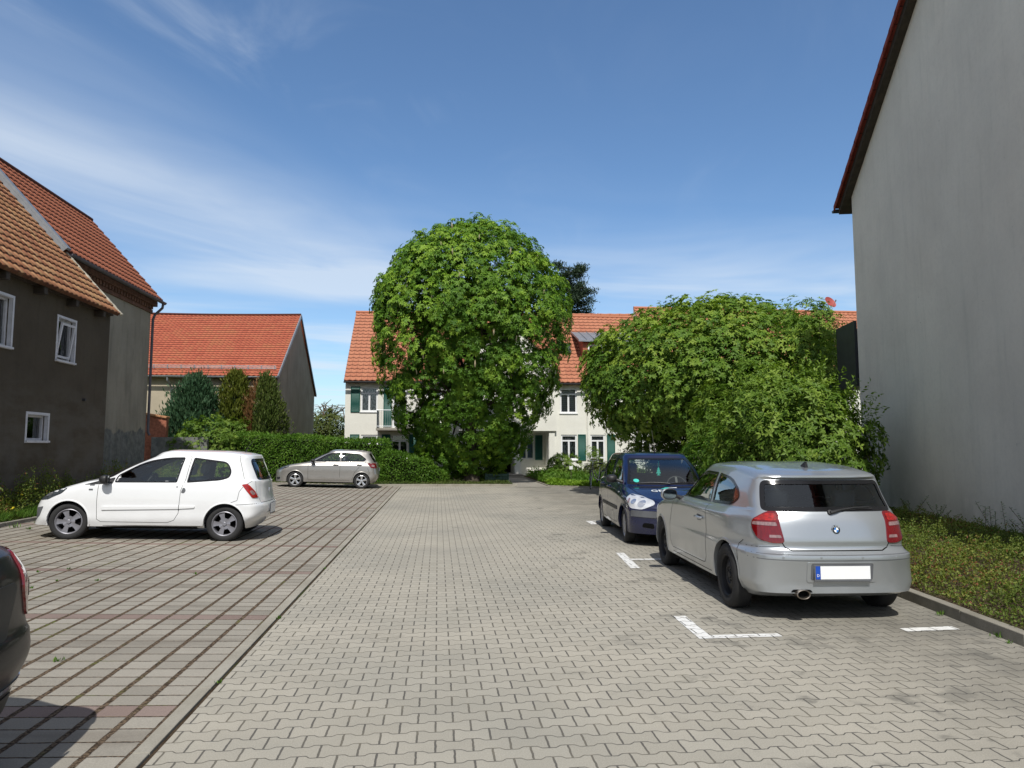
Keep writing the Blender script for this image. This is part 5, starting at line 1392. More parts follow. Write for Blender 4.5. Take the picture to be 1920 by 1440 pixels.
class Car:
    def __init__(s, name, label, paint, rings, wb, cfg):
        s.t = thing(name, label, 'car'); s.pbody = paint; s.paint = paint+'_t'; s.wb = wb
        V, F = loft(rings)
        s.V, s.F = V, F
        s.bvh = BVHTree.FromPolygons(V.tolist(), F.tolist(), epsilon=0.0)
        s.kill = np.zeros(len(F), bool); s.cfg = cfg
    # ---- projection frames: a,b plane coordinates -> point on the skin
    def frame(s, fr, sd=1):
        if fr == 'S': return lambda a, b_: Vector((a, 3*sd, b_)), Vector((0, -sd, 0))
        if fr == 'R': return lambda a, b_: Vector((9, a, b_)), Vector((-1, 0, 0))
        if fr == 'F': return lambda a, b_: Vector((-5, a, b_)), Vector((1, 0, 0))
        if fr == 'T': return lambda a, b_: Vector((a, b_, 4)), Vector((0, 0, -1))
        c, q = math.cos(R_(s.dang)), math.sin(R_(s.dang))
        if fr == 'DR': u, d = Vector((-q, c*sd, 0)), Vector((-c, -q*sd, 0))
        else: u, d = Vector((q, c*sd, 0)), Vector((c, -q*sd, 0))
        return lambda a, b_: u*a+Vector((0, 0, b_))-d*7, d
    dang = 45
    def hit(s, fr, a, b_, sd=1, off=0.0):
        o, d = s.frame(fr, sd); p = s.bvh.ray_cast(o(a, b_), d)
        return None if p[0] is None else (p[0]-d*off)
    def coords(s, fr, pts, sd=1):
        if fr == 'S': return pts[:, [0, 2]]
        if fr in 'RF' and len(fr) == 1: return pts[:, [1, 2]]
        if fr == 'T': return pts[:, [0, 1]]
        c, q = math.cos(R_(s.dang)), math.sin(R_(s.dang))
        u = (-q if fr == 'DR' else q)*pts[:, 0]+c*sd*pts[:, 1]
        return np.stack([u, pts[:, 2]], 1)
    def d3(s, fr, pts):
        """3D guesses (x,y,z) -> outline in a diagonal frame"""
        c, q = math.cos(R_(s.dang)), math.sin(R_(s.dang))
        return [((-q if fr == 'DR' else q)*p[0]+c*p[1], p[2], *p[3:]) for p in pts]
    def mesh(s, name, V, F, mat, parent=None, smooth=True, angle=50):
        return mk(name, [tuple(v) for v in V], F, mat, parent or s.t, smooth, angle=angle)
    def patch(s, name, fr, poly, mat, off=.004, sd=1, r=.02, parent=None, cell=.035, skirt=.012, build=True):
        poly = rounded(poly, r)
        xs = [p[0] for p in poly]; ys = [p[1] for p in poly]
        V = []; F = []; idx = {}
        def vid(p):
            k = (round(p[0], 4), round(p[1], 4))
            if k not in idx:
                h = s.hit(fr, k[0], k[1], sd, off); idx[k] = None
                if h is not None: idx[k] = len(V); V.append(h)
            return idx[k]
        nx = max(1, math.ceil((max(xs)-min(xs))/cell)); ny = max(1, math.ceil((max(ys)-min(ys))/cell))
        for i in range(nx):
            x0 = min(xs)+(max(xs)-min(xs))*i/nx; x1 = min(xs)+(max(xs)-min(xs))*(i+1)/nx
            q = clip(clip(poly, 0, x0, False), 0, x1, True)
            if len(q) < 3: continue
            for j in range(ny):
                y0 = min(ys)+(max(ys)-min(ys))*j/ny; y1 = min(ys)+(max(ys)-min(ys))*(j+1)/ny
                w_ = clip(clip(q, 1, y0, False), 1, y1, True)
                if len(w_) < 3 or abs(area2(w_)) < 1e-7: continue
                f = []
                for p in w_:
                    k = vid(p)
                    if k is None: f = None; break
                    if not f or (f[-1] != k and f[0] != k): f.append(k)
                if f and len(f) > 2: F.append(tuple(f))
        if skirt and F:
            cnt = {}
            for f in F:
                for a, c in zip(f, f[1:]+f[:1]): cnt[(a, c)] = 1
            dd = s.frame(fr, sd)[1]; base = {}
            for (a, c) in list(cnt):
                if (c, a) not in cnt:
                    for k in (a, c):
                        if k not in base: base[k] = len(V); V.append(V[k]+dd*(off+skirt))
                    F.append((c, a, base[a], base[c]))
        if not F: return None
        dd = s.frame(fr, sd)[1]; tot = 0.0       # outward faces must look back along the ray
        for f in F[:200]:
            if len(f) > 2:
                tot += (V[f[1]]-V[f[0]]).cross(V[f[2]]-V[f[0]]).dot(dd)
        if tot > 0: F = [tuple(reversed(f)) for f in F]
        return s.mesh(name, V, F, mat, parent) if build else (V, F)
    def ringpatch(s, name, fr, poly, wd, mat, off=.005, sd=1, r=.03, parent=None):
        po = resample(rounded(poly, r), .03); pi_ = inset(po, wd); V = []; F = []; n = len(po)
        mid = inset(po, wd*.5)
        for q in (po, mid, pi_):
            for p in q:
                h = s.hit(fr, p[0], p[1], sd, off)
                if h is None: h = V[-1].copy() if V else Vector((0, 0, 0))
                V.append(h)
        for g in range(2):
            for i in range(n):
                j = (i+1) % n; F.append((g*n+i, g*n+j, (g+1)*n+j, (g+1)*n+i))
        dd = s.frame(fr, sd)[1]; k = len(V)
        V += [V[2*n+i]+dd*.022 for i in range(n)]
        for i in range(n):
            j = (i+1) % n; F.append((2*n+i, 2*n+j, k+j, k+i))
        return s.mesh(name, V, F, mat, parent)
    def window(s, name, fr, poly, sd=1, r=.04, wd=.032, glass='glass', frame='frit', parent=None, zmin=.6):
        pr = rounded(poly, r); pin = resample(pr, .03); pin = inset(pin, .006)
        P = s.coords(fr, s.V, sd); ins = in_poly(P, pin)
        o, d = s.frame(fr, sd)
        c3 = s.V[s.F].mean(1); nrm = np.cross(s.V[s.F[:, 1]]-s.V[s.F[:, 0]], s.V[s.F[:, 3]]-s.V[s.F[:, 0]])
        nrm2 = np.cross(s.V[s.F[:, 2]]-s.V[s.F[:, 1]], s.V[s.F[:, 3]]-s.V[s.F[:, 2]]); nrm = nrm+nrm2
        nrm = nrm/np.maximum(np.linalg.norm(nrm, axis=1, keepdims=True), 1e-12)
        face = (nrm@np.array(d))*s.sgn < -.12
        k = ins[s.F].all(1) & face & (c3[:, 2] > zmin)
        if fr == 'S': k &= c3[:, 1]*sd > .1
        s.kill |= k
        f = s.ringpatch(name, fr, poly, wd, M[frame], .004, sd, r, parent)
        s.patch('pane', fr, [(*p, 0) for p in inset(resample(pr, .04), .010)], M[glass], -.004, sd, 0, f, skirt=0)
        return f
    sgn = 1
    def line(s, name, fr, pts, w_=.006, mat='void', off=.0015, sd=1, parent=None, closed=False):
        P = resample(pts, .025, closed); n = len(P); V = []; F = []
        for i in range(n):
            a = Vector(P[i-1] if (i > 0 or closed) else P[0]); c = Vector(P[(i+1) % n] if (i < n-1 or closed) else P[-1]); t = (c-a)
            if t.length < 1e-9: t = Vector((1, 0))
            t.normalize(); nn = Vector((-t.y, t.x))*w_/2
            for sg in (-1, 1):
                h = s.hit(fr, P[i][0]+nn.x*sg, P[i][1]+nn.y*sg, sd, off)
                V.append(h if h is not None else (V[-2].copy() if len(V) > 1 else Vector()))
        for i in range(n if closed else n-1):
            j = (i+1) % n; F.append((2*i, 2*i+1, 2*j+1, 2*j))
        return V, F
    def lines(s, name, specs, mat='void', parent=None):
        e = B()
        for sp in specs:
            V, F = s.line('', *sp[0:2], **(sp[2] if len(sp) > 2 else {})); e.add(V, F)
        return e.obj(name, M[mat], parent or s.t)
    def arches(s, R, zc, lip=.016, xs=None):
        W_ = s.cfg['w']; xs = xs or (0.0, s.wb)
        V = s.V; live = np.abs(V[:, 1]) > W_*.55
        for xa in xs:
            d = np.hypot(V[:, 0]-xa, V[:, 2]-zc); ins = (d < R) & live
            fi = ins[s.F]; low = V[s.F][..., 2].mean(1) < s.cfg['zb']+.05
            s.kill |= fi.all(1) | (fi.any(1) & low)
            rim = np.zeros(len(V), bool); part = fi.any(1) & ~fi.all(1) & ~low; rim[s.F[part].ravel()] = True
            mv = rim & ins & (d > 1e-3) & (V[:, 2] > s.cfg['zb']+.03)
            k = R/d[mv]; V[mv, 0] = xa+(V[mv, 0]-xa)*k; V[mv, 2] = zc+(V[mv, 2]-zc)*k
        # lips and wheel wells
        for xa in xs:
            for sd in (1, -1):
                a0, a1 = R_(-14), R_(194); n = 40; Vv = []; F = []
                ys = []
                for i in range(n+1):
                    t = a0+(a1-a0)*i/n; h = s.hit('S', xa+math.cos(t)*(R+.012), max(zc+math.sin(t)*(R+.012), s.cfg['zb']+.02), sd)
                    ys.append(abs(h.y) if h else W_-.03)
                for i in range(n+1):
                    t = a0+(a1-a0)*i/n; c, q = math.cos(t), math.sin(t); y_ = ys[i]
                    for (rr, yy) in ((R+.020, y_+.001), (R+.006, y_+lip*.55), (R-.004, y_+lip*.5), (R-.004, y_-.045)):
                        Vv.append((xa+c*rr, sd*yy, zc+q*rr))
                for i in range(n):
                    for g in range(3): F.append((i*4+g, i*4+g+1, (i+1)*4+g+1, (i+1)*4+g))
                s.mesh('wheel_arch', Vv, F, M[s.cfg.get('arch', s.paint)])
                e = B(); mt = XM((xa, sd*(min(ys)-.02), zc), rx=sd*PI/2)
                e.lathe([(R+.006, -.0), (R+.006, .30), (0, .30)], 30, mt, 0, 2*PI)
                pts = [p for p in e.v]; e.v = [(p[0], p[1], max(p[2], s.cfg['zb']+.12)) for p in pts]
                e.obj('wheel_well', M['void'], s.t)
    def finish(s):
        keep = ~s.kill; F = s.F[keep]
        used = np.unique(F); mp = np.full(len(s.V), -1); mp[used] = np.arange(len(used))
        o = mk('body', s.V[used], mp[F], M[s.pbody], s.t)
        bm = bmesh.new(); bm.from_mesh(o.data); bmesh.ops.remove_doubles(bm, verts=bm.verts, dist=2e-4)
        bmesh.ops.dissolve_degenerate(bm, dist=1e-4, edges=bm.edges)
        bm.to_mesh(o.data); bm.free()
        me = o.data; me.polygons.foreach_set('use_smooth', np.ones(len(me.polygons), bool)); me.set_sharp_from_angle(angle=R_(42))
        c = s.cfg
        e = B(); e.box(-.36, s.wb+.30, -c['w']+.13, c['w']-.13, c['zb'], c['zb']+.08, bev=.02); e.box(.42, s.wb-.42, -c['w']+.06, c['w']-.06, c['zb']-.015, c['zb']+.03)
        e.obj('underbody', M['void'], s.t)
        return o
    def place(s, x, y, ang, scale=1.0, z=0.0, pitch=0.0):
        s.t.location = (x, y, z); s.t.rotation_euler = (0, pitch, ang); s.t.scale = scale if isinstance(scale, tuple) else (scale,)*3

def wheel(car, x, y, sd, rt, rr, wt, style, toe=0.0, cap='alloy'):
    """tyre and rim about the axle; sd +1 means the outer face looks along +y"""
    e = thing_part('wheel', car.t, (x, y*sd, rt-.008), toe)
    mt = Matrix.Rotation(-sd*PI/2, 4, 'X')
    h = wt/2; b_ = B()
    b_.lathe([(rr+.004, -h*.82), (rr+.02, -h*.96), (rr+(rt-rr)*.5, -h), (rt-.02, -h*.9), (rt-.004, -h*.72), (rt, -h*.4), (rt, h*.4), (rt-.004, h*.72), (rt-.02, h*.9), (rr+(rt-rr)*.5, h), (rr+.02, h*.96), (rr+.004, h*.82)], 56, mt)
    for k in range(4):
        w0 = -h*.66+k*h*.38
    b_.obj('tyre', M['tyre'], e, True, 40)
    b_ = B(); m = M[cap]
    dish = h*.55
    b_.lathe([(rr+.006, h*.80), (rr-.004, h*.86), (rr-.016, h*.74), (rr-.022, dish*.5), (rr-.022, -h*.7)], 56, mt)
    if style == 'star':       # five broad cap petals
        n = 160; prof = []
        V = []; F = []; rad = [.03, .06, .09, .115, .14, .16, rr-.012]
        for i in range(n):
            a = 2*PI*i/n
            for q, rv in enumerate(rad): V.append(Vector((rv*math.cos(a), rv*math.sin(a), h*.80-.018*abs(1-rv/rr)**1.0-.014*abs(math.sin(2.5*a))*(rv/rr))))
        for i in range(n):
            a = 2*PI*(i+.5)/n
            for q in range(len(rad)-1):
                rv = (rad[q]+rad[q+1])/2; u = abs(((a*5/(2*PI)) % 1)-.5)*2      # 0 at petal centre, 1 between
                if rv > .088 and rv < rr-.022 and u > .42+.9*max(0, .13-rv)*4: continue
                j = (i+1) % n; L_ = len(rad); F.append((i*L_+q, j*L_+q, j*L_+q+1, i*L_+q+1))
        b_.add([mt @ v for v in V], F)
        b_.lathe([(0, h*.80), (.028, h*.80), (.032, h*.77)], 24, mt)
    elif style == 'five':     # five tapering alloy spokes
        for k in range(5):
            a = 2*PI*k/5+PI/2+.0
            mk_ = mt @ Matrix.Rotation(a, 4, 'Z')
            z0, z1 = h*.62, h*.80
            for (r0, r1, w0, w1) in ((.03, rr-.012, .026, .047),):
                V = [Vector((r0, -w0, z0)), Vector((r0, w0, z0)), Vector((r1, w1, z1)), Vector((r1, -w1, z1)), Vector((r0, 0, z0+.014)), Vector((r1, 0, z1+.004)), Vector((r0, -w0, z0-.03)), Vector((r0, w0, z0-.03)), Vector((r1, w1, z1-.035)), Vector((r1, -w1, z1-.035))]
                b_.add([mk_ @ v for v in V], [(0, 4, 5, 3), (4, 1, 2, 5), (0, 3, 9, 6), (1, 7, 8, 2)])
        b_.lathe([(0, h*.78), (.025, h*.78), (.05, h*.66), (.055, h*.5)], 30, mt)
    elif style == 'many':     # seven-spoke cap
        for k in range(8):
            a = 2*PI*k/8
            mk_ = mt @ Matrix.Rotation(a, 4, 'Z'); z0, z1 = h*.78, h*.80
            V = [Vector((.03, -.022, z0)), Vector((.03, .022, z0)), Vector((rr-.01, .030, z1)), Vector((rr-.01, -.030, z1)), Vector((.03, -.022, z0-.03)), Vector((.03, .022, z0-.03)), Vector((rr-.01, .03, z1-.03)), Vector((rr-.01, -.03, z1-.03))]
            b_.add([mk_ @ v for v in V], [(0, 1, 2, 3), (0, 3, 7, 4), (1, 5, 6, 2)])
        b_.lathe([(0, h*.86), (.04, h*.84), (.05, h*.7)], 30, mt)
    else:                     # pressed steel wheel with round vents
        b_.lathe([(.0, h*.62), (.03, h*.62), (.035, h*.48), (.075, h*.44), (.085, h*.60), (.125, h*.50), (.15, h*.30), (rr-.02, h*.25)], 40, mt)
        for k in range(5):
            a = 2*PI*k/5; mk_ = mt @ Matrix.Rotation(a, 4, 'Z') @ Matrix.Translation((.055, 0, h*.46)); b_.lathe([(0, .012), (.009, .012), (.010, 0)], 6, mk_)
    b_.obj('rim', m, e, True, 30)
    b_ = B(); b_.lathe([(0, -.01), (.12, -.01), (.121, -.02), (rr-.024, -.05), (rr-.024, -h*.8)], 40, mt); b_.obj('brake_disc', M['void'], e)
    return e
def thing_part(name, parent, loc, rz=0):
    o = bpy.data.objects.new(name, None); link(o, parent); o.location = loc; o.rotation_euler = (0, 0, rz); return o

def interior(car, xd, xs1, xs2, zs, w_, zh=1.12, mat='seat', wheel_side=1, reverse=False):
    """seats, dashboard and steering wheel seen through the glass. wheel_side: +y or -y"""
    def seat(x, y, wd, parent_name):
        e = B()
        e.box(x-.25, x+.25, y-wd/2, y+wd/2, zs-.22, zs, bev=.05)
        mt = XM((x+.22, y, zs-.05), ry=R_(14)); e.box(-.07, .07, -wd/2, wd/2, 0, zh-zs-.12, mt, bev=.05)
        return e
    for x, ys in ((xs1, (-.36, .36)),):
        for y in ys:
            e = seat(x, y, .48, ''); mt = XM((x+.22, y, zs-.05), ry=R_(14)); e.box(-.05, .05, -.13, .13, zh-zs-.06, zh-zs+.14, mt, bev=.04)
            e.obj('front_seat', M[mat], car.t, True)
    e = seat(xs2, 0, w_*1.55, '')
    for y in (-.36, .36): e.box(-.05, .05, y-.12, y+.12, zh-zs-.10, zh-zs+.06, XM((xs2+.22, 0, zs-.05), ry=R_(14)), bev=.035)
    e.obj('rear_bench', M[mat], car.t, True)
    e = B(); e.box(xd-.30, xd+.22, -w_+.1, w_-.1, zs-.05, zs+.25, bev=.07); e.obj('dashboard', M['black_plastic'], car.t, True)
    y = .36*wheel_side; mt = XM((xd+.42, y, zs+.26), ry=R_(-62))
    e = B(); e.tube([mt @ Vector((.18*math.cos(t), .18*math.sin(t), 0)) for t in np.linspace(0, 2*PI, 25)[:-1]], .015, 8, closed=True)
    e.box(-.17, .17, -.02, .02, -.01, .01, mt); e.obj('steering_wheel', M['black_plastic'], car.t, True)
    e = B(); e.box(xd-.3, car.wb+.25, -w_+.07, -w_+.10, car.cfg['zb']+.05, zs+.22); e.box(xd-.3, car.wb+.25, w_-.10, w_-.07, car.cfg['zb']+.05, zs+.22)
    e.obj('door_trim', M['seat'], car.t)
    e = B(); e.box(-.01, .01, -.12, .12, -.03, .03, XM((xs1-.30, 0, zh+.12)), bev=.012); e.obj('interior_mirror', M['black_plastic'], car.t, True)

def mirror(car, x, y, z, sd, mat, size=(.10, .19, .13), glass=True, toe=.15):
    """door mirror: housing, foot and glass (faces +x, i.e. backwards)"""
    m_ = XM((x, sd*y, z), rz=-sd*toe); e = B(); a, b_, c = size
    bm = bmesh.new(); bmesh.ops.create_uvsphere(bm, u_segments=20, v_segments=12, radius=.5)
    for v in bm.verts:
        q = v.co; v.co = Vector((q.x*a*2 if q.x < 0 else q.x*a*.6, math.copysign(abs(q.y*2)**.75, q.y)*b_/2, math.copysign(abs(q.z*2)**.75, q.z)*c/2))
    for i, v in enumerate(bm.verts): v.index = i
    e.add([m_ @ v.co for v in bm.verts], [tuple(v.index for v in f.verts) for f in bm.faces]); bm.free()
    h = e.obj('mirror', M[mat], car.t, True, 60)
    e = B(); e.tube([(x-.02, sd*(y-b_/2+.02), z-.02), (x-.03, sd*(y-b_/2-.09), z-.06)], [.022, .03], 8); e.obj('mirror_foot', M['black_plastic'], h, True)
    if glass:
        e = B(); mg = m_ @ XM((a*.31, 0, 0), ry=PI/2)
        n = 24; P = [mg @ Vector((math.copysign(abs(math.sin(t))**.8, math.sin(t))*c*.43, math.copysign(abs(math.cos(t))**.8, math.cos(t))*b_*.44, 0)) for t in np.linspace(0, 2*PI, n+1)[:-1]]
        e.add(P, [tuple(range(n))]); e.obj('mirror_glass', M['mirror_glass'], h)
        e = B(); e.tube(P, .007, 6, closed=True); e.obj('mirror_rim', M['black_plastic'], h, True)
    return h

def handle(car, x, z, sd=1, mat=None, ln=.17, yoff=0.0):
    h = car.hit('S', x, z, sd); h2 = car.hit('S', x+ln, z, sd)
    if h is None or h2 is None: return
    y = h.y; o = sd*.028
    e = B(); e.tube([(x-.01, y, z), (x+.01, y+o, z), (x+ln*.5, (y+h2.y)/2+o*1.1, z+.003), (x+ln-.01, h2.y+o, z), (x+ln+.008, h2.y, z)], [.014, .016, .017, .016, .014], 8)
    e.obj('door_handle', M[mat or car.paint], car.t, True, 60)
    car.patch('handle_recess', 'S', [(x+.0, z-.035), (x+ln*.85, z-.03), (x+ln*.85, z+.03), (x, z+.035)], M['grey_plastic'], .001, sd, .03, skirt=0)

def plate(car, x, z, wd=.52, ht=.112, y=0.0, tilt=0.0, rear=True, strip=True):
    """blank number plate with the blue strip and its letter"""
    rz = 0 if rear else PI
    mt = XM((x, y, z), ry=-tilt, rz=rz)
    e = B(); e.box(-.004, .008, -wd/2-.012, wd/2+.012, -ht/2-.022, ht/2+.012, mt, bev=.004); fr = e.obj('number_plate', M['grey_plastic'], car.t)
    e = B(); e.box(.0085, .0105, -wd/2+(.046 if strip else 0), wd/2, -ht/2, ht/2, mt); e.obj('plate_face', M['plate_white'], fr)
    if not strip: return fr
    e = B(); e.box(.0085, .0105, -wd/2, -wd/2+.044, -ht/2, ht/2, mt); e.obj('plate_strip', M['plate_blue'], fr)
    text_mesh('plate_letter', 'D', .034, M['plate_white'], fr, mt @ XM((.0107, -wd/2+.022, -ht*.22)) @ Matrix(((0, 0, 1, 0), (1, 0, 0, 0), (0, 1, 0, 0), (0, 0, 0, 1))), .0004)
    return fr
RFM = Matrix(((0, 0, 1, 0), (1, 0, 0, 0), (0, 1, 0, 0), (0, 0, 0, 1)))      # text lying in y,z facing +x

# ---------------------------------------------------------------- 1: silver hatchback (tail to the camera)
def silver_hatch():
    wb = 2.66; w_ = .872
    W0 = [(-.77, .70), (-.3, .845), (.3, .868), (1.4, .872), (2.6, .868), (3.0, .825), (3.5, .73)]
    rg = [
        ring(-.60, 3.20, 0.0, .20, .2, .2), ring(-.60, 3.22, [(-.6, .66), (0, .76), (2.6, .76), (3.3, .72)], .20, .2, .2, 3, 3, True),
        ring(-.72, 3.425, [(-.7, .68), (-.2, .83), (1, .846), (2.7, .838), (3.0, .795), (3.4, .735)], [(-.7, .20), (.5, .23), (2.3, .24), (3.4, .265)], .35, .22, 2.6, 3.2, True),
        ring(-.755, 3.425, [(-.77, .70), (-.3, .85), (.3, .865), (2.6, .864), (3.0, .83), (3.45, .765)], [(-.7, .32), (2.6, .34), (3.4, .345)], .38, .26, 2.6, 3.4, True),
        ring(-.77, 3.455, W0, [(-.7, .48), (2.7, .50), (3.4, .50)], .40, .28, 2.6, 3.4),
        ring(-.765, 3.470, W0, [(-.7, .56), (2.7, .580), (3.4, .565)], .40, .29, 2.6, 3.4, True),
        ring(-.765, 3.462, W0, [(-.7, .58), (2.7, .605), (3.4, .600)], .40, .29, 2.6, 3.4, True),
        ring(-.76, 3.405, [(-.77, .70), (-.3, .85), (.3, .868), (2.6, .858), (3.0, .80), (3.5, .68)], [(-.7, .61), (2.7, .64), (3.4, .632)], .42, .25, 2.6, 3.2),
        ring(-.74, 3.385, [(-.77, .69), (-.3, .845), (.3, .866), (2.6, .858), (3.1, .765), (3.5, .67)], [(-.7, .66), (0, .74), (1, .76), (2.7, .76), (3.4, .725)], .44, .24, 2.5, 3.0, True),
        ring(-.70, 3.345, [(-.77, .66), (-.3, .82), (.3, .855), (1.4, .862), (2.6, .842), (3.1, .745), (3.5, .66)], [(-.7, .70), (-.3, .80), (.3, .88), (1, .905), (2.2, .90), (3.0, .90), (3.4, .89)], .46, .26, 2.4, 2.8),
        ring(-.55, 3.315, [(-.6, .60), (-.2, .74), (.3, .79), (1.4, .835), (2.6, .81), (3.1, .72), (3.5, .65)], [(-.6, .78), (-.2, .865), (.3, .93), (1, .945), (2.2, .945), (2.8, .96), (3.4, .965)], .46, .28, 2.3, 2.7, True),
        ring(-.10, 3.30, [(-.2, .60), (.3, .72), (.7, .775), (1.4, .80), (2.6, .79), (3.1, .71), (3.5, .645)], [(-.1, .895), (.3, .93), (.7, .965), (1.3, .96), (2.2, .965), (2.8, .985), (3.4, .99)], .42, .28, 2.3, 2.7),
        ring(.42, 3.285, [(.4, .66), (.8, .73), (1.4, .775), (2.6, .765), (3.0, .715), (3.5, .655)], [(.4, .955), (.8, .975), (1.5, .98), (2.6, .99), (3.4, 1.005)], .36, .28, 2.4, 2.7, True),
        ring(.80, 3.20, [(.8, .62), (1.2, .69), (1.8, .725), (2.6, .715), (3.2, .655)], [(.8, 1.14), (1.6, 1.17), (2.6, 1.16), (3.2, 1.12)], .30, .28, 2.5, 2.8),
        ring(1.17, 3.09, [(1.1, .56), (1.6, .635), (2.2, .655), (2.8, .645), (3.1, .63)], [(1.1, 1.30), (1.6, 1.335), (2.3, 1.33), (2.8, 1.295), (3.1, 1.265)], .24, .20, 2.6, 3.4, True),
        ring(1.20, 3.115, [(1.1, .53), (1.6, .60), (2.2, .63), (2.8, .62), (3.1, .605)], [(1.1, 1.325), (1.6, 1.37), (2.3, 1.368), (2.8, 1.33), (3.12, 1.288)], .24, .20, 2.6, 3.4),
        ring(1.26, 3.02, [(1.1, .40), (1.6, .44), (2.2, .45), (2.8, .44), (3.1, .43)], [(1.1, 1.35), (1.6, 1.405), (2.2, 1.412), (2.8, 1.362), (3.1, 1.318)], .20, .16, 2.6, 3.2),
        ring(1.30, 2.96, 0.0, [(1.1, 1.36), (1.6, 1.415), (2.2, 1.422), (2.8, 1.372), (3.1, 1.33)], .20, .16),
    ]
    c = Car('silver_hatchback', 'silver three-door hatchback seen from its tail, nearest car on the right', 'paint_silver', rg, wb, dict(w=w_, zb=.20))
    # glass
    c.window('rear_window', 'R', [(-.655, .985, .05), (.655, .985, .05), (.60, 1.265, .06), (-.60, 1.265, .06)], r=.05, wd=.038, glass='glass_dark')
    c.window('windscreen', 'F', [(-.62, 1.0, .05), (.62, 1.0, .05), (.52, 1.29, .07), (-.52, 1.29, .07)], r=.05, wd=.035)
    for sd in (1, -1):
        c.window('front_side_window', 'S', [(.80, .985, .02), (1.98, .985, .02), (2.0, 1.305, .03), (1.52, 1.312, .1), (1.28, 1.26, .1)], sd, wd=.026, glass='glass_dark')
        c.window('rear_side_window', 'S', [(2.04, .985, .02), (2.66, 1.0, .10), (2.80, 1.08, .08), (2.72, 1.17, .10), (2.45, 1.27, .12), (2.06, 1.303, .03)], sd, wd=.026, glass='glass_dark')
    c.arches(.335, .322)
    # tail lamps
    DR = c.d3('DR', [(3.33, .600, .985), (3.26, .66, .985), (3.13, .725, .905), (3.15, .745, .83), (3.25, .73, .735), (3.36, .64, .70), (3.39, .53, .705)])
    for sd in (1, -1):
        tl = c.patch('tail_light', 'DR', DR, M['lens_red'], .010, sd, .035)
        q = c.d3('DR', [(3.33, .615, .965), (3.25, .675, .965), (3.16, .73, .905), (3.34, .60, .90)])
        c.patch('brake_lens', 'DR', q, M['lens_red_bright'], .0125, sd, .02, tl, skirt=0)
        q = c.d3('DR', [(3.34, .60, .888), (3.16, .735, .888), (3.16, .745, .860), (3.35, .59, .855)])
        c.patch('reversing_lens', 'DR', q, M['lens_white'], .013, sd, .01, tl, skirt=0)
        q = c.d3('DR', [(3.37, .565, .775), (3.32, .645, .775), (3.325, .645, .75), (3.375, .55, .75)])
        c.patch('lens_mark', 'DR', q, M['lens_white'], .013, sd, .006, tl, skirt=0)
        c.patch('headlight', 'F', [(.45*sd, .62), (.78*sd, .66), (.74*sd, .75), (.48*sd, .72)], M['lens_clear'], .005, 1, .03)
    c.patch('kidney_grille', 'F', [(-.24, .56), (.24, .56), (.26, .68), (-.26, .68)], M['black_plastic'], .004, 1, .04)
    # hatch, bumper and door shut lines
    H = [(-.60, .985), (-.545, .74), (-.50, .665), (-.44, .64), (.44, .64), (.50, .665), (.545, .74), (.60, .985)]
    c.lines('shut_lines', [('R', H, dict(w_=.009)), ('R', [(-.80, .655), (-.545, .675)], dict(w_=.004)), ('R', [(.80, .655), (.545, .675)], dict(w_=.004))] +
            [(f, p, dict(sd=sd, w_=.007)) for sd in (1, -1) for f, p in (
                ('S', [(2.02, .97), (2.06, .80), (2.06, .40), (2.02, .345), (1.95, .335), (.62, .325), (.52, .40), (.50, .62), (.60, .80), (.70, .93)]),
                ('S', [(3.02, .70), (2.95, .655), (2.98, .40)]), ('S', [(.60, .27), (2.2, .275)]))])
    for sd in (1, -1): handle(c, 1.72, .80, sd, ln=.19)
    # bumper strip, number plate recess, exhaust
    st = [(-.80, .568), (-.4, .562), (0, .56), (.4, .562), (.80, .568)]
    V, F = c.line('', 'R', st, w_=.006, off=.003); c.mesh('bumper_line', V, F, M['grey_plastic'])
    V, F = c.line('', 'R', [(-.80, .612), (0, .606), (.80, .612)], w_=.005, off=.003); c.mesh('bumper_line', V, F, M['grey_plastic'])
    for y in (-.55, -.2, .2, .55):
        h = c.hit('R', y, .582); e = B(); e.lathe([(0, .003), (.010, .003), (.012, 0)], 14, XM(h, ry=PI/2)); e.obj('parking_sensor', M['paint_silver_t'], c.t)
    c.patch('plate_recess', 'R', [(-.335, .365), (.335, .365), (.335, .545), (-.335, .545)], M['paint_silver_t'], .007, 1, .025, skirt=.02)
    c.patch('plate_recess_shadow', 'R', [(-.30, .385), (.30, .385), (.30, .535), (-.30, .535)], M['grey_plastic'], .009, 1, .02, skirt=0)
    h = c.hit('R', 0, .455)
    plate(c, h.x+.014, .455, .525, .115)
    e = B(); mt = XM((3.35, -.38, .262), ry=PI/2); e.lathe([(.040, 0), (.042, .11), (.038, .115), (.034, .11), (.032, .0)], 24, mt @ Matrix.Diagonal((1.0, 1.6, 1, 1)))
    ex = e.obj('exhaust_pipe', M['exhaust'], c.t, True)
    e = B(); e.lathe([(0, .07), (.0375, .07)], 20, mt @ Matrix.Diagonal((1.0, 1.6, 1, 1))); e.obj('pipe_mouth', M['void'], ex)
    c.patch('exhaust_cutout', 'R', [(-.49, .25, .01), (-.47, .30, .04), (-.29, .30, .04), (-.27, .25, .01)], M['void'], .003, 1, .03, skirt=0)
    # tailgate crease highlight strip under the glass and roof spoiler
    # rear wiper
    a = c.hit('R', -.03, .975, off=.02); p = [c.hit('R', y, z, off=.028) for y, z in ((.08, 1.0), (.22, 1.018), (.38, 1.022))]
    e = B(); e.tube([a, c.hit('R', .03, .99, off=.028), *p], [.018, .014, .010, .008, .006], 8); e.lathe([(0, .02), (.022, .018), (.026, 0)], 16, XM(c.hit('R', -.03, .975), ry=PI/2-.4))
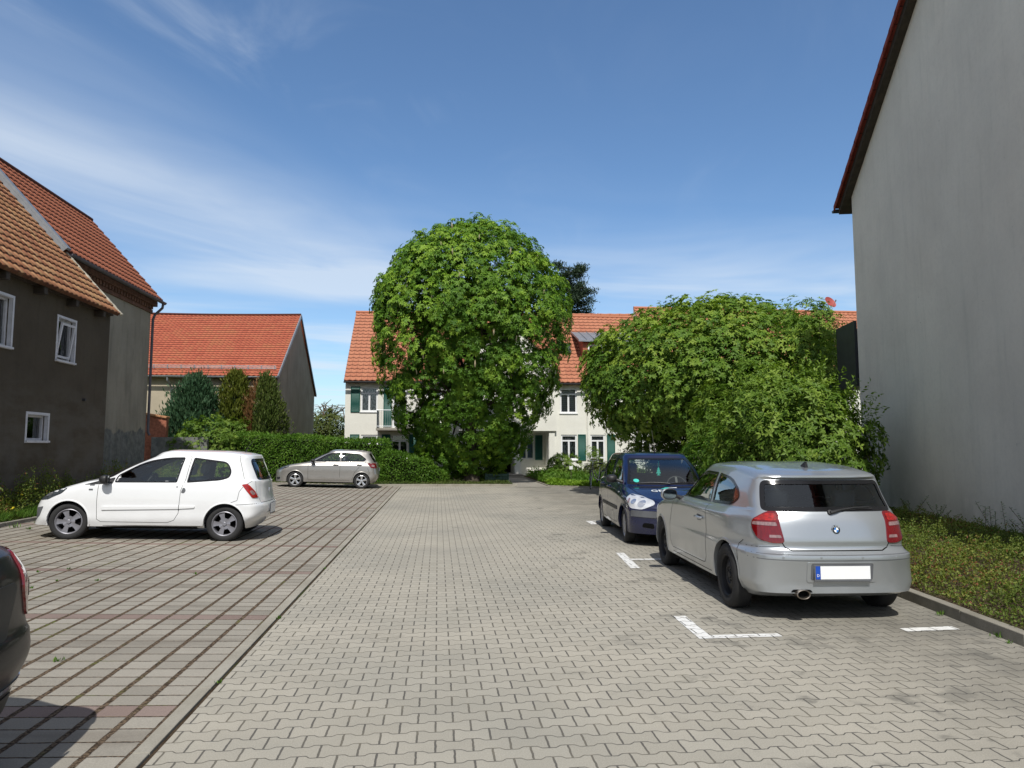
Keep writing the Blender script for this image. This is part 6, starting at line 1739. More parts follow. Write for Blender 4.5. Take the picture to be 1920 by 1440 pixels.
    e.tube([c.hit('R', y, z, off=.012) for y, z in ((.10, .992), (.25, 1.005), (.42, 1.008))], .006, 6); e.obj('rear_wiper', M['black_plastic'], c.t, True)
    # roundel on the tailgate
    h = c.hit('R', 0, .822); mt = XM((h.x, 0, .822), ry=-.12) @ RFM
    e = B(); e.lathe([(0, .006), (.041, .006), (.045, .0)], 40, mt); bd = e.obj('badge', M['chrome'], c.t, True, 30)
    e = B(); e.lathe([(.024, .0072), (.038, .0072)], 40, mt); e.obj('badge_ring', M['black_plastic'], bd)
    for k in range(4):
        e = B(); e.lathe([(0, .0074), (.0225, .0074)], 8, mt, k*PI/2, (k+1)*PI/2); e.obj('badge_quarter', M['roundel_blue'] if k % 2 else M['plate_white'], bd)
    for ch, a in (('B', 38), ('M', 0), ('W', -38)):
        text_mesh('badge_letter', ch, .0145, M['plate_white'], bd, mt @ Matrix.Rotation(R_(a), 4, 'Z') @ XM((0, .031, .0078)), .0003)
    # roof aerial
    h = c.hit('T', 2.72, 0); e = B(); e.add([(2.66, -.016, h.z+.004), (2.78, -.02, h.z-.012), (2.78, .02, h.z-.012), (2.66, .016, h.z+.004), (2.74, -.004, h.z+.052), (2.78, -.005, h.z+.05), (2.78, .005, h.z+.05), (2.74, .004, h.z+.052)], [(0, 1, 5, 4), (3, 7, 6, 2), (4, 5, 6, 7), (0, 4, 7, 3), (1, 2, 6, 5)]); e.obj('roof_aerial', M['black_plastic'], c.t)
    for sd in (1, -1): mirror(c, .93, .985, 1.0, sd, 'paint_silver_t', (.11, .21, .14))
    for x, y, sd in ((0, .752, 1), (0, .752, -1), (wb, .757, 1), (wb, .757, -1)): wheel(c, x, y, sd, .316, .205, .195, 'steel', cap='steel_black')
    interior(c, .72, 1.55, 2.45, .55, .76, 1.16, wheel_side=-1)
    e = B(); e.tube([(.82, -.40, .99), (.86, -.62, .98), (.95, -.70, .985)], .005, 4)
    c.finish(); return c
sh = silver_hatch()
sh.place(3.84, 9.45, math.atan2(-2.66, -.17), (.95, .95, 1.0))

# ---------------------------------------------------------------- 2: white three-door (side on)
def white_city():
    wb = 2.367; w_ = .825
    W0 = [(-.6, .66), (-.2, .80), (.3, .822), (1.2, .825), (2.2, .825), (2.7, .80), (3.0, .72)]
    rg = [
        ring(-.45, 2.75, 0.0, .20, .2, .2), ring(-.46, 2.76, [(-.46, .60), (0, .72), (2.3, .72), (2.8, .68)], .20, .2, .2, 3, 3, True),
        ring(-.67, 2.88, [(-.6, .64), (-.1, .785), (1, .80), (2.3, .80), (2.9, .74)], [(-.58, .215), (.4, .215), (1.0, .24), (2.0, .245), (2.4, .28), (2.9, .33)], .26, .24, 2.8, 2.9, True),
        ring(-.64, 2.93, W0, [(-.58, .30), (1, .33), (2.3, .35), (2.9, .40)], .27, .24, 2.8, 2.9),
        ring(-.645, 2.96, W0, [(-.58, .42), (1, .46), (2.3, .48), (3.0, .50)], .28, .26, 2.8, 2.9),
        ring(-.64, 2.955, W0, [(-.58, .50), (1, .56), (2.3, .57), (3.0, .575)], .29, .26, 2.8, 2.9, True),
        ring(-.61, 2.92, [(-.6, .64), (-.2, .79), (.3, .818), (1.2, .822), (2.2, .82), (2.7, .785), (3.0, .70)], [(-.58, .585), (-.1, .66), (1, .68), (2.3, .66), (2.9, .64)], .31, .25, 2.7, 2.8),
        ring(-.53, 2.89, [(-.6, .60), (-.2, .76), (.3, .80), (1.2, .81), (2.2, .805), (2.7, .76), (3.0, .68)], [(-.5, .67), (-.1, .77), (.4, .83), (1.2, .82), (2.3, .82), (2.9, .80)], .34, .26, 2.6, 2.7),
        ring(-.33, 2.88, [(-.4, .56), (0, .70), (.4, .765), (1.2, .785), (2.2, .775), (2.7, .72), (3.0, .64)], [(-.33, .76), (0, .845), (.4, .885), (1.2, .885), (2.0, .92), (2.5, .96), (2.9, .95)], .44, .28, 2.2, 2.6, True),
        ring(.0, 2.87, [(0, .58), (.4, .72), (1.2, .765), (2.2, .755), (2.7, .70), (3.0, .62)], [(0, .885), (.4, .925), (1.2, .905), (2.0, .935), (2.5, .98), (2.9, .97)], .34, .26, 2.6, 2.7),
        ring(.30, 2.86, [(.3, .62), (.7, .715), (1.2, .75), (2.2, .74), (2.7, .68), (3.0, .60)], [(.3, .965), (.7, .955), (1.2, .925), (2.0, .95), (2.5, 1.0), (2.9, .99)], .36, .28, 2.3, 2.6, True),
        ring(.66, 2.80, [(.6, .60), (1.0, .675), (1.5, .70), (2.3, .68), (2.8, .59)], [(.6, 1.16), (1.2, 1.15), (2.2, 1.16), (2.8, 1.16)], .34, .28, 2.4, 2.7),
        ring(1.08, 2.70, [(1.0, .55), (1.5, .62), (2.2, .615), (2.7, .56)], [(1.0, 1.33), (1.5, 1.365), (2.2, 1.365), (2.7, 1.35)], .30, .22, 2.5, 3.0, True),
        ring(1.12, 2.69, [(1.0, .52), (1.5, .59), (2.2, .585), (2.7, .53)], [(1.0, 1.355), (1.5, 1.405), (2.2, 1.405), (2.7, 1.375)], .30, .22, 2.5, 3.0),
        ring(1.2, 2.62, [(1.0, .36), (1.5, .42), (2.2, .42), (2.7, .36)], [(1.0, 1.38), (1.5, 1.44), (2.2, 1.44), (2.7, 1.40)], .26, .2, 2.5, 2.8),
        ring(1.24, 2.58, 0.0, [(1.0, 1.39), (1.5, 1.452), (2.2, 1.452), (2.7, 1.41)], .26, .2),
    ]
    c = Car('white_hatchback', 'white three-door city car parked side-on in the left-hand bays', 'paint_white', rg, wb, dict(w=w_, zb=.20))
    c.dang = 48
    c.window('rear_window', 'R', [(-.52, .985, .06), (.52, .985, .06), (.50, 1.335, .09), (-.50, 1.335, .09)], r=.06, wd=.045, glass='glass_dark')
    c.window('windscreen', 'F', [(-.64, .975, .05), (.64, .975, .05), (.53, 1.34, .07), (-.53, 1.34, .07)], r=.05, wd=.04)
    for sd in (1, -1):
        c.window('front_side_window', 'S', [(.63, .905, .04), (.655, 1.02, .05), (1.05, 1.255, .25), (1.42, 1.325, .1), (1.665, 1.335, .03), (1.585, .925, .02)], sd, wd=.022)
        c.window('rear_side_window', 'S', [(1.735, .925, .03), (1.80, 1.335, .03), (2.34, 1.275, .12), (2.415, 1.12, .12), (2.39, 1.02, .08), (2.26, .975, .08)], sd, wd=.026)
        c.patch('corner_trim', 'S', [(.20, .865, .0), (.62, .895, .01), (.625, .985, .02), (.44, .94, .05)], M['black_plastic'], .014, sd, .01, skirt=.012, cell=.018)
    c.arches(.318, .292)
    c.lines('shut_lines', [('S', p, dict(sd=sd, w_=.006)) for sd in (1, -1) for p in (
        [(.42, .88), (.42, .60), (.44, .33), (.50, .29), (1.50, .29), (1.60, .33), (1.66, .44), (1.67, .80), (1.72, 1.0), (1.76, 1.34), (1.74, 1.365)],
        [(2.74, .97), (2.62, .88), (2.57, .80), (2.55, .66), (2.45, .62), (2.49, .585), (2.86, .61)], [(.53, .23), (2.0, .235)], [(2.50, 1.40), (2.52, 1.30), (2.62, 1.0)])] +
        [('R', [(-.60, .97), (-.63, .80), (-.56, .62), (.56, .62), (.63, .80), (.60, .97)], {})])
    for sd in (1, -1):
        c.patch('side_moulding', 'S', [(.50, .475), (1.66, .512), (1.90, .53), (1.91, .56), (1.66, .555), (.50, .53)], M['paint_white_t'], .016, sd, .012, skirt=.02)
        c.lines('moulding_gap', [('S', [(1.665, .50), (1.665, .57)], dict(sd=sd, off=.018, w_=.008))])
        h = c.hit('S', 1.61, .86, sd, off=.002); e = B(); e.lathe([(0, .006), (.014, .005), (.016, 0)], 16, XM(h, rx=-sd*PI/2)); e.obj('key_lock', M['alloy'], c.t)
        c.patch('handle_recess', 'S', [(1.675, .765), (1.70, .85), (1.735, .84), (1.75, .80), (1.725, .755)], M['grey_plastic'], .0015, sd, .03, skirt=0)
        for z, wd in ((.862, .075), (.79, .06)): c.patch('side_badge', 'S', [(.285, z-.012), (.285+wd, z-.012), (.285+wd, z+.012), (.285, z+.012)], M['grey_plastic'], .004, sd, .004, skirt=.004)
        q = c.d3('DR', [(2.70, .745, .93), (2.62, .78, .915), (2.70, .79, .815), (2.80, .77, .70), (2.88, .66, .705), (2.84, .70, .80)])
        tl = c.patch('tail_light', 'DR', q, M['lens_red_bright'], .010, sd, .02)
        q = c.d3('DR', [(2.775, .735, .83), (2.74, .77, .81), (2.80, .76, .745), (2.84, .70, .765)])
        c.patch('reversing_lens', 'DR', q, M['lens_white'], .013, sd, .02, tl, skirt=0)
        q = c.d3('DF', [(-.46, .60, .60), (-.30, .74, .62), (-.10, .77, .72), (-.02, .745, .80), (-.18, .69, .805), (-.38, .60, .735), (-.47, .52, .66)])
        hl = c.patch('headlight', 'DF', q, M['headlight_dark'], .006, sd, .03)
        q = c.d3('DF', [(-.33, .68, .66), (-.22, .72, .69), (-.20, .71, .735), (-.32, .66, .71)])
        c.patch('reflector', 'DF', q, M['reflector'], .009, sd, .02, hl, skirt=0)
        q = c.d3('DF', [(-.50, .62, .48), (-.38, .74, .51), (-.44, .71, .36), (-.53, .60, .28)])
        c.patch('fog_light_trim', 'DF', q, M['grey_plastic'], .004, sd, .02)
    h = c.hit('R', 0, .50); plate(c, h.x+.006, .50, .36, .16, strip=False)
    h = c.hit('R', 0, .80); e = B(); e.lathe([(0, .012), (.034, .010), (.038, 0)], 4, XM((h.x, 0, .80)) @ RFM @ Matrix.Diagonal((.7, 1.1, 1, 1))); e.obj('badge', M['chrome'], c.t)
    e = B(); e.tube([c.hit('R', y, z, off=.02) for y, z in ((0, 1.0), (.15, 1.03), (.30, 1.035))], [.014, .009, .006], 8); e.obj('rear_wiper', M['black_plastic'], c.t, True)
    h = c.hit('T', 2.45, 0); e = B(); e.tube([h, h+Vector((.05, 0, .10)), h+Vector((.20, 0, .30))], [.012, .004, .003], 6); e.obj('roof_aerial', M['black_plastic'], c.t)
    for sd in (1, -1): mirror(c, .56, .885, .955, sd, 'black_plastic', (.10, .17, .15))
    for x, y, sd in ((0, .70, 1), (0, .70, -1), (wb, .70, 1), (wb, .70, -1)): wheel(c, x, y, sd, .285, .195, .17, 'star', cap='hubcap_grey', toe=(.10 if x == 0 else 0))
    interior(c, .62, 1.35, 2.05, .62, .72, 1.16, mat='seat_light', wheel_side=-1)
    c.finish(); return c
wc = white_city()
wc.place(-5.84, 12.80, math.atan2(.08, 2.61), 1.0, .128, R_(1.7))

# ---------------------------------------------------------------- 3: blue five-door (nose to the camera)
def blue_hatch():
    wb = 2.455; w_ = .832
    W0 = [(-.8, .62), (-.4, .79), (.2, .83), (1.2, .832), (2.4, .828), (2.9, .79), (3.1, .72)]
    rg = [
        ring(-.60, 2.85, 0.0, .20, .2, .2), ring(-.60, 2.86, [(-.6, .60), (0, .72), (2.4, .72), (2.9, .68)], .20, .25, .2, 2.6, 3, True),
        ring(-.74, 2.98, [(-.75, .62), (-.3, .79), (1, .81), (2.4, .805), (3, .74)], [(-.7, .20), (.4, .215), (2.2, .23), (3.0, .30)], .40, .26, 2.4, 2.8, True),
        ring(-.775, 3.02, W0, [(-.7, .32), (2.4, .34), (3, .36)], .42, .28, 2.3, 2.8),
        ring(-.785, 3.035, W0, [(-.7, .47), (2.4, .48), (3, .50)], .42, .28, 2.3, 2.8, True),
        ring(-.79, 3.04, W0, [(-.7, .575), (2.4, .585), (3, .60)], .42, .28, 2.3, 2.8, True),
        ring(-.76, 3.01, [(-.8, .60), (-.4, .78), (.2, .826), (1.2, .83), (2.4, .825), (2.9, .78), (3.1, .71)], [(-.75, .59), (-.3, .62), (.5, .67), (2.4, .70), (3, .68)], .42, .28, 2.3, 2.8),
        ring(-.69, 2.98, [(-.8, .56), (-.4, .75), (.2, .81), (1.2, .822), (2.4, .81), (2.9, .76), (3.1, .70)], [(-.7, .655), (-.3, .735), (.3, .80), (1.2, .85), (2.4, .89), (3, .86)], .42, .28, 2.3, 2.8),
        ring(-.55, 2.96, [(-.6, .52), (-.3, .68), (.2, .76), (1.2, .795), (2.4, .785), (2.9, .73), (3.1, .68)], [(-.55, .73), (-.2, .80), (.3, .86), (1.2, .91), (2.4, .955), (3, .94)], .42, .28, 2.3, 2.8, True),
        ring(-.15, 2.95, [(-.2, .54), (.2, .68), (.7, .755), (1.2, .775), (2.4, .765), (2.9, .71), (3.1, .66)], [(-.15, .85), (.2, .885), (.7, .92), (1.2, .93), (2.4, .975), (3, .96)], .38, .28, 2.3, 2.8),
        ring(.20, 2.94, [(.2, .60), (.6, .705), (1.2, .755), (2.4, .745), (2.9, .69), (3.1, .64)], [(.2, .915), (.6, .925), (1.2, .945), (2.4, .99), (3, .98)], .34, .28, 2.4, 2.8, True),
        ring(.55, 2.88, [(.5, .58), (.9, .665), (1.5, .70), (2.4, .69), (2.9, .60)], [(.5, 1.19), (1.2, 1.20), (2.4, 1.20), (2.9, 1.18)], .30, .28, 2.5, 2.8),
        ring(.92, 2.76, [(.9, .54), (1.4, .61), (2.2, .61), (2.8, .55)], [(.9, 1.375), (1.4, 1.415), (2.2, 1.41), (2.8, 1.38)], .24, .22, 2.6, 3.0, True),
        ring(.96, 2.75, [(.9, .51), (1.4, .58), (2.2, .58), (2.8, .52)], [(.9, 1.405), (1.4, 1.45), (2.2, 1.445), (2.8, 1.41)], .24, .22, 2.6, 3.0),
        ring(1.04, 2.68, [(.9, .36), (1.4, .41), (2.2, .41), (2.8, .36)], [(.9, 1.43), (1.4, 1.478), (2.2, 1.47), (2.8, 1.43)], .2, .2, 2.6, 2.8),
        ring(1.08, 2.64, 0.0, [(.9, 1.44), (1.4, 1.49), (2.2, 1.482), (2.8, 1.44)], .2, .2),
    ]
    c = Car('blue_hatchback', 'dark blue five-door hatchback facing the camera behind the silver hatchback', 'paint_blue', rg, wb, dict(w=w_, zb=.20))
    c.dang = 38
    c.window('windscreen', 'F', [(-.655, .935, .04), (.655, .935, .04), (.535, 1.385, .06), (-.535, 1.385, .06)], r=.05, wd=.035)
    c.window('rear_window', 'R', [(-.56, 1.0, .06), (.56, 1.0, .06), (.50, 1.36, .09), (-.50, 1.36, .09)], r=.06, wd=.04)
    for sd in (1, -1):
        c.window('front_side_window', 'S', [(.60, .955, .03), (1.40, .965, .02), (1.43, 1.375, .03), (1.06, 1.36, .08), (.74, 1.16, .1)], sd, wd=.024, glass='glass_dark')
        c.window('rear_side_window', 'S', [(1.49, .97, .02), (2.20, .99, .04), (2.36, 1.10, .06), (2.28, 1.35, .08), (1.52, 1.378, .03)], sd, wd=.024, glass='glass_dark')
        c.window('quarter_window', 'S', [(2.40, 1.08, .03), (2.60, 1.12, .05), (2.55, 1.30, .06), (2.36, 1.33, .04)], sd, wd=.02, glass='glass_dark')
    c.arches(.322, .295)
    c.lines('shut_lines', [('S', p, dict(sd=sd, w_=.006)) for sd in (1, -1) for p in (
        [(.50, .95), (.46, .70), (.46, .33), (.54, .28), (1.38, .28), (1.45, .34), (1.46, .97)], [(1.46, .34), (1.52, .28), (1.98, .28), (2.10, .45), (2.18, .66), (2.30, .72), (2.38, 1.0)])] +
        [('T', [(.16, -.66), (-.15, -.60), (-.42, -.50), (-.60, -.34), (-.66, -.20), (-.66, .20), (-.60, .34), (-.42, .50), (-.15, .60), (.16, .66)], dict(w_=.008)),
         ('F', [(-.76, .60), (0, .60), (.76, .60)], dict(w_=.008))])
    for sd in (1, -1):
        handle(c, 1.22, .86, sd, 'paint_blue_t'); handle(c, 2.02, .88, sd, 'paint_blue_t')
        c.patch('side_moulding', 'S', [(.50, .50), (1.44, .505), (1.44, .565), (.50, .56)], M['black_plastic'], .012, sd, .008)
        c.patch('side_moulding', 'S', [(1.47, .505), (2.02, .51), (2.04, .57), (1.47, .565)], M['black_plastic'], .012, sd, .008)
        q = c.d3('DF', [(-.68, .44, .665), (-.56, .58, .585), (-.38, .73, .60), (-.18, .785, .74), (-.20, .735, .815), (-.42, .62, .785), (-.60, .46, .72)])
        hl = c.patch('headlight', 'DF', q, M['lens_clear'], .008, sd, .05)
        for (qx, qy, qz, rr_) in ((-.50, .575, .675, .062), (-.36, .66, .705, .045)):
            u = c.d3('DF', [(qx, qy, qz)])[0]; pl = [(u[0]+rr_*math.cos(t), u[1]+rr_*.85*math.sin(t), 0) for t in np.linspace(0, 2*PI, 19)[:-1]]
            c.patch('reflector', 'DF', pl, M['reflector'], .011, sd, 0, hl, skirt=0)
        u = c.d3('DF', [(-.28, .735, .715)])[0]
        c.patch('indicator', 'DF', [(u[0]+.03*math.cos(t), u[1]+.04*math.sin(t), 0) for t in np.linspace(0, 2*PI, 13)[:-1]], M['lens_white'], .011, sd, 0, hl, skirt=0)
        c.patch('side_indicator', 'S', [(.36, .80), (.42, .80), (.42, .82), (.36, .82)], M['lens_clear'], .006, sd, .008)
        c.patch('fog_light', 'F', [(.44*sd, .29), (.62*sd, .31), (.60*sd, .38), (.45*sd, .37)], M['void'], .003, 1, .03)
        c.patch('tail_light', 'R', [(.62*sd, .70), (.76*sd, .72), (.70*sd, 1.0), (.62*sd, .98)], M['lens_red'], .006, 1, .02)
    c.patch('bumper_moulding', 'F', [(-.80, .475), (-.2, .455), (.2, .455), (.80, .475), (.80, .575), (.2, .555), (-.2, .555), (-.80, .575)], M['grey_plastic'], .010, 1, .02)
    c.patch('radiator_grille', 'F', [(-.26, .61), (.26, .61), (.30, .68), (.26, .70), (-.26, .70), (-.30, .68)], M['black_plastic'], .004, 1, .02)
    c.patch('lower_grille', 'F', [(-.38, .27), (.38, .27), (.36, .40), (-.36, .40)], M['void'], .003, 1, .03)
    e = B()
    for z in (.30, .335, .37): V, F = c.line('', 'F', [(-.36, z), (.36, z)], w_=.012, off=.008); e.add(V, F)
    e.obj('grille_slats', M['paint_blue_t'], c.t)
    h = c.hit('F', 0, .515); plate(c, h.x-.02, .515, .52, .112, rear=False)
    h = c.hit('F', 0, .665); e = B(); e.tube([(h.x-.012, .05*math.cos(t), .668+.026*math.sin(t)) for t in np.linspace(0, 2*PI, 21)[:-1]], .004, 6, closed=True); e.obj('badge', M['chrome'], c.t)
    e = B()
    for y0, y1 in ((-.05, .50), (-.58, -.02)):
        e.tube([c.hit('F', y0+(y1-y0)*t, .955+.018*math.sin(PI*t), off=.02) for t in (0, .3, .6, 1)], [.010, .008, .007, .006], 6)
    e.obj('wiper', M['black_plastic'], c.t, True)
    V, F = c.line('', 'T', [(.20, -.60), (.13, -.3), (.11, 0), (.13, .3), (.20, .60)], w_=.07, off=.004); c.mesh('cowl_panel', V, F, M['black_plastic'])
    # stickers on the bonnet: a fish, a white tail and two lines of lettering
    def bonnet(pts, z_off=.003): return [c.hit('T', x, y, off=z_off) for x, y in pts]
    sx, sy = .05, .13
    fish = [(-.05, -.02), (-.02, .03), (.02, .06), (.03, .10), (0, .12), (-.02, .09), (-.04, .06), (-.07, .05), (-.06, .02)]
    c.patch('bonnet_sticker', 'T', [(sx+x*1.2, sy+.02-y*1.2) for x, y in fish], M['teal'], .003, 1, .01, skirt=0)
    c.patch('bonnet_sticker', 'T', [(sx+.04, sy-.07), (sx+.07, sy-.13), (sx+.05, sy-.25), (sx-.01, sy-.25), (sx+.01, sy-.13)], M['sticker_white'], .0035, 1, .02, skirt=0)
    for body, dx, dy, sz in (('GETZ', -.14, -.04, .15), ('W', -.28, -.08, .13)):
        h = c.hit('T', dx, .20); h2 = c.hit('T', dx+.06, .20); tl_ = math.atan2(h2.z-h.z, .06)
        mt = Matrix.Translation((dx, .20+dy, h.z+.003)) @ Matrix.Rotation(-tl_, 4, 'Y') @ Matrix(((0, -1, 0, 0), (1, 0, 0, 0), (0, 0, 1, 0), (0, 0, 0, 1))) @ Matrix.Rotation(PI, 4, 'Z')
        mt = Matrix.Translation((dx, .20+dy, h.z+.004)) @ Matrix.Rotation(-tl_, 4, 'Y') @ Matrix(((0, 1, 0, 0), (-1, 0, 0, 0), (0, 0, 1, 0), (0, 0, 0, 1)))
        text_mesh('bonnet_lettering', body, sz, M['sticker_white'], c.t, mt, .0008, sx=1.1)
    # badge sticker and air freshener in the windscreen
    pl = [(.50+.045*math.cos(t), 1.0+.028*math.sin(t), 0) for t in np.linspace(0, 2*PI, 21)[:-1]]
    c.patch('windscreen_sticker', 'F', pl, M['teal'], .003, 1, 0, skirt=0)
    mt = XM((.86, .0, 1.13), rz=0)
    tree = [(0, .09), (.022, .055), (.014, .052), (.034, .02), (.02, .018), (.045, -.025), (.012, -.028), (.012, -.045), (.03, -.05), (.03, -.06), (-.03, -.06), (-.03, -.05), (-.012, -.045), (-.012, -.028), (-.045, -.025), (-.02, .018), (-.034, .02), (-.014, .052), (-.022, .055)]
    e = B(); e.prism([(a, b_) for a, b_ in tree], -.002, .002, mt @ Matrix.Rotation(PI/2, 4, 'Z')); e.tube([(.86, 0, 1.21), (.86, 0, 1.33)], .002, 4); e.obj('air_freshener', M['teal'], c.t)
    h = c.hit('T', 1.15, 0); e = B(); e.tube([h, h+Vector((-.02, 0, .03))], .012, 8); e.tube([h+Vector((-.01, 0, .02)), h+Vector((.20, 0, .42))], .003, 5); e.obj('roof_aerial', M['black_plastic'], c.t)
    for sd in (1, -1): mirror(c, .58, .90, 1.03, sd, 'black_plastic', (.11, .19, .14))
    for x, y, sd in ((0, .715, 1), (0, .715, -1), (wb, .715, 1), (wb, .715, -1)): wheel(c, x, y, sd, .288, .185, .175, 'many', cap='hubcap_silver', toe=(-.04 if x == 0 else 0))
    interior(c, .55, 1.30, 2.10, .62, .72, 1.20, wheel_side=-1)
    c.finish(); return c
bh = blue_hatch()
bh.place(3.90, 11.72, math.atan2(2.455, .19), 1.0)

# ---------------------------------------------------------------- 4: champagne five-door by the hedge
def champagne_hatch():
    wb = 2.47; w_ = .866
    W0 = [(-.8, .66), (-.35, .83), (.3, .862), (1.2, .866), (2.4, .866), (2.9, .83), (3.15, .76)]
    rg = [
        ring(-.64, 2.90, 0.0, .20, .2, .2), ring(-.65, 2.92, [(-.65, .66), (0, .76), (2.4, .76), (3, .70)], .20, .25, .2, 2.6, 3, True),
        ring(-.82, 3.02, [(-.8, .66), (-.3, .83), (1, .85), (2.4, .85), (3.1, .78)], [(-.8, .20), (.4, .225), (2.2, .24), (3.0, .32)], .40, .26, 2.4, 2.8, True),
        ring(-.83, 3.08, W0, [(-.8, .32), (2.4, .36), (3, .42)], .42, .28, 2.3, 2.8),
        ring(-.835, 3.12, W0, [(-.8, .48), (2.4, .52), (3, .56)], .42, .28, 2.3, 2.8, True),
        ring(-.82, 3.09, W0, [(-.8, .60), (0, .66), (2.4, .68), (3, .66)], .42, .28, 2.3, 2.8),
        ring(-.76, 3.06, [(-.8, .63), (-.35, .80), (.3, .85), (1.2, .856), (2.4, .85), (2.9, .81), (3.15, .74)], [(-.75, .67), (-.3, .78), (.3, .84), (1.2, .85), (2.4, .86), (3, .84)], .44, .28, 2.3, 2.8, True),
        ring(-.66, 3.03, [(-.7, .58), (-.3, .74), (.3, .80), (1.2, .82), (2.4, .81), (2.9, .76), (3.15, .70)], [(-.66, .73), (-.2, .84), (.3, .905), (1.2, .93), (2.4, .955), (3, .95)], .44, .28, 2.3, 2.8),
        ring(-.20, 3.01, [(-.3, .56), (.2, .70), (.7, .775), (1.2, .79), (2.4, .78), (2.9, .73), (3.15, .68)], [(-.2, .86), (.2, .915), (.7, .955), (1.2, .96), (2.4, .985), (3, .98)], .40, .28, 2.3, 2.8),
        ring(.30, 2.99, [(.3, .62), (.7, .73), (1.2, .77), (2.4, .76), (2.9, .71), (3.15, .66)], [(.3, .955), (.7, .97), (1.2, .975), (2.4, 1.0), (3, 1.0)], .36, .28, 2.4, 2.8, True),
        ring(.72, 2.90, [(.7, .60), (1.1, .685), (1.6, .715), (2.4, .70), (2.9, .60)], [(.7, 1.18), (1.2, 1.19), (2.4, 1.19), (2.9, 1.17)], .32, .28, 2.5, 2.8),
        ring(1.12, 2.78, [(1.1, .54), (1.5, .60), (2.2, .595), (2.8, .54)], [(1.1, 1.345), (1.5, 1.385), (2.2, 1.385), (2.8, 1.35)], .26, .22, 2.6, 3.0, True),
        ring(1.15, 2.80, [(1.1, .51), (1.5, .57), (2.2, .565), (2.8, .51)], [(1.1, 1.37), (1.5, 1.42), (2.2, 1.425), (2.8, 1.38)], .26, .22, 2.6, 3.0),
        ring(1.22, 2.74, [(1.1, .38), (1.5, .42), (2.2, .42), (2.8, .38)], [(1.1, 1.395), (1.5, 1.45), (2.2, 1.455), (2.8, 1.40)], .22, .2, 2.6, 2.8),
        ring(1.26, 2.70, 0.0, [(1.1, 1.40), (1.5, 1.46), (2.2, 1.467), (2.8, 1.41)], .22, .2),
    ]
    c = Car('champagne_hatchback', 'champagne grey five-door hatchback parked side-on before the long clipped hedge', 'paint_champagne', rg, wb, dict(w=w_, zb=.20))
    c.dang = 46
    c.window('windscreen', 'F', [(-.64, .98, .05), (.64, .98, .05), (.53, 1.355, .07), (-.53, 1.355, .07)], r=.05, wd=.035)
    c.window('rear_window', 'R', [(-.60, 1.01, .05), (.60, 1.01, .05), (.54, 1.345, .07), (-.54, 1.345, .07)], r=.05, wd=.05, glass='glass_dark')
    for sd in (1, -1):
        c.window('front_side_window', 'S', [(.62, .985, .02), (.86, 1.12, .06), (1.22, 1.32, .12), (1.62, 1.36, .03), (1.62, 1.0, .02)], sd, wd=.026)
        c.window('rear_side_window', 'S', [(1.67, 1.0, .02), (1.67, 1.36, .03), (2.36, 1.32, .08), (2.62, 1.12, .05), (2.52, 1.03, .05)], sd, wd=.026, glass='glass_dark')
        q = c.d3('DR', [(2.80, .79, .985), (2.68, .82, .965), (2.80, .835, .80), (2.98, .74, .78), (3.03, .60, .80), (2.99, .62, .97)])
        tl = c.patch('tail_light', 'DR', q, M['lens_red'], .008, sd, .02)
        q = c.d3('DR', [(2.84, .79, .92), (2.80, .81, .86), (2.88, .79, .83), (2.94, .73, .86), (2.93, .73, .91)]); c.patch('reversing_lens', 'DR', q, M['lens_white'], .011, sd, .02, tl, skirt=0)
        q = c.d3('DF', [(-.74, .56, .64), (-.52, .74, .66), (-.26, .81, .75), (-.22, .79, .82), (-.46, .70, .80), (-.70, .54, .715)])
        c.patch('headlight', 'DF', q, M['headlight_dark'], .006, sd, .02)
        q = c.d3('DF', [(-.80, .60, .36), (-.58, .76, .38), (-.60, .75, .29), (-.78, .62, .27)]); c.patch('fog_light', 'DF', q, M['black_plastic'], .004, sd, .02)
        handle(c, 1.40, .885, sd); handle(c, 2.28, .905, sd)
        c.patch('sill_strip', 'S', [(.42, .30), (2.02, .32), (1.98, .40), (.72, .40)], M['paint_champagne_t'], .010, sd, .03, skirt=.014)
    c.arches(.322, .308)
    c.lines('shut_lines', [('S', p, dict(sd=sd, w_=.008)) for sd in (1, -1) for p in (
        [(.50, .95), (.46, .80), (.47, .34), (.52, .30)], [(1.645, 1.37), (1.645, .31)], [(2.60, 1.02), (2.36, .82), (2.20, .62), (2.10, .32)], [(2.68, .78), (2.75, .62), (2.72, .40)])])
    h = c.hit('R', 0, .72); plate(c, h.x+.006, .72, .52, .112)
    h = c.hit('T', 2.45, 0); e = B(); e.tube([h, h+Vector((.14, 0, .16))], .004, 5); e.obj('roof_aerial', M['black_plastic'], c.t)
    for sd in (1, -1): mirror(c, .66, .92, 1.02, sd, 'black_plastic', (.11, .19, .13))
    for x, y, sd in ((0, .745, 1), (0, .745, -1), (wb, .745, 1), (wb, .745, -1)): wheel(c, x, y, sd, .300, .205, .18, 'five', cap='alloy')
    interior(c, .66, 1.40, 2.15, .60, .74, 1.16, mat='seat_light', wheel_side=-1)
    c.finish(); return c
ch = champagne_hatch()
ch.place(-5.25, 27.75, math.atan2(.08, 2.59), .97, .108, R_(1.7))

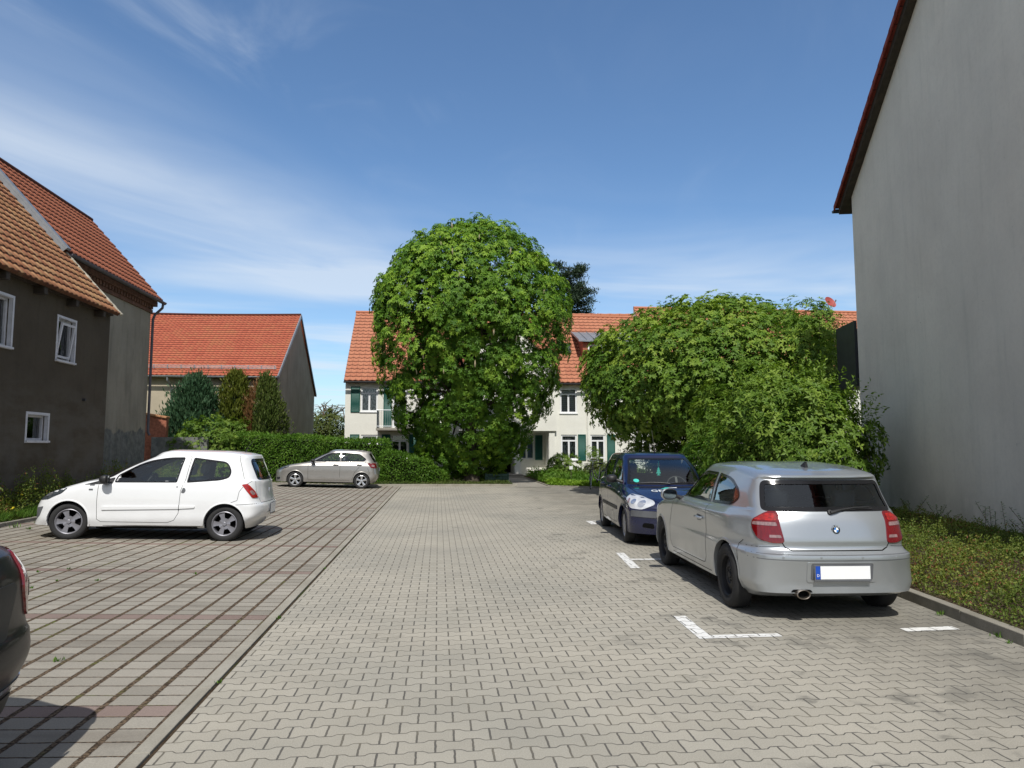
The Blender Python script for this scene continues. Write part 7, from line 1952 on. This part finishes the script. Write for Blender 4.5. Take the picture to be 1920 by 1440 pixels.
# ---------------------------------------------------------------- 5: dark estate, only its tail corner in view
def dark_car():
    wb = 2.65; w_ = .91
    W0 = [(-.85, .68), (-.4, .86), (.3, .90), (1.2, .91), (2.6, .905), (3.1, .88), (3.5, .82)]
    rg = [
        ring(-.66, 3.22, 0.0, .22, .2, .2), ring(-.67, 3.24, [(-.65, .66), (0, .78), (2.6, .78), (3.3, .74)], .22, .25, .2, 2.6, 3, True),
        ring(-.84, 3.36, [(-.8, .68), (-.3, .86), (1, .89), (2.6, .885), (3.4, .83)], [(-.8, .24), (2.4, .24), (3.3, .20)], .40, .24, 2.4, 3.2, True),
        ring(-.86, 3.43, W0, [(-.8, .38), (2.6, .40), (3.4, .40)], .42, .26, 2.3, 3.2),
        ring(-.87, 3.50, W0, [(-.8, .50), (2.6, .53), (3.4, .56)], .42, .28, 2.3, 3.2),
        ring(-.86, 3.49, W0, [(-.8, .60), (2.6, .64), (3.4, .66)], .42, .28, 2.3, 3.2, True),
        ring(-.84, 3.47, [(-.85, .66), (-.4, .85), (.3, .895), (1.2, .905), (2.6, .90), (3.1, .865), (3.5, .80)], [(-.8, .66), (2.6, .72), (3.4, .70)], .44, .24, 2.3, 3.0),
        ring(-.76, 3.455, [(-.85, .62), (-.4, .81), (.3, .87), (1.2, .885), (2.6, .88), (3.1, .845), (3.5, .78)], [(-.75, .74), (.3, .90), (1.2, .93), (2.6, .95), (3.4, .92)], .44, .24, 2.3, 3.0),
        ring(-.50, 3.41, [(-.6, .56), (-.1, .72), (.5, .80), (1.2, .84), (2.6, .83), (3.1, .79), (3.5, .73)], [(-.5, .86), (.3, .98), (1.2, 1.01), (2.6, 1.05), (3.4, 1.04)], .44, .26, 2.3, 2.9, True),
        ring(.35, 3.34, [(.3, .64), (.8, .76), (1.2, .79), (2.6, .78), (3.1, .74), (3.5, .68)], [(.3, 1.02), (1.2, 1.05), (2.6, 1.09), (3.4, 1.09)], .36, .26, 2.4, 2.9, True),
        ring(.80, 3.20, [(.7, .62), (1.2, .71), (1.8, .73), (2.6, .71), (3.2, .62)], [(.7, 1.26), (1.6, 1.29), (2.6, 1.29), (3.2, 1.27)], .32, .26, 2.5, 2.9),
        ring(1.25, 3.00, [(1.1, .57), (1.6, .64), (2.4, .64), (3.0, .57)], [(1.1, 1.46), (1.6, 1.50), (2.4, 1.50), (3.0, 1.46)], .26, .22, 2.6, 3.0, True),
        ring(1.32, 2.92, [(1.1, .40), (1.6, .44), (2.4, .44), (3.0, .40)], [(1.1, 1.50), (1.6, 1.555), (2.4, 1.555), (3.0, 1.50)], .22, .2, 2.6, 2.8),
        ring(1.36, 2.88, 0.0, [(1.1, 1.51), (1.6, 1.567), (2.4, 1.567), (3.0, 1.51)], .22, .2),
    ]
    c = Car('dark_car', 'dark violet black car of which only the tail corner shows at the lower left', 'paint_dark', rg, wb, dict(w=w_, zb=.22))
    c.dang = 40
    c.window('windscreen', 'F', [(-.66, 1.05, .05), (.66, 1.05, .05), (.56, 1.47, .07), (-.56, 1.47, .07)], r=.05, wd=.035)
    c.window('rear_window', 'R', [(-.62, 1.10, .06), (.62, 1.10, .06), (.56, 1.44, .08), (-.56, 1.44, .08)], r=.05, wd=.05, glass='glass_dark')
    for sd in (1, -1):
        c.window('front_side_window', 'S', [(.72, 1.06, .02), (1.02, 1.25, .08), (1.36, 1.43, .1), (1.74, 1.475, .03), (1.74, 1.07, .02)], sd, wd=.026, glass='glass_dark')
        c.window('rear_side_window', 'S', [(1.80, 1.07, .02), (1.80, 1.475, .03), (2.62, 1.43, .08), (2.82, 1.22, .06), (2.72, 1.11, .05)], sd, wd=.026, glass='glass_dark')
        q = c.d3('DR', [(3.28, .60, 1.05), (3.14, .76, 1.06), (2.98, .84, .98), (3.12, .87, .82), (3.30, .80, .715), (3.36, .66, .73), (3.35, .56, .88)])
        tl = c.patch('tail_light', 'DR', q, M['lens_red'], .012, sd, .04)
        q = c.d3('DR', [(3.33, .70, .90), (3.25, .79, .90), (3.28, .80, .80), (3.35, .68, .82)]); c.patch('reversing_lens', 'DR', q, M['lens_white'], .015, sd, .03, tl, skirt=0)
        q = c.d3('DF', [(-.74, .56, .66), (-.50, .76, .68), (-.20, .84, .80), (-.24, .80, .86), (-.66, .58, .75)]); c.patch('headlight', 'DF', q, M['lens_clear'], .006, sd, .02)
        handle(c, 1.48, .92, sd); handle(c, 2.42, .95, sd)
        q = c.d3('DR', [(3.46, .50, .405), (3.36, .74, .405), (3.18, .865, .42), (3.0, .90, .43), (3.0, .90, .455), (3.18, .865, .447), (3.36, .74, .432), (3.46, .50, .43)])
        c.patch('chrome_strip', 'DR', q, M['chrome'], .008, sd, .002)
    c.patch('plate_recess', 'R', [(-.45, .68), (.45, .68), (.56, .92), (-.56, .92)], M['black_plastic'], .005, 1, .05)
    h = c.hit('R', 0, .80); plate(c, h.x+.012, .80, .52, .112)
    c.patch('rear_diffuser', 'R', [(-.76, .27), (.76, .27), (.70, .37), (-.70, .37)], M['black_plastic'], .006, 1, .03)
    c.arches(.345, .325)
    for sd in (1, -1): mirror(c, .80, .96, 1.06, sd, 'paint_dark_t', (.11, .19, .14))
    for x, y, sd in ((0, .79, 1), (0, .79, -1), (wb, .79, 1), (wb, .79, -1)): wheel(c, x, y, sd, .325, .22, .205, 'five', cap='alloy')
    interior(c, .72, 1.5, 2.4, .62, .76, 1.25, wheel_side=-1)
    c.finish(); return c
dk = dark_car()
dk.place(-5.44, 3.12, R_(0), 1.0, .125, R_(1.7))
# ================================================================== bicycle, planter and other small things
def bicycle():
    t = thing('bicycle', 'bicycle with a wire front basket and black saddle parked beside the blue hatchback', 'bicycle', (5.72, 26.5, 0), R_(-130))
    R1, wb = .34, 1.10
    def bw(x, steer=0):
        p = thing_part('wheel', t, (x, 0, R1), steer)
        mt = Matrix.Rotation(PI/2, 4, 'X')
        e = B(); e.tube([mt @ Vector((R1*.97*math.cos(a), R1*.97*math.sin(a), 0)) for a in np.linspace(0, 2*PI, 41)[:-1]], .019, 8, closed=True); e.obj('tyre', M['tyre'], p, True)
        e = B(); e.tube([mt @ Vector(((R1-.035)*math.cos(a), (R1-.035)*math.sin(a), 0)) for a in np.linspace(0, 2*PI, 41)[:-1]], .011, 6, closed=True)
        for k in range(28):
            a = 2*PI*k/28; s = (-1)**k*.03
            e.tube([mt @ Vector((0.018*math.cos(a+.8), .018*math.sin(a+.8), s)), mt @ Vector(((R1-.035)*math.cos(a), (R1-.035)*math.sin(a), 0))], .0018, 4, caps=False)
        e.tube([(0, -.05, 0), (0, .05, 0)], .022, 10); e.obj('rim', M['alloy'], p, True)
        e = B(); e.tube([(math.cos(a)*(R1+.03), 0, math.sin(a)*(R1+.03)) for a in np.linspace(R_(10) if x else R_(-10), R_(190) if x else R_(150), 18)], .014, 6); e.obj('mudguard', M['black_plastic'], p, True)
        return p
    bw(0, R_(24)); bw(-wb)
    hd = Vector((-.20, 0, .92)); ft = Vector((-.12, 0, .66)); bb = Vector((-.66, 0, .30)); st = Vector((-.80, 0, .82)); ra = Vector((-wb, 0, R1))
    e = B(); e.tube([ft, (-.35, 0, .40), bb], .021, 10); e.tube([hd+Vector((.01, 0, -.08)), (-.38, 0, .62), bb+Vector((0, 0, .08))], .018, 10); e.tube([bb, st], .017, 10); e.tube([ft, hd], .022, 10)
    for s in (-.05, .05): e.tube([bb+Vector((0, s, 0)), ra+Vector((0, s, 0))], .011, 8); e.tube([st+Vector((0, s*.4, -.08)), ra+Vector((0, s, 0))], .009, 8)
    e.obj('frame', M['alloy'], t, True)
    e = B()
    for s in (-.05, .05): e.tube([(0, s, R1), (-.06, s, .56), (-.12, s*.6, .66)], .012, 8)
    e.obj('fork', M['alloy'], t, True)
    e = B(); e.tube([hd, (-.22, 0, 1.03)], .013, 8); e.tube([(-.42, -.29, 1.03), (-.30, -.28, 1.06), (-.17, -.16, 1.07), (-.16, 0, 1.05), (-.17, .16, 1.07), (-.30, .28, 1.06), (-.42, .29, 1.03)], .012, 8); e.obj('handlebar', M['alloy'], t, True)
    e = B()
    for s in (-1, 1): e.tube([(-.31, s*.28, 1.06), (-.43, s*.29, 1.03)], .017, 8)
    e.obj('grip', M['black_plastic'], t, True)
    e = B(); e.box(-.95, -.70, -.08, .08, .92, .98, bev=.03); e.box(-.76, -.64, -.03, .03, .93, .97, bev=.015); e.tube([st, (-.81, 0, .93)], .013, 8); e.obj('saddle', M['black_plastic'], t, True)
    e = B()
    for z, k in ((.72, .84), (.80, .90), (.88, .95), (.96, 1.0)):
        w_, l_ = .17*k, .15*k; e.tube([(.06-l_, -w_, z), (.06+l_, -w_, z), (.06+l_, w_, z), (.06-l_, w_, z)], .004, 5, closed=True)
    for i in range(11):
        for (ax, ay, bx, by) in ((-.126, -.143+.0286*i, -.15, -.17+.034*i), (.126, -.143+.0286*i, .15, -.17+.034*i), (-.126+.0252*i, -.143, -.15+.03*i, -.17), (-.126+.0252*i, .143, -.15+.03*i, .17)):
            e.tube([(.06+ax, ay, .72), (.06+bx, by, .96)], .0025, 4, caps=False)
        e.tube([(.06-.126, -.143+.0286*i, .72), (.06+.126, -.143+.0286*i, .72)], .0025, 4, caps=False)
    e.obj('basket', M['black_plastic'], t, True)
    e = B(); e.tube([(-.86, -.06, .76), (-1.28, -.06, .76), (-1.28, .06, .76), (-.86, .06, .76)], .007, 6, closed=True); e.tube([(-1.25, .05, .76), (-wb, .06, R1)], .005, 5); e.tube([(-1.25, -.05, .76), (-wb, -.06, R1)], .005, 5); e.obj('carrier', M['black_plastic'], t, True)
    e = B(); e.box(-1.33, -1.29, -.05, .05, .70, .76, bev=.01); e.obj('tail_reflector', M['lens_red'], t)
    e = B(); mt = Matrix.Rotation(PI/2, 4, 'X'); e.lathe([(0, -.002), (.085, -.002), (.09, .002), (0, .002)], 24, XM((bb.x, -.06, bb.z)) @ mt)
    for s in (1, -1): e.tube([(bb.x, s*.07, bb.z), (bb.x+s*.10, s*.08, bb.z-s*.13)], .008, 6); e.box(bb.x+s*.10-.04, bb.x+s*.10+.04, s*.13-.05, s*.13+.05, bb.z-s*.13-.012, bb.z-s*.13+.012)
    e.obj('crank', M['black_plastic'], t, True)
    e = B(); e.tube([(-.70, .05, .28), (-.80, .16, .0)], .010, 6); e.obj('kickstand', M['steel_black'], t, True)
bicycle()

M['crate_green'] = plain('faded_green_paint', (.045, .095, .075), .8, var=.4, vs=9)
pb = thing('planter_box', 'weathered dark green wooden planter beside the garden path', 'planter', (2.55, 31.2, .04), R_(2))
e = B()
for k in range(3):
    z = k*.13; e.box(-.52, .52, -.24, -.215, z, z+.12, bev=.006); e.box(-.52, .52, .215, .24, z, z+.12, bev=.006); e.box(-.52, -.495, -.21, .21, z, z+.12, bev=.006); e.box(.495, .52, -.21, .21, z, z+.12, bev=.006)
for x in (-.49, .49):
    for y in (-.245, .20): e.box(x-.03, x+.03, y-.012, y+.05, 0, .42)
e.obj('boards', M['crate_green'], pb)
B().quad((-.49, -.21, .33), (.49, -.21, .33), (.49, .21, .33), (-.49, .21, .33)).obj('soil', M['soil'], pb)
r = np.random.default_rng(5); n = 500; C = np.stack([r.uniform(-.45, .45, n), r.uniform(-.18, .18, n), .33+r.random(n)*.1], 1)
leaves('planting', C, r.normal(0, 1, (n, 3))+np.array([0, 0, .8]), r.normal(0, .5, (n, 3))+np.array([0, 0, 1.]), .07, .035, np.clip(r.normal(.5, .2, n), 0, 1), M['leaf_bush'], pb)
sg = thing('plant_sign', 'small white marker on a stick in the flower bed before the pilaster', 'marker', (5.75, 30.6, .05))
e = B(); e.tube([(0, 0, 0), (0, 0, .7)], .012, 6); e.obj('stick', M['twig'], sg)
e = B(); e.box(-.075, .075, -.02, -.008, .56, .70, bev=.004); e.obj('tag', M['white_frame'], sg)
